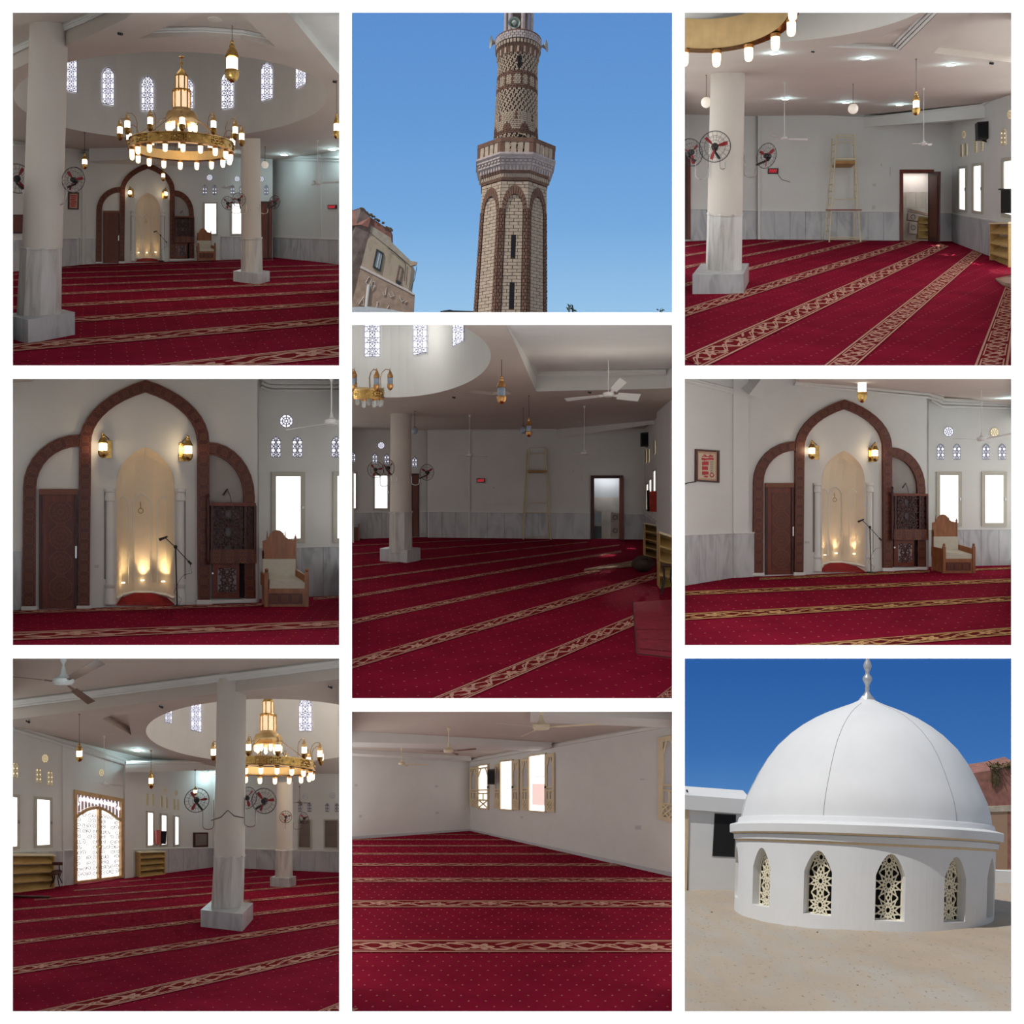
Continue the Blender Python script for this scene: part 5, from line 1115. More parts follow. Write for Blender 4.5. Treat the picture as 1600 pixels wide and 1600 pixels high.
# ================================================================== middle right view: the niche seen with its side wall
def hall_MR():
    W = 'in the middle right view'; enclosure('MR', 40)
    fl = rake(1008, 22.6, 893, 33)
    f = make_floor(fl, [(1064, 1014), (1586, 1014), (1586, 882), (1450, 885), (1450, 889), (1144, 902), (1064, 915.5)], 'carpet_a', (1070, 965), (1580, 936))
    bands(f, fl, [((1070, 1022), (1580, 980.5), (1070, 1038), (1580, 993)), ((1070, 959), (1580, 932), (1070, 970), (1580, 940)), ((1070, 924.5), (1580, 904.6), (1070, 931), (1580, 910.5)), ((1190, 903.5), (1450, 892), (1190, 907), (1450, 895)), ((1510, 890), (1580, 886.5), (1510, 893), (1580, 889.5))], 'carpet_border_gold', ymax=1008)
    w0 = wallsurf(fl, (1064, 916.3), (1144, 903)); w1 = wallsurf(fl, (1144, 902.6), (1450, 889.8)); w2 = wallsurf(fl, (1450, 885.5), (1586, 883))
    T = affine(1241, 624.7, .741, .765)
    z = wall('wall_left', w0, [(1064, 580), (1145, 580), (1145, 903.2), (1064, 916.8)]); a = wall('wall_back', w1, [(1144, 580), (1451, 580), (1451, 890.2), (1144, 903)], holes=[NICHE(T)]); c = wall('wall_right', w2, [(1446, 580), (1590, 580), (1590, 883.2), (1446, 886)])
    MB().plate(w1, [(1448, 580), (1451, 580), (1451, 890), (1448, 890)], -30, 0).build('wall_return', 'plaster', kind='structure')
    MB().plate(w1, [(1144, 580), (1168, 580), (1168, 901.8), (1144, 903)], 0, 4).build('wall_pilaster', 'plaster', kind='structure')
    dado(z, w0, (1066, 836.5, 915.5), (1143, 833.5, 903), 3); dado(a, w1, (1144.5, 833.5, 902.5), (1176, 833, 901), 1, th=5.4); dado(c, w2, (1449, 828, 885.5), (1588, 827, 883), 5)
    mihrab(w1, T, .75, W, fl, lampw=3.4, upw=20)
    S = plane3(w1.at(1170, 590), w2.at(1580, 634), P(1580, 560, 24)); b = slope_of(S)
    mb = MB(); mb.poly([w1.pt(1245, 596, -4), w1.pt(1455, 613, -4), w2.pt(1455, 622, -6), w2.pt(1590, 632, -6), P(1590, 586, 24.5), P(1245, 586, 24.5)]); mb.build('ceiling', 'plaster_ceiling', kind='structure')
    for y, d, r in ((0, 7, .05), (5, 5, .04), (10, 3, .035)):
        molding([w1.pt(1240, 594+y*.7, d), w1.pt(1448, 611+y, d), w1.pt(1466, 618+y, d+8)], r); molding([w2.pt(1452, 616+y, d+4), w2.pt(1470, 625+y, d+2), w2.pt(1590, 630+y*.8, d)], r)
    pts = [(1154.4, 619.5), (1184, 623.5), (1247, 592), (1247, 584), (1190, 584)]; mb = MB(); mb.prism([w1.pt(x, y, 34 if i < 1 else 16) for i, (x, y) in enumerate(pts)], [w1.pt(x+2, y-14, 0) for x, y in pts]); mb.build('ceiling', 'plaster', kind='structure')
    molding([w0.pt(1066, 594, 2), w0.pt(1143, 613, 2)], .05); molding([w0.pt(1066, 590, 3), w0.pt(1143, 609.5, 3)], .04)
    spot(S, 1574, 619, 7, 'cool white recessed spotlight in the ceiling corner '+W, 20)
    pendant(1347, 586, 571, 629.7, 7.4, 26.5, 'lit brass lantern hanging above the niche arch '+W)
    o = MB().ring(w0, [(1085.3, 701.8), (1122.2, 704), (1122, 754.5), (1085, 752)], [(1088, 704.8), (1119.6, 706.6), (1119.4, 751.6), (1088, 749.4)], 0, 3).build('framed_picture', 'wood_dark', label='dark framed picture with red lettering on the side wall '+W, cat='picture')
    MB().plate(w0, [(1088, 704.8), (1119.6, 706.6), (1119.4, 751.6), (1088, 749.4)], .3, 1).build('print', 'picture_paper', o)
    MB().plate(w0, [(1091, 708), (1117, 709.5), (1117, 748.5), (1091, 747)], 1, 1.15).build('inner_panel', 'picture_cream', o)
    mb = MB()
    for x0, y0, x1, y1 in ((1096, 712, 1113, 714), (1095, 715.5, 1114, 719), (1096, 721, 1106, 727), (1096, 728.5, 1105, 735), (1096, 736.5, 1106, 742), (1099, 743, 1105, 746), (1098, 710, 1102, 712), (1107, 710.5, 1110, 713)):
        n = 6; mb.plate(w0, [(lerp(x0, x1, i/n), y0+random.uniform(-.6, .9)) for i in range(n+1)]+[(lerp(x1, x0, i/n), y1+random.uniform(-.9, .6)) for i in range(n+1)], 1.15, 1.4)
    mb.tube([w0.pt(1111+3*math.cos(i*.7), 742.5+3*math.sin(i*.7), 1.5) for i in range(9)], .012, 4, closed=True); mb.build('red_script', 'picture_red', o)
    mb = MB()
    for i in range(6): mb.rect(w0, 1108.5, 721.5+i*3.2, 1113.5, 722.4+i*3.2, 1.15, 1.3)
    mb.build('small_script', 'wood_dark', o)
    mb = MB(); mb.tube([w0.pt(1066, 758, 1), w0.pt(1074, 754.5, 1), w0.pt(1087, 752.5, 1)], .012, 4); mb.build('picture_cable', 'wire_black', label='thin cable running to the framed picture '+W, cat='cable')
    plug(w1, T(151, 885)[0], T(151, 885)[1], 6, 4, 'pale double switch on the wall left of the niche '+W)
    tall_window(w2, 1468, 1496.6, 742.5, 742.5, 817, 817, 5.5); tall_window(w2, 1538.6, 1567, 742.5, 742.5, 817, 817, 5.5)
    for x in (1464, 1489.5, 1535, 1560): small_window(w2, x, x+10.5, 693.6, 717.6, pane='lattice_pane', lat='white_lattice')
    round_window(w2, 1481.7, 674.4, 7.4, pane='lattice_pane', lat='white_lattice'); round_window(w2, 1553.5, 675.4, 6.6)
    ceiling_fan(1534, 686.7, 7.5, 590, [(1489, 685), (1590, 675.5), (1548, 692)], 28.5, 'white ceiling fan on a long rod before the windows '+W, w=2)
hall_MR()

# ================================================================== central hall
def hall_C():
    W = 'in the central hall'; enclosure('C')
    fl = rake(1091, 22.6, 841, 44); b = slope_of(fl)
    f = make_floor(fl, [(544, 1097), (1056, 1097), (1056, 903), (1007, 842.5), (669, 838.5), (544, 842)], 'carpet_b', (551, 972), (934, 892))
    bands(f, fl, [((677, 1090.5), (988, 962), (735, 1090.5), (992, 978)), ((551, 1030.5), (1022, 895.6), (551, 1045.5), (1031, 903)), ((551, 968), (934, 890), (551, 976), (934, 894.5)), ((551, 930.5), (967, 860.7), (551, 935), (967, 864)),
                  ((551, 905.7), (964, 851.5), (551, 908.7), (964, 853.5)), ((551, 885.5), (915, 847), (551, 887.5), (915, 848.3)), ((551, 865.6), (862, 844), (551, 867), (862, 845)), ((551, 852.5), (765, 842.5), (551, 853.6), (765, 843.3)), ((1025, 1091), (1050, 1072), (1049, 1091), (1056, 1086))], ymax=1091)
    w1 = wallsurf(fl, (544, 842.3), (669, 839)); w2 = wallsurf(fl, (669, 840), (1007, 843)); w3 = wallsurf(fl, (1007, 843), (1058, 908))
    a = wall('wall_left', w1, [(544, 640), (670, 640), (670, 839.4), (544, 842.8)])
    c = wall('wall_back', w2, [(668, 640), (1008, 640), (1008, 843.5), (967.5, 843.5), (967.5, 747), (928.5, 747), (928.5, 843), (668, 840.4)]); d = wall('wall_right', w3, [(1007, 600), (1060, 500), (1060, 911), (1007, 843.4)])
    dado(a, w1, (551, 801, 842), (642, 800, 840), 4); dado(a, w1, (655, 800, 839.6), (668, 800, 839.2), 1); dado(c, w2, (670, 800, 840), (733, 800, 840.6), 3); dado(c, w2, (735, 800.5, 840.6), (922, 801.5, 842.4), 7); dado(c, w2, (975, 803, 842.8), (1006, 803.5, 843), 1); dado(d, w3, (1008, 803.5, 844), (1058, 838, 908), 3)
    MB().plate(w2, [(732, 665), (735, 665), (735, 840.6), (732, 840.6)], 0, 2).build('wall_pilaster', 'plaster', kind='structure')
    MB().plate(w3, [(1036, 560), (1058, 520), (1058, 905), (1036, 880)], 0, 10).build('wall_pilaster', 'plaster', kind='structure')
    S = rake(508, 23.2, 668, 43.2); bc = slope_of(S)
    ell = ellipse(610, 556, 157, 65, 80)
    lo = [p for p in ell if p[0] > 548 and p[1] > 512]
    # lower and right part of the rim from left to upper right
    lo.sort(key=lambda p: math.atan2((p[1]-556)/65, -(p[0]-610)/157) % (2*math.pi)); lo = sorted(lo, key=lambda p: -math.atan2((p[1]-556)/65, (p[0]-610)/157))
    big = [(789, 502), (838, 611.5), (1040, 607), (1056, 560), (1056, 502)]
    cof = [(724, 613), (757, 606), (781, 603), (800, 616), (770, 617)]
    out = [(544, lo[0][1])]+lo+[(lo[-1][0]-4, 502), (789, 502), (838, 611.5), (1040, 607), (1056, 605), (1056, 676), (544, 676)]
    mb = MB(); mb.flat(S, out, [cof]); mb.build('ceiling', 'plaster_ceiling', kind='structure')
    recess(S, [(544, lo[0][1])]+lo+[(lo[-1][0]-4, 502), (544, 502)], 200, 500, 'wall_dome_drum', 'plaster', smooth=True)
    recess(S, [(789, 502), (838, 611.5), (1040, 607), (1056, 605), (1056, 502)], 30, 503, mat='plaster'); recess(S, cof, 5, 500)
    molding([lift(S, p, 27, 504)-V((0, .1, 0)) for p in ((800, 527), (838, 611.5), (1040, 607))], .06); molding([lift(S, p, 23, 504)-V((0, .06, 0)) for p in ((800, 527), (838, 611.5), (1040, 607))], .03)
    D = Drum(S, 610, 556, 157, 65)
    D.window(570, 593.7, 505, 557, 557, flat=True, R=10); D.window(645.7, 666.7, 505, 554.5, 551, flat=True, R=10); D.window(707, 724.6, 505, 541, 533, flat=True, R=10)
    point_lamp('dome_daylight', P(630, 512, 33), 38, (1, .99, .95), .4); point_lamp('bay_daylight', P(935, 655, 28), 42, (1, .92, .8), 1.2)  # unseen lamps added to brighten the drum and the bay
    A = P(870, 664, w2.Z(870, 670)-.02); B = P(1022, 638, w3.Z(1022, 645)-.02); beam(A, B, .44, .50, 3.5, .05)
    molding([A, B], .05); molding([w2.pt(669, 671, 2), w2.pt(870, 671, 2)], .05); molding([w1.pt(548, 662, 2), w1.pt(669, 671, 2)], .05)
    Zc = column(fl, [(626.5, 612, 16), (626.3, 802, 17)], [(626.3, 800, 18.4), (626.3, 862, 19)], ((593.6, 876.5), (636.5, 879.5), (657, 875.5), 20), 'cream round column with marble foot at the left '+W)
    cage_fan(587, 734, 13, -.35, Zc-.1, 'caged fan left of the column before the bright window '+W, ubend(594, 743, 606, 748, 12), nrad=12, spin=.3)
    cage_fan(607, 731, 13, -.9, Zc-.7, 'caged fan on the front of the column '+W, ubend(612, 742, 620, 745, 8), nrad=12, spin=.8)
    cage_fan(667, 738, 12.5, .45, Zc-.1, 'caged fan right of the column '+W, ubend(655, 748, 643, 744, 10), nrad=12, spin=.6)
    chandelier(531, 614, .92, 26.5, .09+.03, 'unlit brass chandelier cut by the left edge '+W, xmin=549, lit=False, tower=False, power=0, a0=.1, rr=74)
    pendant(783.7, 531, 587, 631.5, 7.2, 27.5, 'unlit copper lantern hanging at the dome rim '+W, 'unlit_glass', 'copper'); pendant(826.5, 618, 652, 683, 4.8, S.Z(826, 618), 'unlit copper lantern hanging beside the small globe '+W, 'unlit_glass', 'copper')
    globe(817.7, 637, 672, 6, S.Z(817, 637), 'unlit pale globe pendant left of a copper lantern '+W, 'unlit_glass'); globe(648, 642.5, 673, 5.2, S.Z(648, 642), 'unlit pale globe pendant right of the column '+W, 'unlit_glass')
    ceiling_fan(950.6, 617.5, 9, 506, [(884, 624.8), (974, 594), (999, 621.5)], 30, 'large white three blade ceiling fan in the light bay '+W, w=6.5, fl=.25, cone=False, tn=.7)
    ceiling_fan(913, 709, 5.5, 634, [(932, 708.5), (895, 710), (918, 711)], S.Z(913, 634), 'small ceiling fan on a long rod left of the open door '+W, w=1.5); ceiling_fan(734, 712, 5.5, 648, [(762, 713), (716, 711), (740, 714)], S.Z(734, 648), 'small ceiling fan right of the column '+W, w=1.6)
    disc(S, 903, 660, 4, 'small round ceiling rose near the back '+W)
    cctv(S, 709, 621, 1, 'tiny security camera under the dome rim '+W); cctv(S, 921, 613, 1, 'tiny security camera under the light bay '+W)
    led_clock(w2, 745, 747.3, 758, 754, 'black digital clock with red digits on the back wall '+W); plug(w2, 771, 762, 3, 2.4, 'small socket right of the digital clock '+W); plug(w2, 896, 736, 2.4, 2.6, 'tiny dark bracket left of the open door '+W); plug(w2, 909, 748, 1.2, 11, 'narrow vertical conduit left of the open door '+W)
    Zl = fl.Z(840, 843.2)-.02; q = Zl/F; Sl = frontal(Zl)
    t = thing('ladder_tower', P(839, 842, Zl), 'tall cream ladder scaffold against the dim back wall '+W, 'ladder'); back = V((0, .2, 0))
    for (x0, y0), (x1, y1), bk in (((827, 699), (817.5, 843), 0), ((852, 699), (860.6, 843), 0), ((824, 702), (816, 838), 1), ((854, 702), (857, 838), 1)):
        mb = MB(); mb.tube([P(x0, y0, Zl)+back*bk, P(x1, y1, Zl)+back*bk], 1.1*q, 5); mb.build('leg', 'ladder_paint', t)
    for y, xa, xb in ((699.5, 827, 852), (709, 826, 852), (786, 821, 857), (801, 817, 861), (839, 818, 860)):
        mb = MB(); mb.tube([P(xa, y, Zl), P(xb, y, Zl)], .6*q, 5); mb.build('cross_bar', 'ladder_paint', t)
    for i in range(11):
        y = 712+i*11.5; f_ = (y-699)/144; mb = MB(); mb.tube([P(824-8*f_, y, Zl)+back, P(827-9*f_, y+1.5, Zl)], .45*q, 4); mb.build('side_rung', 'ladder_paint', t)
        mb = MB(); mb.tube([P(854+3*f_, y, Zl)+back, P(852+8*f_, y+1.5, Zl)], .45*q, 4); mb.build('side_rung', 'ladder_paint', t)
    MB().rect(Sl, 824, 735, 855, 738.5, -20, 1).build('platform', 'ladder_board', t)
    o = MB().ring(w2, [(923, 743), (974, 743), (974, 843.4), (923, 843)], [(928.5, 747.5), (967.5, 747.5), (967.5, 844), (928.5, 844)], -2, 2).build('door_'+str(next(DN)), 'wood_dark', kind='structure'); MB().rect(w2, 968, 747, 974.5, 843.4, 2, 14).build('leaf', 'wood_red', o)
    Zr = w2.Z(950, 842)+1.5; Sr = frontal(Zr)
    o = wall('wall_store', Sr, [(914, 738), (982, 738), (982, 843), (914, 843)], 'pale_grey')
    for i in range(4):
        for j in range(3): MB().rect(Sr, 915+i*16, 777+j*22, 930.4+i*16, 798.4+j*22, .1, .8).build('tile', 'tile_dado', o)
    mb = MB(); mb.poly([P(914, 842, Zr), P(982, 842, Zr), w2.at(982, 844), w2.at(914, 843.4)]); mb.build('floor', 'tile_dado', kind='structure')
    o = thing('stove', P(934, 841, Zr-.6), 'small dark stove just inside the open door '+W, 'stove'); Sv = frontal(Zr-.5)
    MB().rect(Sv, 926, 822, 939, 841, 0, 12).build('oven', 'stove', o); MB().rect(Sv, 926, 800, 939, 821, 0, 12).build('upper_cabinet', 'pale_grey', o); MB().rect(Sv, 928, 803, 937, 816, 12, 12.4).build('cabinet_glass', 'house_glass', o)
    for n_, y0, y1 in (('upper', 800, 817), ('lower', 818, 840)):
        o = MB().plate(Sv, [(955, y0), (967, y0+2), (966, y1), (954, y1-1)], 0, 9).build('appliance_carton', 'box_card', label=n_+' pink printed carton just inside the open door '+W, cat='box'); mb = MB(); mb.tube([Sv.pt(960.5+3.3*math.cos(i*.63), (y0+y1)/2+3.3*math.sin(i*.63), 9.2) for i in range(10)], .012, 4, closed=True); mb.build('printed_ring', 'stove', o)
    area_lamp('store_room_window', P(948, 745, Zr-.4), (0, .2, -1), 1, .5, 8, (.95, .98, 1))  # downward area lamp high in the room behind the door
    tall_window(w1, 538, 555.5, 740, 740, 794, 794, 3, handle=False); tall_window(w1, 585.7, 605, 743.5, 743.5, 794, 794, 3)
    for x, y in ((548, 706), (582, 708), (600.5, 709), (644, 713.5)): small_window(w1, x, x+7.2, y, y+16, pane='lattice_pane', lat='white_lattice')
    round_window(w1, 595.5, 696, 5.2, pane='lattice_pane', lat='white_lattice')
    o = MB().rect(w1, 643, 740, 654.5, 838.6, 0, 2).build('door_'+str(next(DN)), 'wood_dark', kind='structure'); MB().rect(w1, 645, 743, 652.5, 838, 2, 2.6).build('leaf', 'wood_red', o)
    o = thing('armchair', P(555, 845, fl.Z(555, 845)), 'wooden armchair just showing at the left edge '+W, 'chair'); Sq = frontal(fl.Z(555, 845)); MB().rect(Sq, 549, 824, 561, 845, -12, 0).build('side_board', 'wood_red', o); MB().rect(Sq, 560, 818, 562, 845, -2, 1).build('post', 'wood_chair', o)
    for (sx, sy), (dx, dy), pw, an in (((1013, 780), (985, 857), 220, 11), ((1018, 775), (950, 868), 330, 11), ((1025, 760), (940, 892), 380, 12), ((1030, 740), (1000, 925), 420, 16), ((1034, 740), (930, 915), 240, 11)): sunspot(w3.pt(sx, sy, 12), fl.at(dx, dy), pw, an)
    # along the side wall
    for x0, x1, yt, yb in ((1012, 1014.5, 757, 795), (1016.5, 1019.5, 750, 796), (1023, 1026, 736, 770)): tall_window(w3, x0, x1, yt+1, yt-1, yb, yb+3, 3, frx=1.2, handle=False)
    for x, y in ((1008.5, 704), (1012.5, 703), (1022, 690), (1026.5, 684)): small_window(w3, x, x+2.2, y, y+20, dy=-2)
    speaker_box(frontal(w3.Z(1010, 690)-.3), [(1000, 677), (1013, 676), (1013, 698), (1000, 698.5)], 'black wall loudspeaker above the narrow side windows '+W, (1019, 701))
    t = thing('hanging_garment', w3.pt(1020, 800, 8), 'orange red garment hanging at the side window '+W, 'clothing'); MB().plate(frontal(38.5), [(1014.5, 768), (1026, 767), (1027, 800), (1015, 799.5)], 0, 4).build('cloth', 'red_cloth', t); MB().plate(frontal(38.6), [(1010.5, 766), (1015, 766), (1015, 799), (1011, 799)], 0, 3).build('dark_lining', 'black_cloth', t)
    shelf_unit(frontal(39.0), (1008, 818, 868), (1030, 822, 874), -30, 0, 4, 'far pine shoe shelf with pale top along the side wall '+W); shelf_unit(frontal(33.9), (1030.5, 832, 922), (1062, 842, 930), -36, 0, 4, 'near pine shoe shelf at the right edge '+W)
    up = fl.n if fl.n.z > 0 else -fl.n
    Zb = fl.Z(1004, 893); mb = MB(); q = Zb/F; base = P(1005, 893, Zb); pr = []
    for i in range(9):
        a = math.pi*i/8; pr.append((base+V((0, 0, 12.5*q*(1-math.cos(a)))), max(.5, 17*math.sin(a)+(.8 if 0 < i < 8 else 0)+random.uniform(-1, 1))*q, .12))
    mb.lathe(pr, 14, ky=.8); o = mb.build('duffel_bag', 'bag_brown', label='dark brown bundled bag lying on the carpet by the shelf '+W, cat='bag', smooth=True)
    mb = MB(); mb.tube([base+V((x*q, -10*q, z*q)) for x, z in ((-9, 8), (-4, 19), (5, 20), (9, 9))], 1*q, 6); mb.build('strap', 'black_cloth', o)
    pts = [(912, 893), (990, 878), (992, 886), (938, 891)]; mb = MB(); mb.prism([fl.at(*p)+up*.05 for p in pts], [fl.at(*p)+up*.014 for p in pts]); o = mb.build('rolled_mat', 'mat_brown', label='flattened brown mat stretching left from the bag '+W, cat='mat')
    mb = MB(); mb.tube([fl.at(914, 893)+up*.05, fl.at(990, 880)+up*.05], .03, 6); mb.build('rolled_edge', 'tan_render', o)
    stool(1043, 926, 22, 44, fl.Z(1043, 929), 'dark bentwood stool cut by the right edge '+W)
    pts = [(989, 942), (1053, 939), (1053, 1031), (995, 1023.5)]; mb = MB(); n = 12
    L = [fl.at(*pts[0]).lerp(fl.at(*pts[3]), i/n) for i in range(n+1)]; R = [fl.at(*pts[1]).lerp(fl.at(*pts[2]), i/n) for i in range(n+1)]
    for i in range(n):
        h0 = .02+.02*(i % 2)*random.random(); h1 = .02+.02*((i+1) % 2)*.6; mb.poly([L[i]+up*h0, R[i]+up*(h0+.02), R[i+1]+up*(h1+.02), L[i+1]+up*h1])
    mb.poly([L[0], L[0]+up*.02, L[n]+up*.02, L[n]]); mb.poly([L[n], L[n]+up*.02, R[n]+up*.04, R[n]]); o = mb.build('carpet_offcut', 'rug_red', label='wrinkled red carpet piece laid over the border at the right '+W, cat='carpet')
    MB().tube([L[0]+up*.03, L[n]+up*.03, R[n]+up*.04], .012, 4).build('bound_edge', 'wood_dark', o)
hall_C()
# ================================================================== lower left hall
def hall_BL():
    W = 'in the lower left hall'; enclosure('BL')
    fl = rake(1580, 22.6, 1355, 44)
    f = make_floor(fl, [(14, 1586), (536, 1586), (536, 1363), (332, 1354.5), (14, 1394)], 'carpet_b', (20, 1518), (530, 1441))
    bands(f, fl, [((494, 1581), (536, 1564), (536, 1586), (560, 1578)), ((20, 1588), (530, 1478), (20, 1608), (530, 1491.5)), ((20, 1512), (530, 1437), (20, 1524), (530, 1444.6)), ((20, 1470.6), (530, 1411), (20, 1477), (530, 1415.5)), ((20, 1440), (530, 1393), (20, 1444), (530, 1396.5)),
                  ((20, 1420.5), (530, 1379), (20, 1423.5), (530, 1381)), ((60, 1405), (530, 1370), (60, 1407), (530, 1371.5)), ((120, 1391), (440, 1367.5), (120, 1392.5), (440, 1368.5)), ((190, 1377.5), (400, 1362), (190, 1378.6), (400, 1362.8))], ymax=1580)
    wl = wallsurf(fl, (14, 1394.5), (332, 1355)); wb = wallsurf(fl, (332, 1355), (538, 1363.5))
    gate_hole = [(116, 1236), (192, 1249), (192.5, 1371), (115, 1381)]
    a = wall('wall_left', wl, [(14, 1085), (333, 1170), (333, 1355.3), (193, 1372.6), (193, 1249), (116, 1235.5), (115, 1382.2), (14, 1395)]); c = wall('wall_back', wb, [(332, 1150), (540, 1150), (540, 1364), (332, 1355.4)])
    dado(a, wl, (16, 1331, 1394), (97, 1329.5, 1384), 4); dado(a, wl, (99, 1329, 1383.5), (114, 1328.5, 1382), 1); dado(a, wl, (194, 1327.5, 1372), (331, 1324.8, 1355.4), 6); dado(c, wb, (333, 1325, 1355.4), (538, 1330.5, 1363.6), 9)
    MB().plate(wl, [(97, 1150), (99, 1151), (99, 1384), (97, 1384.2)], 0, 2).build('wall_pilaster', 'plaster', kind='structure'); MB().plate(wl, [(193, 1190), (206, 1194), (206, 1371), (193, 1372.5)], 0, 4).build('wall_pilaster', 'plaster', kind='structure')
    S = plane3(wl.at(20, 1136), wl.at(325, 1208), P(360, 1082, 32)); bc = slope_of(S)
    ell = []
    for x, y in ellipse(420, 1142, 192, 50, 90):
        if x > 531: x = 531
        if not ell or ell[-1] != (x, y): ell.append((x, y))
    ell = [p for i, p in enumerate(ell) if not (p[0] == 531 and ell[i-1][0] == 531 and ell[(i+1) % len(ell)][0] == 531)]
    cof = [(160, 1123), (172, 1118.5), (199, 1115.5), (205, 1149)]
    B = [(14, 1125), (339, 1084), (386, 1079), (538, 1060)]
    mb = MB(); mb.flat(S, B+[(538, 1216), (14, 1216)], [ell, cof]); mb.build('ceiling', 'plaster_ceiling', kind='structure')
    recess(S, ell, 140, 1024, 'wall_dome_drum', 'plaster', smooth=True); recess(S, cof, 10, 1024)
    recess(S, B+[(538, 1022), (14, 1022)], 30, 1023.5)
    for h, r in ((28, .08), (24, .05), (20.5, .035)): molding([lift(S, p, h, 1024)-V((0, .12, 0)) for p in B], r)
    point_lamp('dome_daylight', P(440, 1050, 38), 110, (1, .93, .86), .4)  # added lamp that lightens the drum from within
    D = Drum(S, 420, 1142, 192, 50)
    D.window(298.5, 314.7, 1098, 1141, 1144, flat=True); D.window(258, 269, 1108, 1128, 1131, flat=True); D.window(467, 487, 1090, 1142, 1142); D.window(529, 545, 1094, 1135, 1133)
    A = P(196, 1193, 40.5); Bb = P(338, 1191, 42.5); beam(A, Bb, .28, .26, 3, .0); molding([P(196, 1192, 40.3), P(338, 1190, 42.3)], .06)
    molding([wl.pt(20, 1139, 2), wl.pt(196, 1193, 2)], .06); molding([wl.pt(20, 1133, 3), wl.pt(196, 1188, 3)], .05)
    Zc = column(fl, [(363, 1046, 22.5), (361.8, 1085, 22.4), (358.6, 1338, 23.5)], [(358.5, 1337, 24), (355, 1428, 25)], ((313.5, 1448), (378.7, 1455.5), (395.5, 1436), 27), 'large pale column with grey marble foot and plinth '+W)
    Zd = column(fl, [(445, 1222, 12.2), (444.5, 1330, 12.8)], [(444.3, 1328, 13.4), (443.5, 1373, 14)], ((422, 1385), (452, 1387), (462.5, 1383), 14.5), 'small far column with white plinth at the right '+W)
    cage_fan(307.5, 1250.5, 19, -.35, Zc-.1, 'caged fan left of the large column '+W, ubend(316.5, 1266, 333.5, 1250, 30), spin=.15)
    cage_fan(412.5, 1251.5, 20, .15, Zc-.1, 'caged fan right of the large column '+W, ubend(399.5, 1264, 382.5, 1246, 28), spin=.25)
    cage_fan(386, 1247, 17, -.7, Zc+.9, 'caged fan half hidden behind the large column '+W, None, spin=.9)
    cage_fan(446.5, 1276.5, 9.5, -.1, Zd-.6, 'small caged fan on the front of the far column '+W, [(446, 1285), (445.5, 1295)], nrad=12, spin=.4)
    cage_fan(475, 1278.5, 9, .5, Zd-.1, 'small caged fan right of the far column '+W, ubend(469, 1286, 458.5, 1285, 10), nrad=12, spin=.5)
    MB().tube([P(330, 1282, Zc-.9), P(345, 1277, Zc-.9), P(356, 1266, Zc-.9), P(366, 1275, Zc-.9), P(381, 1278, Zc-.9)], .012, 4).build('fan_cable', 'wire_black', label='thin cable strung between the fans on the large column '+W, cat='cable')
    chandelier(419, 1197, .875, 37.0, -.325, 'lit brass ring chandelier behind the large column '+W, power=40, a0=.1)
    ceiling_fan(99, 1066, 16.5, 1024, [(10, 1056), (158, 1034), (143, 1098)], 26.5, 'large white ceiling fan with dark blades near the top edge '+W, w=7, mat='fan_white', blade='fan_brown', fl=.28, tn=.6)
    ceiling_fan(163, 1225, 4.6, 1150, [(191, 1227.5), (147, 1223), (170, 1229)], S.Z(163, 1150)-.8, 'white ceiling fan above the iron gate '+W, w=1.6)
    ceiling_fan(468, 1254, 3.6, 1228, [(485, 1255), (458, 1253), (472, 1257)], 41, 'small dark ceiling fan right of the far column '+W, w=1.2, mat='fan_brown')
    pendant(124, 1116, 1160, 1190.5, 5.2, 34, 'lit brass lantern hanging left of the gate '+W); pendant(236, 1173, 1203, 1232.5, 4, 39, 'small lit brass lantern right of the gate '+W); pendant(305, 1203, 1228, 1243, 3, 41.5, 'tiny lit lantern behind the left column fan '+W)
    spot(S, 213.5, 1171.5, 5, 'cool white recessed spotlight near the coffer '+W, 14); spot(S, 331, 1206, 5, 'cool white recessed spotlight beside the large column '+W, 12)
    spot(S, 497, 1211, 5, 'cool white recessed spotlight behind the chandelier at the right '+W, 18)
    point_lamp('near_bay_spot', P(300, 1050, 25.5), 9, (.68, .95, 1), .3); point_lamp('near_bay_spot', P(120, 1065, 25.5), 6, (.68, .95, 1), .3)
    for x, y, l in ((44, 1127, 'on the left of the near beam'), (252, 1104, 'on the beam beside the coffer'), (516, 1073, 'on the beam above the chandelier')): cctv(S, x, y, 1.3, 'tiny dark security camera '+l+' '+W)
    # side wall: windows, gate, shelves
    tall_window(wl, 57, 77, 1248.5, 1250.5, 1320.5, 1319.5, 4.5, frx=4); tall_window(wl, 8, 26, 1244, 1246, 1324, 1322, 4.5, frx=4)
    for x0, x1, yt, yb, dy in ((19, 28, 1190, 1214, 2), (56, 64, 1198, 1222, 2), (74, 82, 1203, 1226, 2), (228, 231.6, 1239, 1257, 1), (237, 240.5, 1240.5, 1258, 1), (250.5, 253.6, 1243.5, 1261, 1), (258.5, 261.4, 1245, 1262, 1), (270.5, 273.3, 1248, 1264, 1), (276.6, 279.4, 1249, 1265, 1)): small_window(wl, x0, x1, yt, yb, dy=dy)
    for x, y, rx, ry in ((70, 1185, 5, 6.5), (158, 1207, 3.8, 6), (257, 1234.5, 2, 4), (275, 1239, 1.8, 4)): round_window(wl, x, y, rx, ry)
    tall_window(wl, 230, 238, 1269.5, 1270.5, 1321, 1320, 3, frx=2, handle=False); tall_window(wl, 251.5, 259, 1273.5, 1274.5, 1320, 1319, 3, frx=2, handle=False); tall_window(wl, 272.5, 278, 1276, 1277, 1320, 1319, 3, frx=1.8, handle=False)
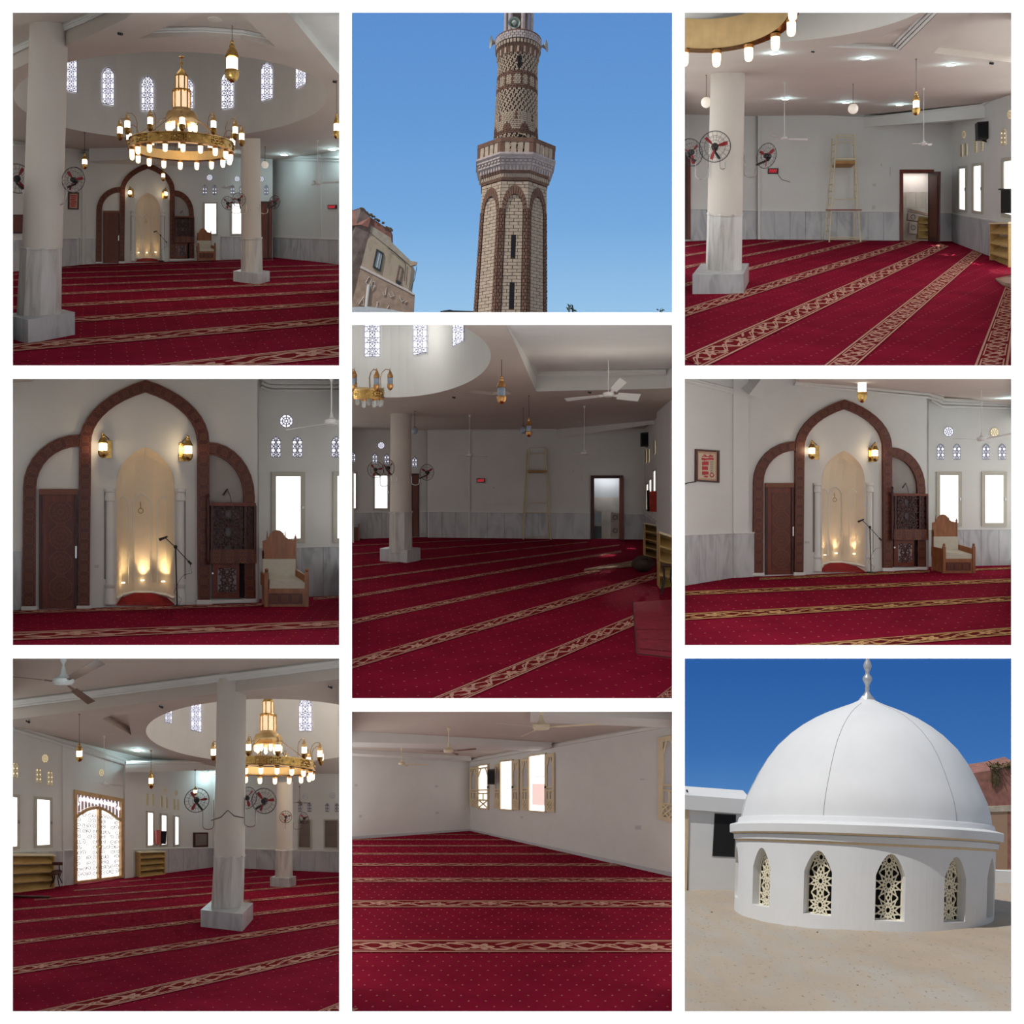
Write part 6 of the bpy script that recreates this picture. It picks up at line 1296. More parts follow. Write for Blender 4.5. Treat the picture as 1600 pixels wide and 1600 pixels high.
    # double iron gate with scrollwork before the daylight
    g = thing('scrolled_gate', wl.pt(153, 1376, 0), 'ornate gilded iron double gate flooded with daylight '+W, 'gate')
    q = lambda u, v: (lerp(116, 192.5, u), lerp(lerp(1235, 1249, u), lerp(1381, 1371, u), v))
    MB().plate(wl, [q(0, 0), q(1, 0), q(1, 1), q(0, 1)], -6, -5.5).build('daylight_glass', 'daylight_pane', g)
    MB().ring(wl, [q(-.01, -.01), q(1.01, -.01), q(1.01, 1), q(-.01, 1)], [q(.05, .035), q(.95, .035), q(.95, .99), q(.05, .99)], -5, 2).build('gate_frame', 'gate_gold', g)
    hd = [q(.03, .27)]+[q(.03+.94*i/12, .27-.13*math.sin(math.pi*i/12)) for i in range(13)]
    lo = [(x, y+4) for x, y in hd]; mb = MB(); mb.strip(wl, hd[1:], lo[1:], -4, 1.5); mb.build('arched_rail', 'gate_gold', g)
    MB().plate(wl, [q(.49, .14), q(.545, .14), q(.545, .99), q(.49, .99)], -4, 2).build('meeting_stile', 'gate_gold', g)
    MB().plate(wl, [q(.03, .975), q(.97, .975), q(.97, .995), q(.03, .995)], -4, 1).build('bottom_rail', 'gate_gold', g)
    mb = MB(); mb.ball(wl.pt(*q(.515, .6), 3), .05, 8, 6); mb.build('gate_lock', 'brass', g)
    def scroll(mb, u, v, su, sv, ph, turns=1.4, n=16, r=.014):
        mb.tube([wl.pt(*q(u+su*(1-i/n*.85)*math.cos(ph+turns*2*math.pi*i/n), v+sv*(1-i/n*.85)*math.sin(ph+turns*2*math.pi*i/n)), -2) for i in range(n+1)], r, 4)
    for u0, u1, nm in ((.06, .48, 'left'), (.555, .94, 'right')):
        mb = MB(); rs = random.Random(3 if nm == 'left' else 5)
        for i in range(4):
            for j in range(12):
                u = lerp(u0, u1, (i+.5)/4); v = .25+.06*j
                edge_ = (i in (0, 3)) or j in (0, 10, 11)
                if not edge_ and rs.random() < .55: continue
                scroll(mb, u, v, .045, .028, rs.random()*6, r=.011)
        for i in range(5):
            u = lerp(u0, u1, i/4); mb.tube([wl.pt(*q(u, .25), -2), wl.pt(*q(u, .98), -2)], .006, 4)
        mb.build('gate_leaf_scrollwork', 'gate_white', g)
    mb = MB()
    for i in range(13):
        u = .08+.84*i/12; scroll(mb, u, .085+(.045 if i in (0, 12) else .0), .035, .03, i*1.3, r=.02)
        mb.tube([wl.pt(*q(u, .04), -2), wl.pt(*q(u, .25-.12*math.sin(math.pi*i/12)), -2)], .016, 4)
    MB().plate(wl, [q(.05, .035), q(.95, .035), q(.95, .27)]+[q(.03+.94*i/12, .27-.13*math.sin(math.pi*i/12)) for i in range(12, -1, -1)], -5.4, -5.0).build('transom_panel', 'transom', g)
    mb.build('transom_scrollwork', 'lattice_pane', g)
    shelf_unit(wl, (10, 1334, 1393.5), (77.5, 1334.5, 1386), 0, 14, 4, 'long pine shoe shelf at the left edge '+W); shelf_unit(wl, (211, 1330, 1369), (250.5, 1329, 1364.5), 0, 12, 4, 'pine shoe shelf right of the gate '+W)
    stool(88, 1383, 17, 21, fl.Z(88, 1389), 'dark wooden chair beside the long shoe shelf '+W, back=True)
    t = thing('hanging_garment', wl.pt(248, 1318, 4), 'pink and black garments hanging at the far side windows '+W, 'clothing'); MB().plate(wl, [(240, 1297), (247, 1296), (246.5, 1319), (240.5, 1318)], 3, 7).build('pink_cloth', 'pink_cloth', t); MB().plate(wl, [(247, 1298), (256, 1298), (254.5, 1318), (247, 1317.5)], 3, 7).build('black_cloth', 'black_cloth', t)
    o = MB().rect(wb, 301.4, 1301, 324, 1323, -40, 2) if False else None
    o = MB().plate(wl, [(301.4, 1300.5), (324, 1300.5), (324, 1323), (301.4, 1323.5)], 0, 2).build('notice_board', 'wood_dark', label='dark framed notice board left of the large column '+W, cat='board'); MB().plate(wl, [(304, 1303), (321.5, 1303), (321.5, 1320.5), (304, 1321)], 2, 2.3).build('board_face', 'dim_glass', o)
    for x0, x1 in ((468, 485.5), (508.5, 528)): tall_window(wb, x0, x1, 1281.5, 1281.5, 1323.5, 1324.5, 2, pane='dim_glass', handle=False)
    for x in (466.5, 481, 509, 524): small_window(wb, x, x+5.5, 1255, 1268, pane='globe_glass', lat='white_lattice')
    for x, y in ((477.4, 1244.5), (520, 1243)): round_window(wb, x, y, 3.8, pane='globe_glass', lat='white_lattice')
    up = fl.n if fl.n.z > 0 else -fl.n
    MB().tube([fl.at(14, 1403)+up*.05, fl.at(77, 1404.5)+up*.05], .04, 6).build('floor_rod', 'wood_dark', label='dark rod lying on the carpet before the long shelf '+W, cat='rod')
    pts = [(117, 1381.5), (192, 1371.5), (172, 1377), (122, 1384)]; mb = MB(); mb.prism([fl.at(*p)+up*.03 for p in pts], [fl.at(*p)+up*.01 for p in pts]); mb.build('door_mat', 'rug_red', label='thin red mat on the threshold of the gate '+W, cat='mat')
mk('gate_gold', (.62, .40, .20), .4, .3, var=.15, scale=6); mk('gate_white', (.25, .22, .20), .5, var=.1); mk('transom', (.34, .24, .20), .6, var=.1)
hall_BL()

# ================================================================== bottom middle room
def hall_BM():
    W = 'in the bottom middle room'; enclosure('BM')
    fl = rake(1580, 22.6, 1298, 44)
    f = make_floor(fl, [(544, 1586), (1056, 1586), (1056, 1370), (735, 1297.5), (544, 1311.5)], 'carpet_c', (550, 1479), (1050, 1479))
    bands(f, fl, [((550, 1469), (1050, 1469), (550, 1489), (1050, 1489)), ((550, 1407), (1050, 1407.5), (550, 1418.5), (1050, 1418.5)), ((550, 1372), (1050, 1372), (550, 1379), (1050, 1379)), ((550, 1349), (962, 1349.5), (550, 1353.5), (985, 1354)),
                  ((550, 1333), (885, 1333.5), (550, 1336), (893, 1336)), ((550, 1321), (832, 1321), (550, 1323), (838, 1323)), ((550, 1311.6), (790, 1311.8), (550, 1313.2), (794, 1313.2)), ((663, 1304), (760, 1304), (663, 1305), (763, 1305))], n=40)
    wb = wallsurf(fl, (544, 1312), (735, 1298)); wr = wallsurf(fl, (735, 1298), (1058, 1371.5))
    a = wall('wall_back', wb, [(544, 1150), (736, 1150), (736, 1298.3), (544, 1312.4)])
    c = wall('wall_right', wr, [(735, 1150), (1060, 1100), (1060, 1372.3), (735, 1298.4)])
    MB().plate(wb, [(544, 1307), (735, 1295), (735, 1298), (544, 1312)], 0, 1.2).build('baseboard_back', 'pale_grey', kind='structure'); MB().plate(wr, [(735, 1295.5), (1058, 1364.5), (1058, 1371.3), (735, 1298)], 0, 1.4).build('baseboard_right', 'pale_grey', kind='structure')
    S = plane3(wr.at(735, 1186), wr.at(1050, 1128), wb.at(550, 1181)); bc = slope_of(S)
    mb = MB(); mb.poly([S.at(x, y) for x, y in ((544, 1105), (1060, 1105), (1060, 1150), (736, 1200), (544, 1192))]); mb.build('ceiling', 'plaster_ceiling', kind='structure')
    for (xa, ya), (xb, yb), hl, hr, dp in (((544, 1141.5), (862, 1160), .34, .16, 1.2), ((544, 1170), (736, 1182), .16, .12, .8)):
        A = S.at(xa, ya); B = S.at(xb, yb); beam(A-V((0, 0, -.02)), B-V((0, 0, -.02)), hl, hr, dp, bc, mat='plaster')
    A = S.at(830, 1108); B = S.at(1060, 1113); beam(A, B, .12, .2, 1.6, bc, mat='plaster')
    molding([wr.pt(738, 1187, 2), wr.pt(1056, 1130, 2)], .08)
    # shuttered windows
    def leafpoly(x0, x1, t0, t1, b0, b1): return [(x0, t0), (x1, t1), (x1, b1), (x0, b0)]
    def shutter(par, x0, x1, t0, t1, b0, b1, d0, d1, pane):
        L = lambda u, v: (lerp(x0, x1, u), lerp(lerp(t0, t1, u), lerp(b0, b1, u), v))
        o = MB().ring(wr, [L(0, 0), L(1, 0), L(1, 1), L(0, 1)], [L(.22, .06), L(.78, .06), L(.78, .95), L(.22, .95)], d0, d1).build('shutter', 'shutter_cream', par)
        MB().plate(wr, [L(.22, .06), L(.78, .06), L(.78, .95), L(.22, .95)], d0, d0+.3).build('shutter_glass', pane, o)
        mb = MB(); th = .018
        seg = [((.2, .58), (.8, .58)), ((.2, .64), (.8, .64)), ((.5, .64), (.5, .8)), ((.2, .8), (.8, .8)), ((.2, .8), (.8, .95)), ((.8, .8), (.2, .95)), ((.5, .8), (.2, .875)), ((.5, .8), (.8, .875)), ((.2, .875), (.5, .95)), ((.8, .875), (.5, .95)), ((.22, .2), (.4, .06)), ((.78, .2), (.6, .06))]
        for p, r in seg: mb.tube([wr.pt(*L(*p), (d0+d1)/2), wr.pt(*L(*r), (d0+d1)/2)], .035, 4)
        mb.build('fretwork', 'shutter_cream', o)
    for sh1, gl, sh2 in (((736.8, 748.5, 1199, 1197, 1260, 1261.5), (749.5, 763.5, 1197, 1195, 1261.5, 1262.5), None), ((774.5, 783.5, 1194, 1193, 1262.5, 1263.5), (783.7, 801.6, 1190.5, 1188.5, 1263.5, 1264.5), (802, 812.3, 1188, 1186.5, 1264.5, 1265.5)), ((816, 828.4, 1185.5, 1184, 1265.5, 1266.5), (828.6, 853, 1182, 1178.5, 1266, 1267.5), (853.3, 867.6, 1178.5, 1176.5, 1267.5, 1269))):
        o = MB().ring(wr, [(gl[0]-1.2, gl[2]-2), (gl[1]+1.2, gl[3]-2), (gl[1]+1.2, gl[5]+2), (gl[0]-1.2, gl[4]+2)], leafpoly(*gl), 0, 3).build('window_'+str(next(WN)), 'shutter_cream', kind='structure')
        MB().plate(wr, leafpoly(*gl), .2, .7).build('pane', 'daylight_pane', o)
        if sh2 is None:
            shutter(o, *sh1, 2, 4, 'pale_grey'); mb = MB()
            L = lambda u, v: (lerp(gl[0], gl[1], u), lerp(lerp(gl[2], gl[3], u), lerp(gl[4], gl[5], u), v))
            for p, r in (((0, .58), (1, .58)), ((0, .66), (1, .66)), ((.5, .66), (.5, .82)), ((0, .82), (1, .82)), ((0, .82), (1, 1)), ((1, .82), (0, 1)), ((0, .25), (.25, .06)), ((1, .25), (.75, .06)), ((0, .06), (1, .06))): mb.tube([wr.pt(*L(*p), 1.5), wr.pt(*L(*r), 1.5)], .03, 4)
            mb.build('fretwork', 'shutter_cream', o)
        else:
            shutter(o, *sh1, 1, 3, 'pale_grey'); shutter(o, *sh2, 1, 3, 'pale_grey')
            if gl[0] > 820:
                MB().plate(wr, [(832, 1224), (852.8, 1225), (852.8, 1259), (832, 1257)], .7, .75).build('view_outside', 'sunlit_wall_outside', o); MB().tube([wr.pt(832, 1213, 1), wr.pt(852, 1213, 1)], .012, 4).build('glazing_bar', 'switch_white', o)
        MB().plate(wr, [(gl[1]+1.4, 1228), (gl[1]+2.6, 1228), (gl[1]+2.6, 1231), (gl[1]+1.4, 1231)], 3, 5).build('latch', 'dark_frame', o)
    o = MB().rect(wr, 1062, 1146, 1064, 1284, 0, 1).build('window_'+str(next(WN)), 'shutter_cream', kind='structure'); shutter(o, 1031, 1064, 1152, 1146, 1280, 1287, 1, 4, 'pale_grey')
    speaker_box(frontal(wr.Z(772, 1212)-.3), [(762, 1201.5), (773.5, 1200.5), (773.5, 1223), (762, 1222.5)], 'black wall loudspeaker between the first two windows '+W, (768, 1224))
    ceiling_fan(845.5, 1137, 14, 1106, [(776, 1130), (932, 1131.5), (815, 1151)], 27.5, 'nearest cream ceiling fan at the top edge '+W, w=2.6, mat='fan_cream', fl=.35, tn=.5); ceiling_fan(701, 1174, 8.3, 1137, [(744, 1170), (665, 1173), (716, 1179)], 34, 'middle cream ceiling fan '+W, w=2, mat='fan_cream', blade='fan_brown', fl=.35, tn=.5); ceiling_fan(628, 1193.5, 5.5, 1168, [(667.5, 1195), (608, 1193), (637, 1197)], 39, 'farthest cream ceiling fan by the back wall '+W, w=1.5, mat='fan_cream', fl=.35, tn=.5)
    for x, y, l in ((755, 1166.5, 'left of the pair'), (795, 1166.5, 'right of the pair')):
        c0 = S.at(x, y); q = c0.y/F; MB().lathe([(c0-V((0, 0, .3*q)), 8*q, bc), (c0-V((0, 0, 1.2*q)), 7.6*q, bc)], 16, ky=1.4).build('ceiling_lamp', 'ceiling_light_on', label='bright round ceiling lamp, '+l+' near the windows '+W, cat='light')  # glowing disc put in for a patch of sun glare
    for x, y, s_, l in ((682, 1228.5, wb, 'upper right'), (683, 1270, wb, 'lower right'), (563, 1275, wb, 'lower left'), (556, 1227, wb, 'upper left')): plug(s_, x, y, 4.5, 3.6, 'small pale socket at the '+l+' of the back wall '+W)
    plug(wr, 997, 1293, 9, 7, 'pale double socket low on the window wall '+W); plug(wr, 1004, 1217.5, 7, 2.4, 'narrow pale switch high on the window wall '+W); plug(wr, 815, 1277, 3, 2.4, 'tiny socket under the windows '+W)
hall_BM()
# ================================================================== upper middle view: brick minaret under a pale blue sky
def backdrop(key, Z, mat, m=60):
    a, b, c, d = PANEL[key]; mb = MB()
    n = 12; xs = [lerp(a-m*4, c+m*4, i/n) for i in range(n+1)]
    for i in range(n):
        za = Z-abs(i/n-.5)*30; zb = Z-abs((i+1)/n-.5)*30
        mb.poly([P(xs[i], d+m*3, za), P(xs[i+1], d+m*3, zb), P(xs[i+1], b-m*3, zb), P(xs[i], b-m*3, za)], [(0, -.4), (1, -.4), (1, 1.4), (0, 1.4)])
    mb.build('sky', mat, kind='structure')
def view_TM():
    W = 'in the upper middle view'; backdrop('TM', 230, 'sky_pale')
    Z0 = 112.0; q = Z0/F
    AX = [(20, 811), (66, 810), (207, 806), (240, 806.4), (300, 803), (500, 796.4)]
    RR = [(296, 54.0), (300, 54.3), (500, 62.2)]
    cx = lambda y: interp(AX, y); TW = [(20, .22), (240, .08), (500, 0)]
    def ring_pt(phi, y, r): return P(cx(y), y, Z0)+V((r*math.sin(phi), -r*math.cos(phi), interp(TW, y)*r*math.cos(phi)))*q
    PH = [math.radians(-22.5+1.8+45*k) for k in range(8)]
    def oct_(y, r): return [ring_pt(p, y, r) for p in PH]
    t = thing('minaret', P(797, 500, Z0), 'tall cream and brown brick minaret with balcony against the blue sky', 'minaret')
    def stack(levels, name, mat, par=t, smooth=False, n=None):
        mb = MB(); rings = [(oct_(y, r) if n is None else [ring_pt(2*math.pi*i/n, y, r) for i in range(n)]) for y, r in levels]; m = len(rings[0])
        base = len(mb.v); mb.v += [p for r in rings for p in r]
        for i in range(len(rings)-1):
            for k in range(m): mb.f.append((i*m+k, i*m+(k+1) % m, (i+1)*m+(k+1) % m, (i+1)*m+k))
        mb.f.append(tuple(range(m))); mb.f.append(tuple(range((len(rings)-1)*m, len(rings)*m))); return mb.build(name, mat, par, smooth=smooth)
    R = lambda y: interp(RR, y)
    core = stack([(505, R(505)-1.6), (296, R(296)-1.6)], 'shaft_core', 'mortar'); stack([(640, R(500)+1), (504, R(500)+.2)], 'shaft_foot', 'brick_cream')
    zg = P(800, 640, Z0).z; MB().poly([V((-35, 106, zg)), V((9, 106, zg)), V((9, 180, zg)), V((-35, 180, zg))]).build('ground', 'sand', kind='structure')
    # bricks on the three faces in view
    def face_pt(k, u, y, d):
        a = ring_pt(PH[k], y, R(y)); b = ring_pt(PH[(k+1) % 8], y, R(y)); n = ((b-a).cross(V((0, 0, 1)))).normalized()
        if n.y > 0 and k == 0: n = -n
        c = P(cx(y), y, Z0); m = (a+b)/2
        if (m-c).dot(n) < 0: n = -n
        return a.lerp(b, u)+n*(d*q)
    singles = []; rest = {'brick_cream': MB(), 'brick_brown': MB()}
    def brick(k, u0, u1, y0, y1, d, mat, big):
        g = .011
        ps = [(u0+g, y0+.35), (u1-g, y0+.35), (u1-g, y1-.35), (u0+g, y1-.35)]; d += random.uniform(-.25, .25)
        fr = [face_pt(k, u, y, d) for u, y in ps]; bk = [face_pt(k, u, y, -1.8) for u, y in ps]
        if big and len(singles) < 296:
            o = MB().prism(fr, bk).build('brick', mat, core); singles.append(o)
        else: rest[mat].prism(fr, bk)
    def fy(y): return y+.9*R(y)*((800-y)/F)*1.0
    ytop, yspr, apex = 300, 342, 318
    slits = [(fy(369), fy(403)), (fy(442.5), fy(482))]
    H = 5.1
    for k in (0, 7, 1):
        y = 503.0; row = 0
        while y-H > 297:
            y0, y1 = y-H, y; ym = (y0+y1)/2; off = .5*(row % 2)
            # half width of the recessed panel at this height
            if ym > yspr: hw = .315
            elif ym > apex+1: hw = .315*math.sqrt(max(0, 1-((yspr-ym)/(yspr-apex))**2))
            else: hw = 0
            if hw > .06:
                n_ = 2; us = [.5-hw+2*hw*(j-off)/n_ for j in range(0, n_+2)]; us = sorted(set([max(.5-hw, min(.5+hw, u)) for u in us]))
                for ua, ub in zip(us, us[1:]):
                    if ub-ua < .03: continue
                    if k == 0 and any(s0-1 < ym < s1+1 for s0, s1 in slits):
                        for a_, b_ in ((ua, min(ub, .44)), (max(ua, .585), ub)):
                            if b_-a_ > .02: brick(k, a_, b_, y0, y1, -.8, 'brick_cream', True)
                        continue
                    brick(k, ua, ub, y0, y1, -.8, 'brick_cream', k == 0)
            if ym > yspr-3:      # brown pilasters on each side
                for s in (0, 1):
                    e0, e1 = (0, .5-hw-.012) if s == 0 else (.5+hw+.012, 1)
                    mid = e0+(e1-e0)*(.38 if row % 2 else .66)
                    brick(k, e0, mid, y0, y1, .7, 'brick_brown', k == 0 or (k == 7 and s == 1)); brick(k, mid, e1, y0, y1, .7, 'brick_brown', k == 0)
            else:                # cream spandrels round the arch head
                ho = .43*math.sqrt(max(0, 1-((yspr-ym)/(yspr-ytop-7))**2)) if ym > ytop+7 else 0
                if ho > .0:
                    for e0, e1 in ((0, .5-ho), (.5+ho, 1)):
                        if e1-e0 > .04: brick(k, e0, e1, y0, y1, .2, 'brick_cream', False)
                else:
                    for j in range(4):
                        ua = max(0, (j-off*.5)/3.5); ub = min(1, (j+1-off*.5)/3.5)
                        if ub-ua > .05: brick(k, ua, ub, y0, y1, .2, 'brick_cream', k == 0)
            y -= H; row += 1
        for j in range(13):      # voussoirs
            a0, a1 = math.pi*j/13+.02, math.pi*(j+1)/13-.02
            ps = [(.5-.44*math.cos(a0), yspr-(yspr-ytop-5)*math.sin(a0)), (.5-.44*math.cos(a1), yspr-(yspr-ytop-5)*math.sin(a1)), (.5-.31*math.cos(a1), yspr-(yspr-apex)*math.sin(a1)), (.5-.31*math.cos(a0), yspr-(yspr-apex)*math.sin(a0))]
            MB().prism([face_pt(k, u, y_, 1.2) for u, y_ in ps], [face_pt(k, u, y_, -1.6) for u, y_ in ps]).build('voussoir', 'brick_brown', core)
    for m_, mb in rest.items():
        if mb.f: mb.build('brickwork', m_, core, kind='stuff')
    for s0, s1 in slits:
        MB().prism([face_pt(0, u, y_, -.6) for u, y_ in ((.44, s0), (.585, s0), (.585, s1), (.44, s1))], [face_pt(0, u, y_, -1.7) for u, y_ in ((.44, s0), (.585, s0), (.585, s1), (.44, s1))]).build('slit_window', 'slit_dark', t)
    # corbelled balcony
    stack([(298, 55.2), (294, 56)], 'string_course', 'brick_brown'); stack([(294, 55), (287, 55)], 'frieze', 'brick_cream'); stack([(287, 56.5), (283, 57)], 'upper_string_course', 'brick_brown')
    stack([(283, 57), (264, 63.5), (262, 65)], 'corbel_core', 'brick_pink'); stack([(262, 66.4), (259, 66.4)], 'balcony_slab', 'brick_pink'); stack([(258.5, 63.5), (258, 60)], 'balcony_floor', 'brick_brown')
    def course(y0, y1, r, n, fill, d, mat, name, proud=1.2):
        mb = MB()
        for k in (7, 0, 1, 6, 2):
            a0 = oct_(y0, r); a1 = oct_(y1, r)
            for j in range(n):
                ua, ub = (j+.5-fill/2)/n, (j+.5+fill/2)/n
                A = [a0[k].lerp(a0[(k+1) % 8], ua), a0[k].lerp(a0[(k+1) % 8], ub), a1[k].lerp(a1[(k+1) % 8], ub), a1[k].lerp(a1[(k+1) % 8], ua)]
                c = P(cx(y0), y0, Z0); m = (a0[k]+a0[(k+1) % 8])/2-c; m.z = 0; m.normalize()
                mb.prism([p+m*proud*q for p in A], [p-m*1.5*q for p in A])
        mb.build(name, mat, t, kind='stuff')
    course(283, 276.5, 58.2, 8, .5, 0, 'brick_pink', 'corbel_bricks', 1.6); course(275.5, 272.5, 60.8, 6, .9, 0, 'brick_pink', 'corbel_bricks', 1.2); course(271.5, 268.5, 62.2, 7, .55, 0, 'brick_pink', 'corbel_bricks', 1.2); course(267.5, 265, 63.2, 6, .92, 0, 'brick_pink', 'corbel_bricks', 1.2); course(293, 288, 55.2, 10, .6, 0, 'brick_cream', 'frieze_bricks', .8)
    a0 = oct_(259, 64.5); a1 = oct_(243.5, 64.5)
    for k in (7, 0, 1, 6, 2):
        c = P(cx(250), 250, Z0); m = (a0[k]+a0[(k+1) % 8])/2-c; m.z = 0; m.normalize()
        for j, (ua, ub) in enumerate(((0, .13), (.13, .27), (.32, .47), (.53, .68), (.73, .87), (.87, 1))):
            A = [a0[k].lerp(a0[(k+1) % 8], ua), a0[k].lerp(a0[(k+1) % 8], ub), a1[k].lerp(a1[(k+1) % 8], ub), a1[k].lerp(a1[(k+1) % 8], ua)]
            MB().prism([p+m*.3*q for p in A], [p-m*2.6*q for p in A]).build('parapet_block', 'brick_brown' if j in (0, 5) else 'brick_cream', t)
    b0 = oct_(243.5, 65.2); b1 = oct_(237, 65.2)
    for k in range(8):
        c = P(cx(240), 240, Z0); m = (b0[k]+b0[(k+1) % 8])/2-c; m.z = 0; m.normalize(); A = [b0[k], b0[(k+1) % 8], b1[(k+1) % 8], b1[k]]
        MB().prism(A, [p-m*3*q for p in A]).build('parapet_rail', 'brick_brown', t)
    # round upper shaft with a net of projecting bricks
    UR = [(66, 29.6), (98, 30.2), (258, 35.2)]; ur = lambda y: interp(UR, y)
    stack([(262, ur(258)-.8), (78, ur(78)-.8)], 'upper_shaft', 'upper_core', n=40, smooth=True)
    lat = {'brick_cream': MB(), 'brick_brown': MB()}; NB = 44; y = 256.0; row = 0; h = 3.0
    while y-h > 92:
        yf = y-16*1.0
        for j in range(NB):
            phi = -math.pi/2*1.06+math.pi*1.06*(j+.5*(row % 2))/NB
            zig = abs(((j*2+(row % 2)) % 22)-11)
            band1 = 104 <= (256-y) <= 131; band0 = 34 <= (256-y) <= 68
            br = False
            if band0: br = (zig < 9-((256-y)-34)*.42) or ((256-y) > 56 and zig > 9) or (256-y) < 40
            if band1: br = (256-y) < 110 or (256-y) > 125 or abs(zig-5) < 1.6
            if (row//2+j) % 3 == 0 and not (band0 or band1): continue
            a = phi-.5*math.pi*1.06/NB*.86; b = phi+.5*math.pi*1.06/NB*.86; r = ur(y)+(.75 if (row//1+j) % 2 == 0 else .15)
            if 136 < (256-y) < 152 and -.02 < phi < .2: continue
            ps = [(a, y), (b, y), (b, y-h*.8), (a, y-h*.8)]
            lat['brick_brown' if br else 'brick_cream'].prism([ring_pt(p, yy, r) for p, yy in ps], [ring_pt(p, yy, ur(y)-1.2) for p, yy in ps])
        y -= h; row += 1
    for m_, mb in lat.items(): mb.build('net_brickwork', m_, t, kind='stuff')
    mb = MB(); mb.prism([ring_pt(a, yy, ur(110)+.9) for a, yy in ((.01, 121), (.18, 121), (.18, 103), (.01, 103))], [ring_pt(a, yy, ur(110)-1) for a, yy in ((.01, 121), (.18, 121), (.18, 103), (.01, 103))]); mb.build('slit_window', 'slit_dark', t)
    dpts = [(.15, 222), (.75, 222), (.7, 228), (.15, 233)]; dpts = [(.12, 240), (.72, 240), (.72, 231), (.4, 226.5), (.12, 224)]
    MB().prism([ring_pt(a, yy-2, ur(230)+1.2) for a, yy in dpts], [ring_pt(a, yy-2, ur(230)-1) for a, yy in dpts]).build('balcony_door', 'slit_dark', t)
    MB().tube([ring_pt(a, yy-2, ur(230)+1.2) for a, yy in ((.12, 224), (.4, 226), (.72, 230.5), (.74, 240))], 1.1*q, 5).build('door_arch', 'brick_cream', t)
    # flared collar and open lantern on top
    stack([(98, 30.8), (94, 31.2), (88, 33), (84, 33.4)], 'collar_frieze', 'brick_brown', n=40, smooth=True); stack([(84, 33), (78, 35.4), (66.5, 35.5)], 'collar', 'mortar', n=40, smooth=True); stack([(66.5, 36.3), (65, 36.3)], 'collar_cap', 'brick_brown', n=40)
    mb = MB()
    for i in range(3):
        for j in range(36):
            ph = 2*math.pi*(j+.5*(i % 2))/36; w = math.pi/36*.86; y0 = 77.2-i*3.6; r = 36.2
            mb.prism([ring_pt(ph+s*w, yy, r) for s, yy in ((-1, y0), (1, y0), (1, y0-3.1), (-1, y0-3.1))], [ring_pt(ph+s*w, yy, r-1.5) for s, yy in ((-1, y0), (1, y0), (1, y0-3.1), (-1, y0-3.1))])
    mb.build('collar_bricks', 'brick_pink', t, kind='stuff')
    mb = MB()
    for j in range(40):
        phi = 2*math.pi*j/40
        for y0, y1, r, w in ((83.5, 78.5, 34.6, .05), (97, 88.5, 32.2, .045)):
            if y0 > 90 and j % 2: continue
            mb.prism([ring_pt(phi+s*w, yy, r+1) for s, yy in ((-1, y0), (1, y0), (1, y1), (-1, y1))], [ring_pt(phi+s*w, yy, r-2) for s, yy in ((-1, y0), (1, y0), (1, y1), (-1, y1))])
    mb.build('collar_dentils', 'brick_cream', t, kind='stuff')
    for j in range(6):
        phi = math.radians(20+60*j); mb = MB(); mb.lathe([(ring_pt(phi, yy, 20), 3.2*q, 0) for yy in (66, 40, 0, -20)], 8); mb.build('lantern_post', 'brick_pink', t)
    stack([(66, 8), (-20, 8)], 'lantern_core', 'concrete_dark', n=12); stack([(12, 22), (-20, 22)], 'lantern_lintel', 'brick_brown', n=24)
    # loudspeaker horns on the collar
    for sgn, x, y, l in ((-1, 776, 67, 'left'), (1, 845, 73, 'right')):
        o = thing('horn_loudspeaker', P(x, y, Z0), 'grey horn loudspeaker pointing '+l+' from the minaret collar', 'loudspeaker')
        mb = MB(); base = P(x, y, Z0); ax = V((sgn*1, -.25, .02)).normalized(); s1 = ax.cross(V((0, 0, 1))).normalized(); s2 = s1.cross(ax)
        prof = [(-2, 1.6), (2, 2), (4, 2.6), (6.5, 4.5), (8.5, 7.5), (9.6, 9.6), (9.2, 9.3), (7, 3.5)]
        n = 16
        for i, (d, r) in enumerate(prof):
            mb.v += [base+ax*d*q+(s1*math.cos(2*math.pi*k/n)+s2*math.sin(2*math.pi*k/n))*r*q for k in range(n)]
        for i in range(len(prof)-1): mb.f += [(i*n+k, i*n+(k+1) % n, (i+1)*n+(k+1) % n, (i+1)*n+k) for k in range(n)]
        mb.f.append(tuple(range((len(prof)-1)*n, len(prof)*n))); mb.build('horn', 'horn_grey', o, smooth=True)
        mb = MB(); mb.tube([base, base-ax*5*q], 1.5*q, 8); mb.build('driver', 'horn_grey', o)
    o = thing('horn_loudspeaker', P(803.5, 44, Z0-30*q), 'round pale green horn facing front at the top of the minaret', 'loudspeaker')
    c = P(803.5, 35.5, Z0-32*q); mb = MB(); n = 18
    prof = [(0, 9), (-1, 9.2), (4, 5), (9, 2.5)]
    for d, r in prof: mb.v += [c+V((math.cos(2*math.pi*k/n)*r, d, math.sin(2*math.pi*k/n)*r))*q for k in range(n)]
    for i in range(3): mb.f += [(i*n+k, i*n+(k+1) % n, (i+1)*n+(k+1) % n, (i+1)*n+k) for k in range(n)]
    mb.f.append(tuple(range(3*n, 4*n))); mb.build('horn', 'horn_green', o, smooth=True)
    MB().ball(c+V((0, .5*q, 0)), 4*q, 10, 8).build('driver', 'horn_green', o); MB().tube([c+V((0, 3*q, -5*q)), c+V((0, 8*q, -16*q))], 1*q, 6).build('bracket', 'horn_grey', o)
    # neighbouring house, leaning in the picture
    Zh = 132.0; s = Zh/F; Sh = frontal(Zh)
    hs = thing('brick_house', P(600, 490, Zh), 'weathered plaster house with chalk scribbles left of the minaret', 'house')
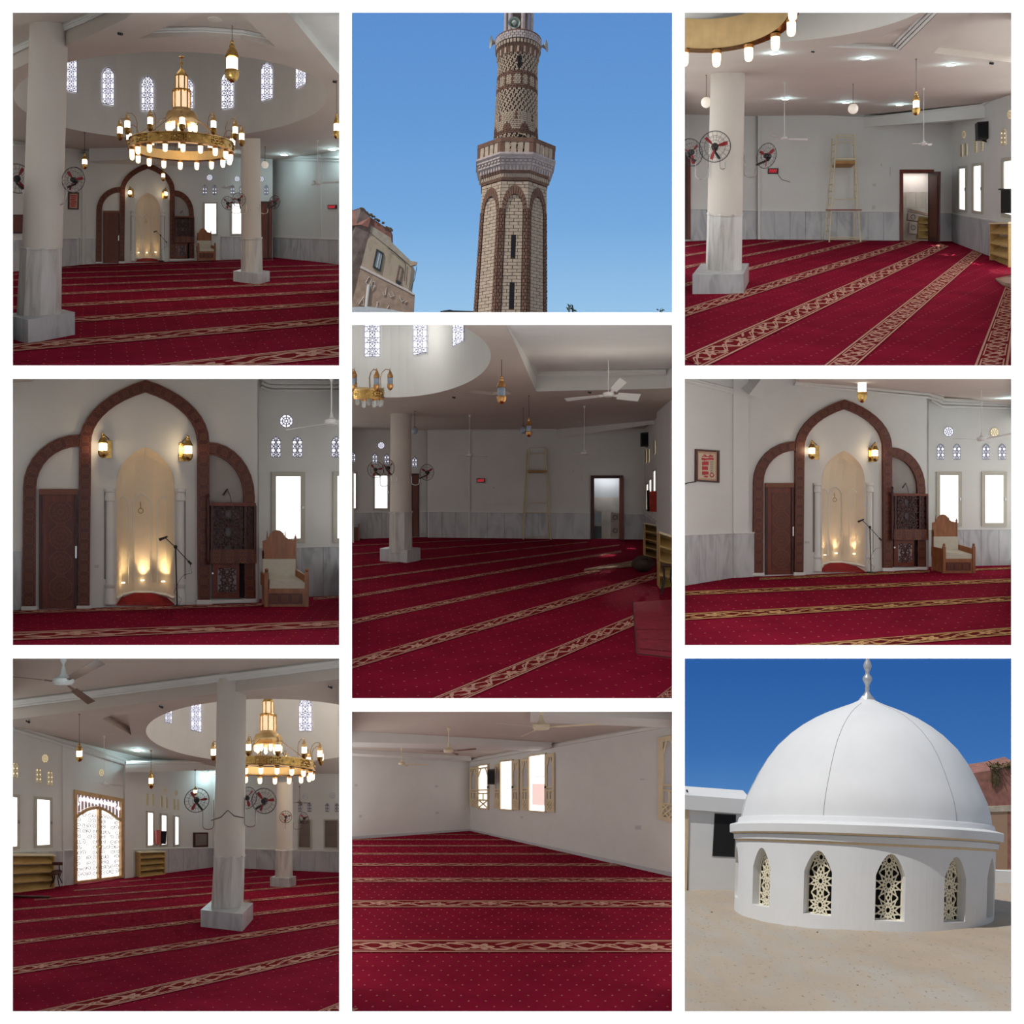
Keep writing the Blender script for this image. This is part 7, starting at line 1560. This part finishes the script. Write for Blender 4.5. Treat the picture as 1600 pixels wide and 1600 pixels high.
    MB().plate(Sh, [(580, 352), (612, 378), (622, 389), (644, 412), (638, 455), (637, 640), (530, 640), (551, 470)], -60, 0).build('plaster_wall', 'old_plaster', hs)
    A = [(551, 325), (565, 324.5), (580, 340), (580, 353), (551.5, 471), (520, 471), (520, 325)]
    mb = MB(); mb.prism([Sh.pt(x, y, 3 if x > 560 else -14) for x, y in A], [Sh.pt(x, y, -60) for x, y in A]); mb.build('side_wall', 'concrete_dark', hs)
    A = [(520, 326), (551, 325), (565, 325), (580, 340), (576, 357), (565, 352), (520, 352)]; mb = MB(); mb.prism([Sh.pt(x, y, 4 if x > 560 else -13) for x, y in A], [Sh.pt(x, y, -20) for x, y in A]); mb.build('side_upper_brick', 'red_render', hs)
    MB().plate(Sh, [(580, 340), (611, 361), (611, 378), (596, 371), (578, 352)], -30, .6).build('red_parapet', 'red_render', hs)
    MB().plate(Sh, [(579, 352), (611, 372), (612, 378.5), (645, 411), (642.5, 416), (606, 385), (577, 362)], 0, 1.2).build('roof_band', 'concrete', hs)
    MB().plate(Sh, [(551, 470), (565, 419), (637.5, 455), (648, 461), (641, 640), (530, 640)], 0, 3).build('lower_wall', 'tan_render', hs)
    MB().plate(Sh, [(564, 416), (638, 453), (648, 460), (647, 462), (637, 456), (563, 419)], 0, 4).build('ledge', 'chalk', hs)
    w = MB().ring(Sh, [(588.5, 389), (599.5, 395.5), (594, 425), (582.5, 418)], [(590.5, 393), (597.6, 397.5), (593, 421), (585, 416)], 0, 2).build('window', 'dark_frame', hs); MB().plate(Sh, [(590.5, 393), (597.6, 397.5), (593, 421), (585, 416)], .3, .8).build('pane', 'house_glass', w); MB().tube([Sh.pt(594, 395.5, 1), Sh.pt(589.3, 418.5, 1)], .05, 4).build('mullion', 'chalk', w)
    w = MB().ring(Sh, [(623.5, 414), (629.5, 418.5), (625.5, 441), (619, 437.5)], [(624.6, 417), (628.4, 419.8), (624.6, 438), (620.4, 435.6)], 0, 1.5).build('window', 'concrete_dark', hs); MB().plate(Sh, [(624.6, 417), (628.4, 419.8), (624.6, 438), (620.4, 435.6)], .3, .8).build('pane', 'tan_render', w); MB().plate(Sh, [(618.5, 438), (627, 442), (624, 446), (619, 443)], 0, 3).build('sill', 'dark_frame', w)
    mb = MB(); cs = [[(577, 445), (572, 486)], [(572, 442), (577, 433), (581, 438), (578, 447)], [(571, 441), (574, 445)], [(582, 441), (586, 441), (587, 448), (582, 455), (580, 449), (582, 441)], [(583, 447), (585, 448), (583, 451)], [(569, 464), (561, 476), (569, 478), (568, 468)], [(599, 457), (600, 462), (603, 461), (604, 450)], [(607, 458), (611, 465), (616, 463), (613, 456)], [(625, 466), (628, 472), (632, 470), (633, 474), (637, 471)], [(589, 472), (592, 482)], [(588, 482), (591, 472)], [(604, 485), (608, 478)], [(625, 462), (627, 470)]]
    for i, c_ in enumerate(cs): mb.tube([Sh.pt(x, y, 3.6) for x, y in c_], (.1 if i == 0 else .045), 4)
    mb.build('chalk_scribbles', 'chalk', hs)
    MB().tube([Sh.pt(576.5, 446, 4), Sh.pt(572, 487, 4)], .16, 6).build('white_pipe', 'white_gloss', hs)
    mb = MB(); mb.tube([Sh.pt(x, y, 2) for x, y in ((645, 416), (651.5, 416.5), (648, 436), (642, 453))], .03, 4); mb.tube([Sh.pt(x, y, 1.6) for x, y in ((607, 388), (618, 396), (634, 412), (632, 440))], .03, 4); mb.build('hanging_wire', 'wire_black', hs)
    mb = MB(); rs = random.Random(4)
    for i in range(46):
        u = rs.random(); x = lerp(564, 614, u); y = lerp(326, 362, u)-rs.random()*2.5; p = Sh.pt(x, y, rs.uniform(-10, 3)); mb.box(p, rs.uniform(.04, .16), .1, rs.uniform(.03, .1))
    mb.build('roof_debris', 'debris', hs, kind='stuff')
    MB().plate(Sh, [(640, 408), (652, 410), (651, 414), (641, 416)], -3, 3).build('corner_stone', 'brick_cream', hs)
    MB().plate(frontal(120), [(545, 480), (575, 479), (614, 484), (640, 490), (640, 620), (545, 620)], -40, 0).build('pale_roof', 'pale_roof', label='pale sloping roof edge below the plaster house', cat='roof')
    MB().plate(frontal(140), [(688, 486), (703, 483.8), (708, 485), (745, 486), (745, 640), (688, 640)], -20, 0).build('distant_roof', 'dark_frame', label='dark distant roof line left of the minaret foot', cat='roof')
    rs = random.Random(9)
    for x, yt, l in ((889, 479, 'tallest tuft'), (895, 481, 'tuft beside it'), (1032, 484, 'tuft near the right edge')):
        o = thing('distant_shrub', P(x, 492, 100), 'dark distant plant top at the horizon, '+l, 'shrub')
        mb = MB(); mb.tube([P(x, 612, 100), P(x, yt, 100)], .06, 4); mb.build('stem', 'debris', o); mb = MB()
        for i in range(14):
            p = P(x+rs.uniform(-3, 3), rs.uniform(yt, 490), 100+rs.uniform(-.4, .4)); d = V((rs.uniform(-1, 1), rs.uniform(-1, 1), rs.uniform(-.2, 1)))*.18; mb.poly([p, p+d+V((.05, 0, .05)), p+d*2, p+d-V((.05, 0, .05))])
        mb.build('leaves', 'leaf', o)
mk('upper_core', (.10, .065, .045), .95, var=.1)
view_TM()

# ================================================================== lower right view: white dome on the roof
def view_BR():
    backdrop('BR', 190, 'sky_deep')
    b0 = -.165; H0 = 13.5
    g = plane3(V((0, 60, b0*60-H0)), V((1, 60, b0*60-H0)), V((0, 100, b0*100-H0)))
    mb = MB(); ng = 30
    def gz(x, y): return .10*math.sin(x*.9+y*.3)+.07*math.sin(y*1.7-x*.4)
    rows = [52+i*3.2 for i in range(24)]; grid = []
    for Z in rows:
        x0 = (1070-260-800)*Z/F; x1 = (1580+200-800)*Z/F; grid.append([V((lerp(x0, x1, j/ng), Z, b0*Z-H0+gz(lerp(x0, x1, j/ng), Z)*.6)) for j in range(ng+1)])
    for i in range(len(rows)-1):
        for j in range(ng): mb.poly([grid[i][j], grid[i][j+1], grid[i+1][j+1], grid[i+1][j]])
    mb.build('ground', 'sand', kind='structure', smooth=True)
    Zd = g.Z(1350, 1424.5); q = Zd/F; roll = .045
    BT = [(1090, -.28), (1308, -.27), (1424, -.165), (1440, -.165)]
    def D(phi, y, r):
        phi = phi-.27; r = r*.957; b = interp(BT, y); x = r*math.sin(phi); dy = -r*math.cos(phi); c = P(1345+(1424-y)*.03, y, Zd)
        return c+V((x, dy, b*dy-roll*x))*q
    t = thing('dome_building', P(1350, 1430, Zd), 'round whitewashed drum with a large white dome and silver finial', 'dome')
    # drum wall with twelve pointed window openings
    yb, yt = 1436, 1322; r0 = 203.5; step = math.radians(30); first = math.radians(-18.2); hwid = math.radians(6.1)
    ysill, yspr, yap = 1412, 1358, 1322+9
    wall_ = MB(); dep = 15; revs = []
    def top_at(u):      # u in -1..1 across the opening
        a = abs(u); return yap+(yspr-yap)*(a**1.9)
    def strip(a, b, ya0, yb0, ya1, yb1, mb=wall_): mb.poly([D(a, ya0, r0), D(b, yb0, r0), D(b, yb1, r0), D(a, ya1, r0)])
    wins = [first+step*k for k in range(12)]
    for k in range(12):
        c = wins[k]; e = c+step-hwid; s_ = c+hwid; rev = MB(); revs.append(rev)
        for i in range(6): strip(lerp(s_, e, i/6), lerp(s_, e, (i+1)/6), yb, yb, yt, yt)
        n = 8
        for i in range(n):
            ua, ub = -1+2*i/n, -1+2*(i+1)/n; a, b = c+ua*hwid, c+ub*hwid
            strip(a, b, yb, yb, ysill, ysill); strip(a, b, top_at(ua), top_at(ub), yt, yt)
            rev.poly([D(a, top_at(ua), r0), D(b, top_at(ub), r0), D(b, top_at(ub), r0-dep), D(a, top_at(ua), r0-dep)]); rev.poly([D(a, ysill, r0), D(b, ysill, r0), D(b, ysill, r0-dep), D(a, ysill, r0-dep)])
        for sg in (-1, 1):
            a = c+sg*hwid; rev.poly([D(a, ysill, r0), D(a, top_at(1), r0), D(a, top_at(1), r0-dep), D(a, ysill, r0-dep)])
    wall_.build('drum_wall', 'whitewash', t, smooth=True); [rv.build('window_reveal', 'whitewash', t) for rv in revs]
    for k in (9, 10, 11, 0, 1, 2, 3):
        c = wins[k]; mp = lambda x, y, d: D(c+x*hwid, y, r0-dep+d*2.5)
        poly = [(-1, ysill)]+[(-1+2*i/12, top_at(-1+2*i/12)) for i in range(13)]+[(1, ysill)]
        mb = MB(); mb.poly([mp(x, y, -1.2) for x, y in poly]); w = mb.build('window', 'slit_dark', t)
        px = hwid*r0   # half width in pixels
        segs = [((a[0]/px, a[1]), (b_[0]/px, b_[1])) for a, b_ in rosette_segments(-px, yap-12, px, ysill+2, px*.80, 12)]
        mb = MB()
        pp = [(x*px, y) for x, y in poly]; lattice(mb, lambda x, y, d: mp(x/px, y, d), pp, [((a[0]*px, a[1]), (b_[0]*px, b_[1])) for a, b_ in segs], 1.9)
        for i in range(len(poly)): mb.tube([mp(*poly[i-1], .5), mp(*poly[i], .5)], 1.8*q, 4)
        mb.build('lattice', 'cream_lattice', w)
    n = 96
    def shell(prof, name, mat, smooth=True, par=t):
        mb = MB(); 
        for y, r in prof: mb.v += [D(2*math.pi*k/n, y, r) for k in range(n)]
        for i in range(len(prof)-1): mb.f += [(i*n+k, i*n+(k+1) % n, (i+1)*n+(k+1) % n, (i+1)*n+k) for k in range(n)]
        return mb.build(name, mat, par, smooth=smooth)
    shell([(1322.5, 203.4), (1321, 205), (1319.5, 205)], 'lower_trim', 'beige_trim'); shell([(1319.5, 205.5), (1319, 207.5), (1312, 208), (1311, 207)], 'lower_molding', 'whitewash'); shell([(1311, 208), (1310, 208.5), (1309, 211)], 'upper_trim', 'beige_trim')
    shell([(1309, 211), (1308.5, 214.5), (1297, 215), (1295.5, 213.5), (1293, 203), (1291, 202), (1288, 201.5), (1284.5, 199.5), (1284, 196)], 'cornice', 'whitewash')
    DP = [(1286, 197), (1270, 195), (1252, 189.5), (1234, 181), (1212, 170), (1190, 157), (1170, 142), (1150, 121), (1136, 102), (1124, 82), (1115, 63), (1108, 45), (1102, 29), (1097, 18), (1094, 12)]
    shell(DP, 'dome_shell', 'whitewash')
    for k in range(6):
        a = math.radians(-17+60*k); mb = MB(); mb.tube([D(a, y, r+.15) for y, r in DP[:-2]], .42*q, 4); mb.build('dome_rib', 'groove', t)
    FP = [(1096, 13), (1094, 12.6), (1087, 7), (1082, 4), (1079, 3), (1076, 3.6), (1072, 3), (1068, 4.5), (1064, 6.8), (1060.5, 7.4), (1057, 6.4), (1054, 3.6), (1050, 3), (1047, 4.4), (1043, 6), (1039, 6.2), (1035, 5), (1031, 2.8), (1028, 2.4), (1022, 2)]
    c = lambda y: V((D(0, 1094, 0).x, Zd, 0))+V((( 1094-y)*.01*q, 0, (800-y)*q))
    mb = MB(); mb.lathe([(c(y), r*q, 0) for y, r in FP], 20); mb.build('finial', 'metal_finial', t, smooth=True)
    mb = MB()
    for k in range(20):
        a = 2*math.pi*k/20; mb.tube([c(1095)+V((math.cos(a), math.sin(a), 0))*13.1*q, c(1087)+V((math.cos(a), math.sin(a), 0))*7.2*q], .35*q, 4)
    mb.build('finial_fluting', 'metal_finial', t)
    # whitewashed annexe at the left
    Za = g.Z(1105, 1391); S = frontal(Za); 
    o = thing('annexe', P(1108, 1392, Za), 'low whitewashed annexe with one black window opening left of the dome', 'building')
    MB().plate(S, [(1075, 1258), (1172, 1262), (1172, 1396), (1075, 1396)], -60, 0).build('front_wall', 'whitewash', o); MB().plate(S, [(1050, 1240), (1070, 1240.5), (1172, 1248), (1172, 1271), (1072, 1263), (1050, 1263)], -60, 7).build('roof_fascia', 'whitewash', o)
    MB().plate(S, [(1060, 1262), (1076, 1263), (1073, 1398), (1060, 1398)], -40, 2).build('side_strip', 'beige_trim', o)
    w = MB().plate(S, [(1117, 1271.5), (1149.5, 1273.5), (1147, 1338.5), (1113.5, 1337)], -.5, .5).build('window', 'slit_dark', o)
    MB().ring(S, [(1116.4, 1270.8), (1150, 1272.8), (1147.6, 1339), (1112.8, 1337.6)], [(1117.4, 1272), (1149, 1274), (1146.6, 1338), (1114, 1336.6)], .2, .9).build('window_edge', 'dark_frame', w)
    MB().tube([S.pt(1074.5, 1238, 0), S.pt(1073, 1234, 0)], .08, 5).build('roof_peg', 'dark_frame', o)
    # brick house at the right with debris and a white parapet
    Zr = 118; S = frontal(Zr)
    o = thing('brick_house', P(1560, 1365, Zr), 'unfinished brick house behind the right side of the dome', 'house')
    MB().plate(S, [(1520, 1208), (1560, 1202), (1592, 1194), (1592, 1258), (1520, 1260)], -60, 0).build('red_upper_wall', 'red_render', o); MB().plate(S, [(1520, 1260), (1592, 1258), (1592, 1267), (1520, 1269)], -60, 1.5).build('concrete_band', 'concrete', o); MB().plate(S, [(1520, 1269), (1574, 1267), (1574, 1380), (1520, 1380)], -60, 0).build('brick_wall', 'old_brick', o); MB().plate(S, [(1574, 1267), (1592, 1267), (1592, 1380), (1574, 1380)], -60, 0).build('corner_wall', 'red_render', o)
    mb = MB(); rs = random.Random(2)
    for i in range(90):
        x = rs.uniform(1545, 1582); y = 1200-rs.random()*5; p = S.pt(x, y, rs.uniform(-5, 4)); d = V((rs.uniform(-1, 1), rs.uniform(-1, .3), rs.uniform(-.6, 1)))*.45; mb.tube([p, p+d], .05, 3)
    mb.build('straw', 'debris', o, kind='stuff')
    mb = MB()
    for i in range(50):
        x = rs.uniform(1549, 1562); p = S.pt(x, 1200+rs.uniform(0, 8), 1.5); mb.tube([p, p+V((rs.uniform(-.2, .2), -.05, -rs.uniform(.3, 1.6)))], .05, 3)
    mb.build('hanging_straw', 'debris', o, kind='stuff')
    Zp = 108; MB().plate(frontal(Zp), [(1548, 1360), (1592, 1362), (1592, 1403), (1548, 1398)], -6, 0).build('parapet_wall', 'whitewash', label='low white parapet wall right of the dome', cat='wall')
    rs = random.Random(11)
    for x, y, r, l in ((1380, 1525, 2.2, 'in front of the dome'), (1112, 1426, 2.0, 'left of the dome'), (1340, 1540, 1.8, 'near the bottom edge'), (1277, 1457, 1.6, 'close under the drum')):
        p = g.at(x, y); s_ = p.y/F; mb = MB(); mb.ball(p+V((0, 0, r*.3*s_)), r*s_, 6, 4, r*.6*s_); mb.build('pebble', 'debris', label='small dark stone on the sand '+l, cat='stone')
view_BR()
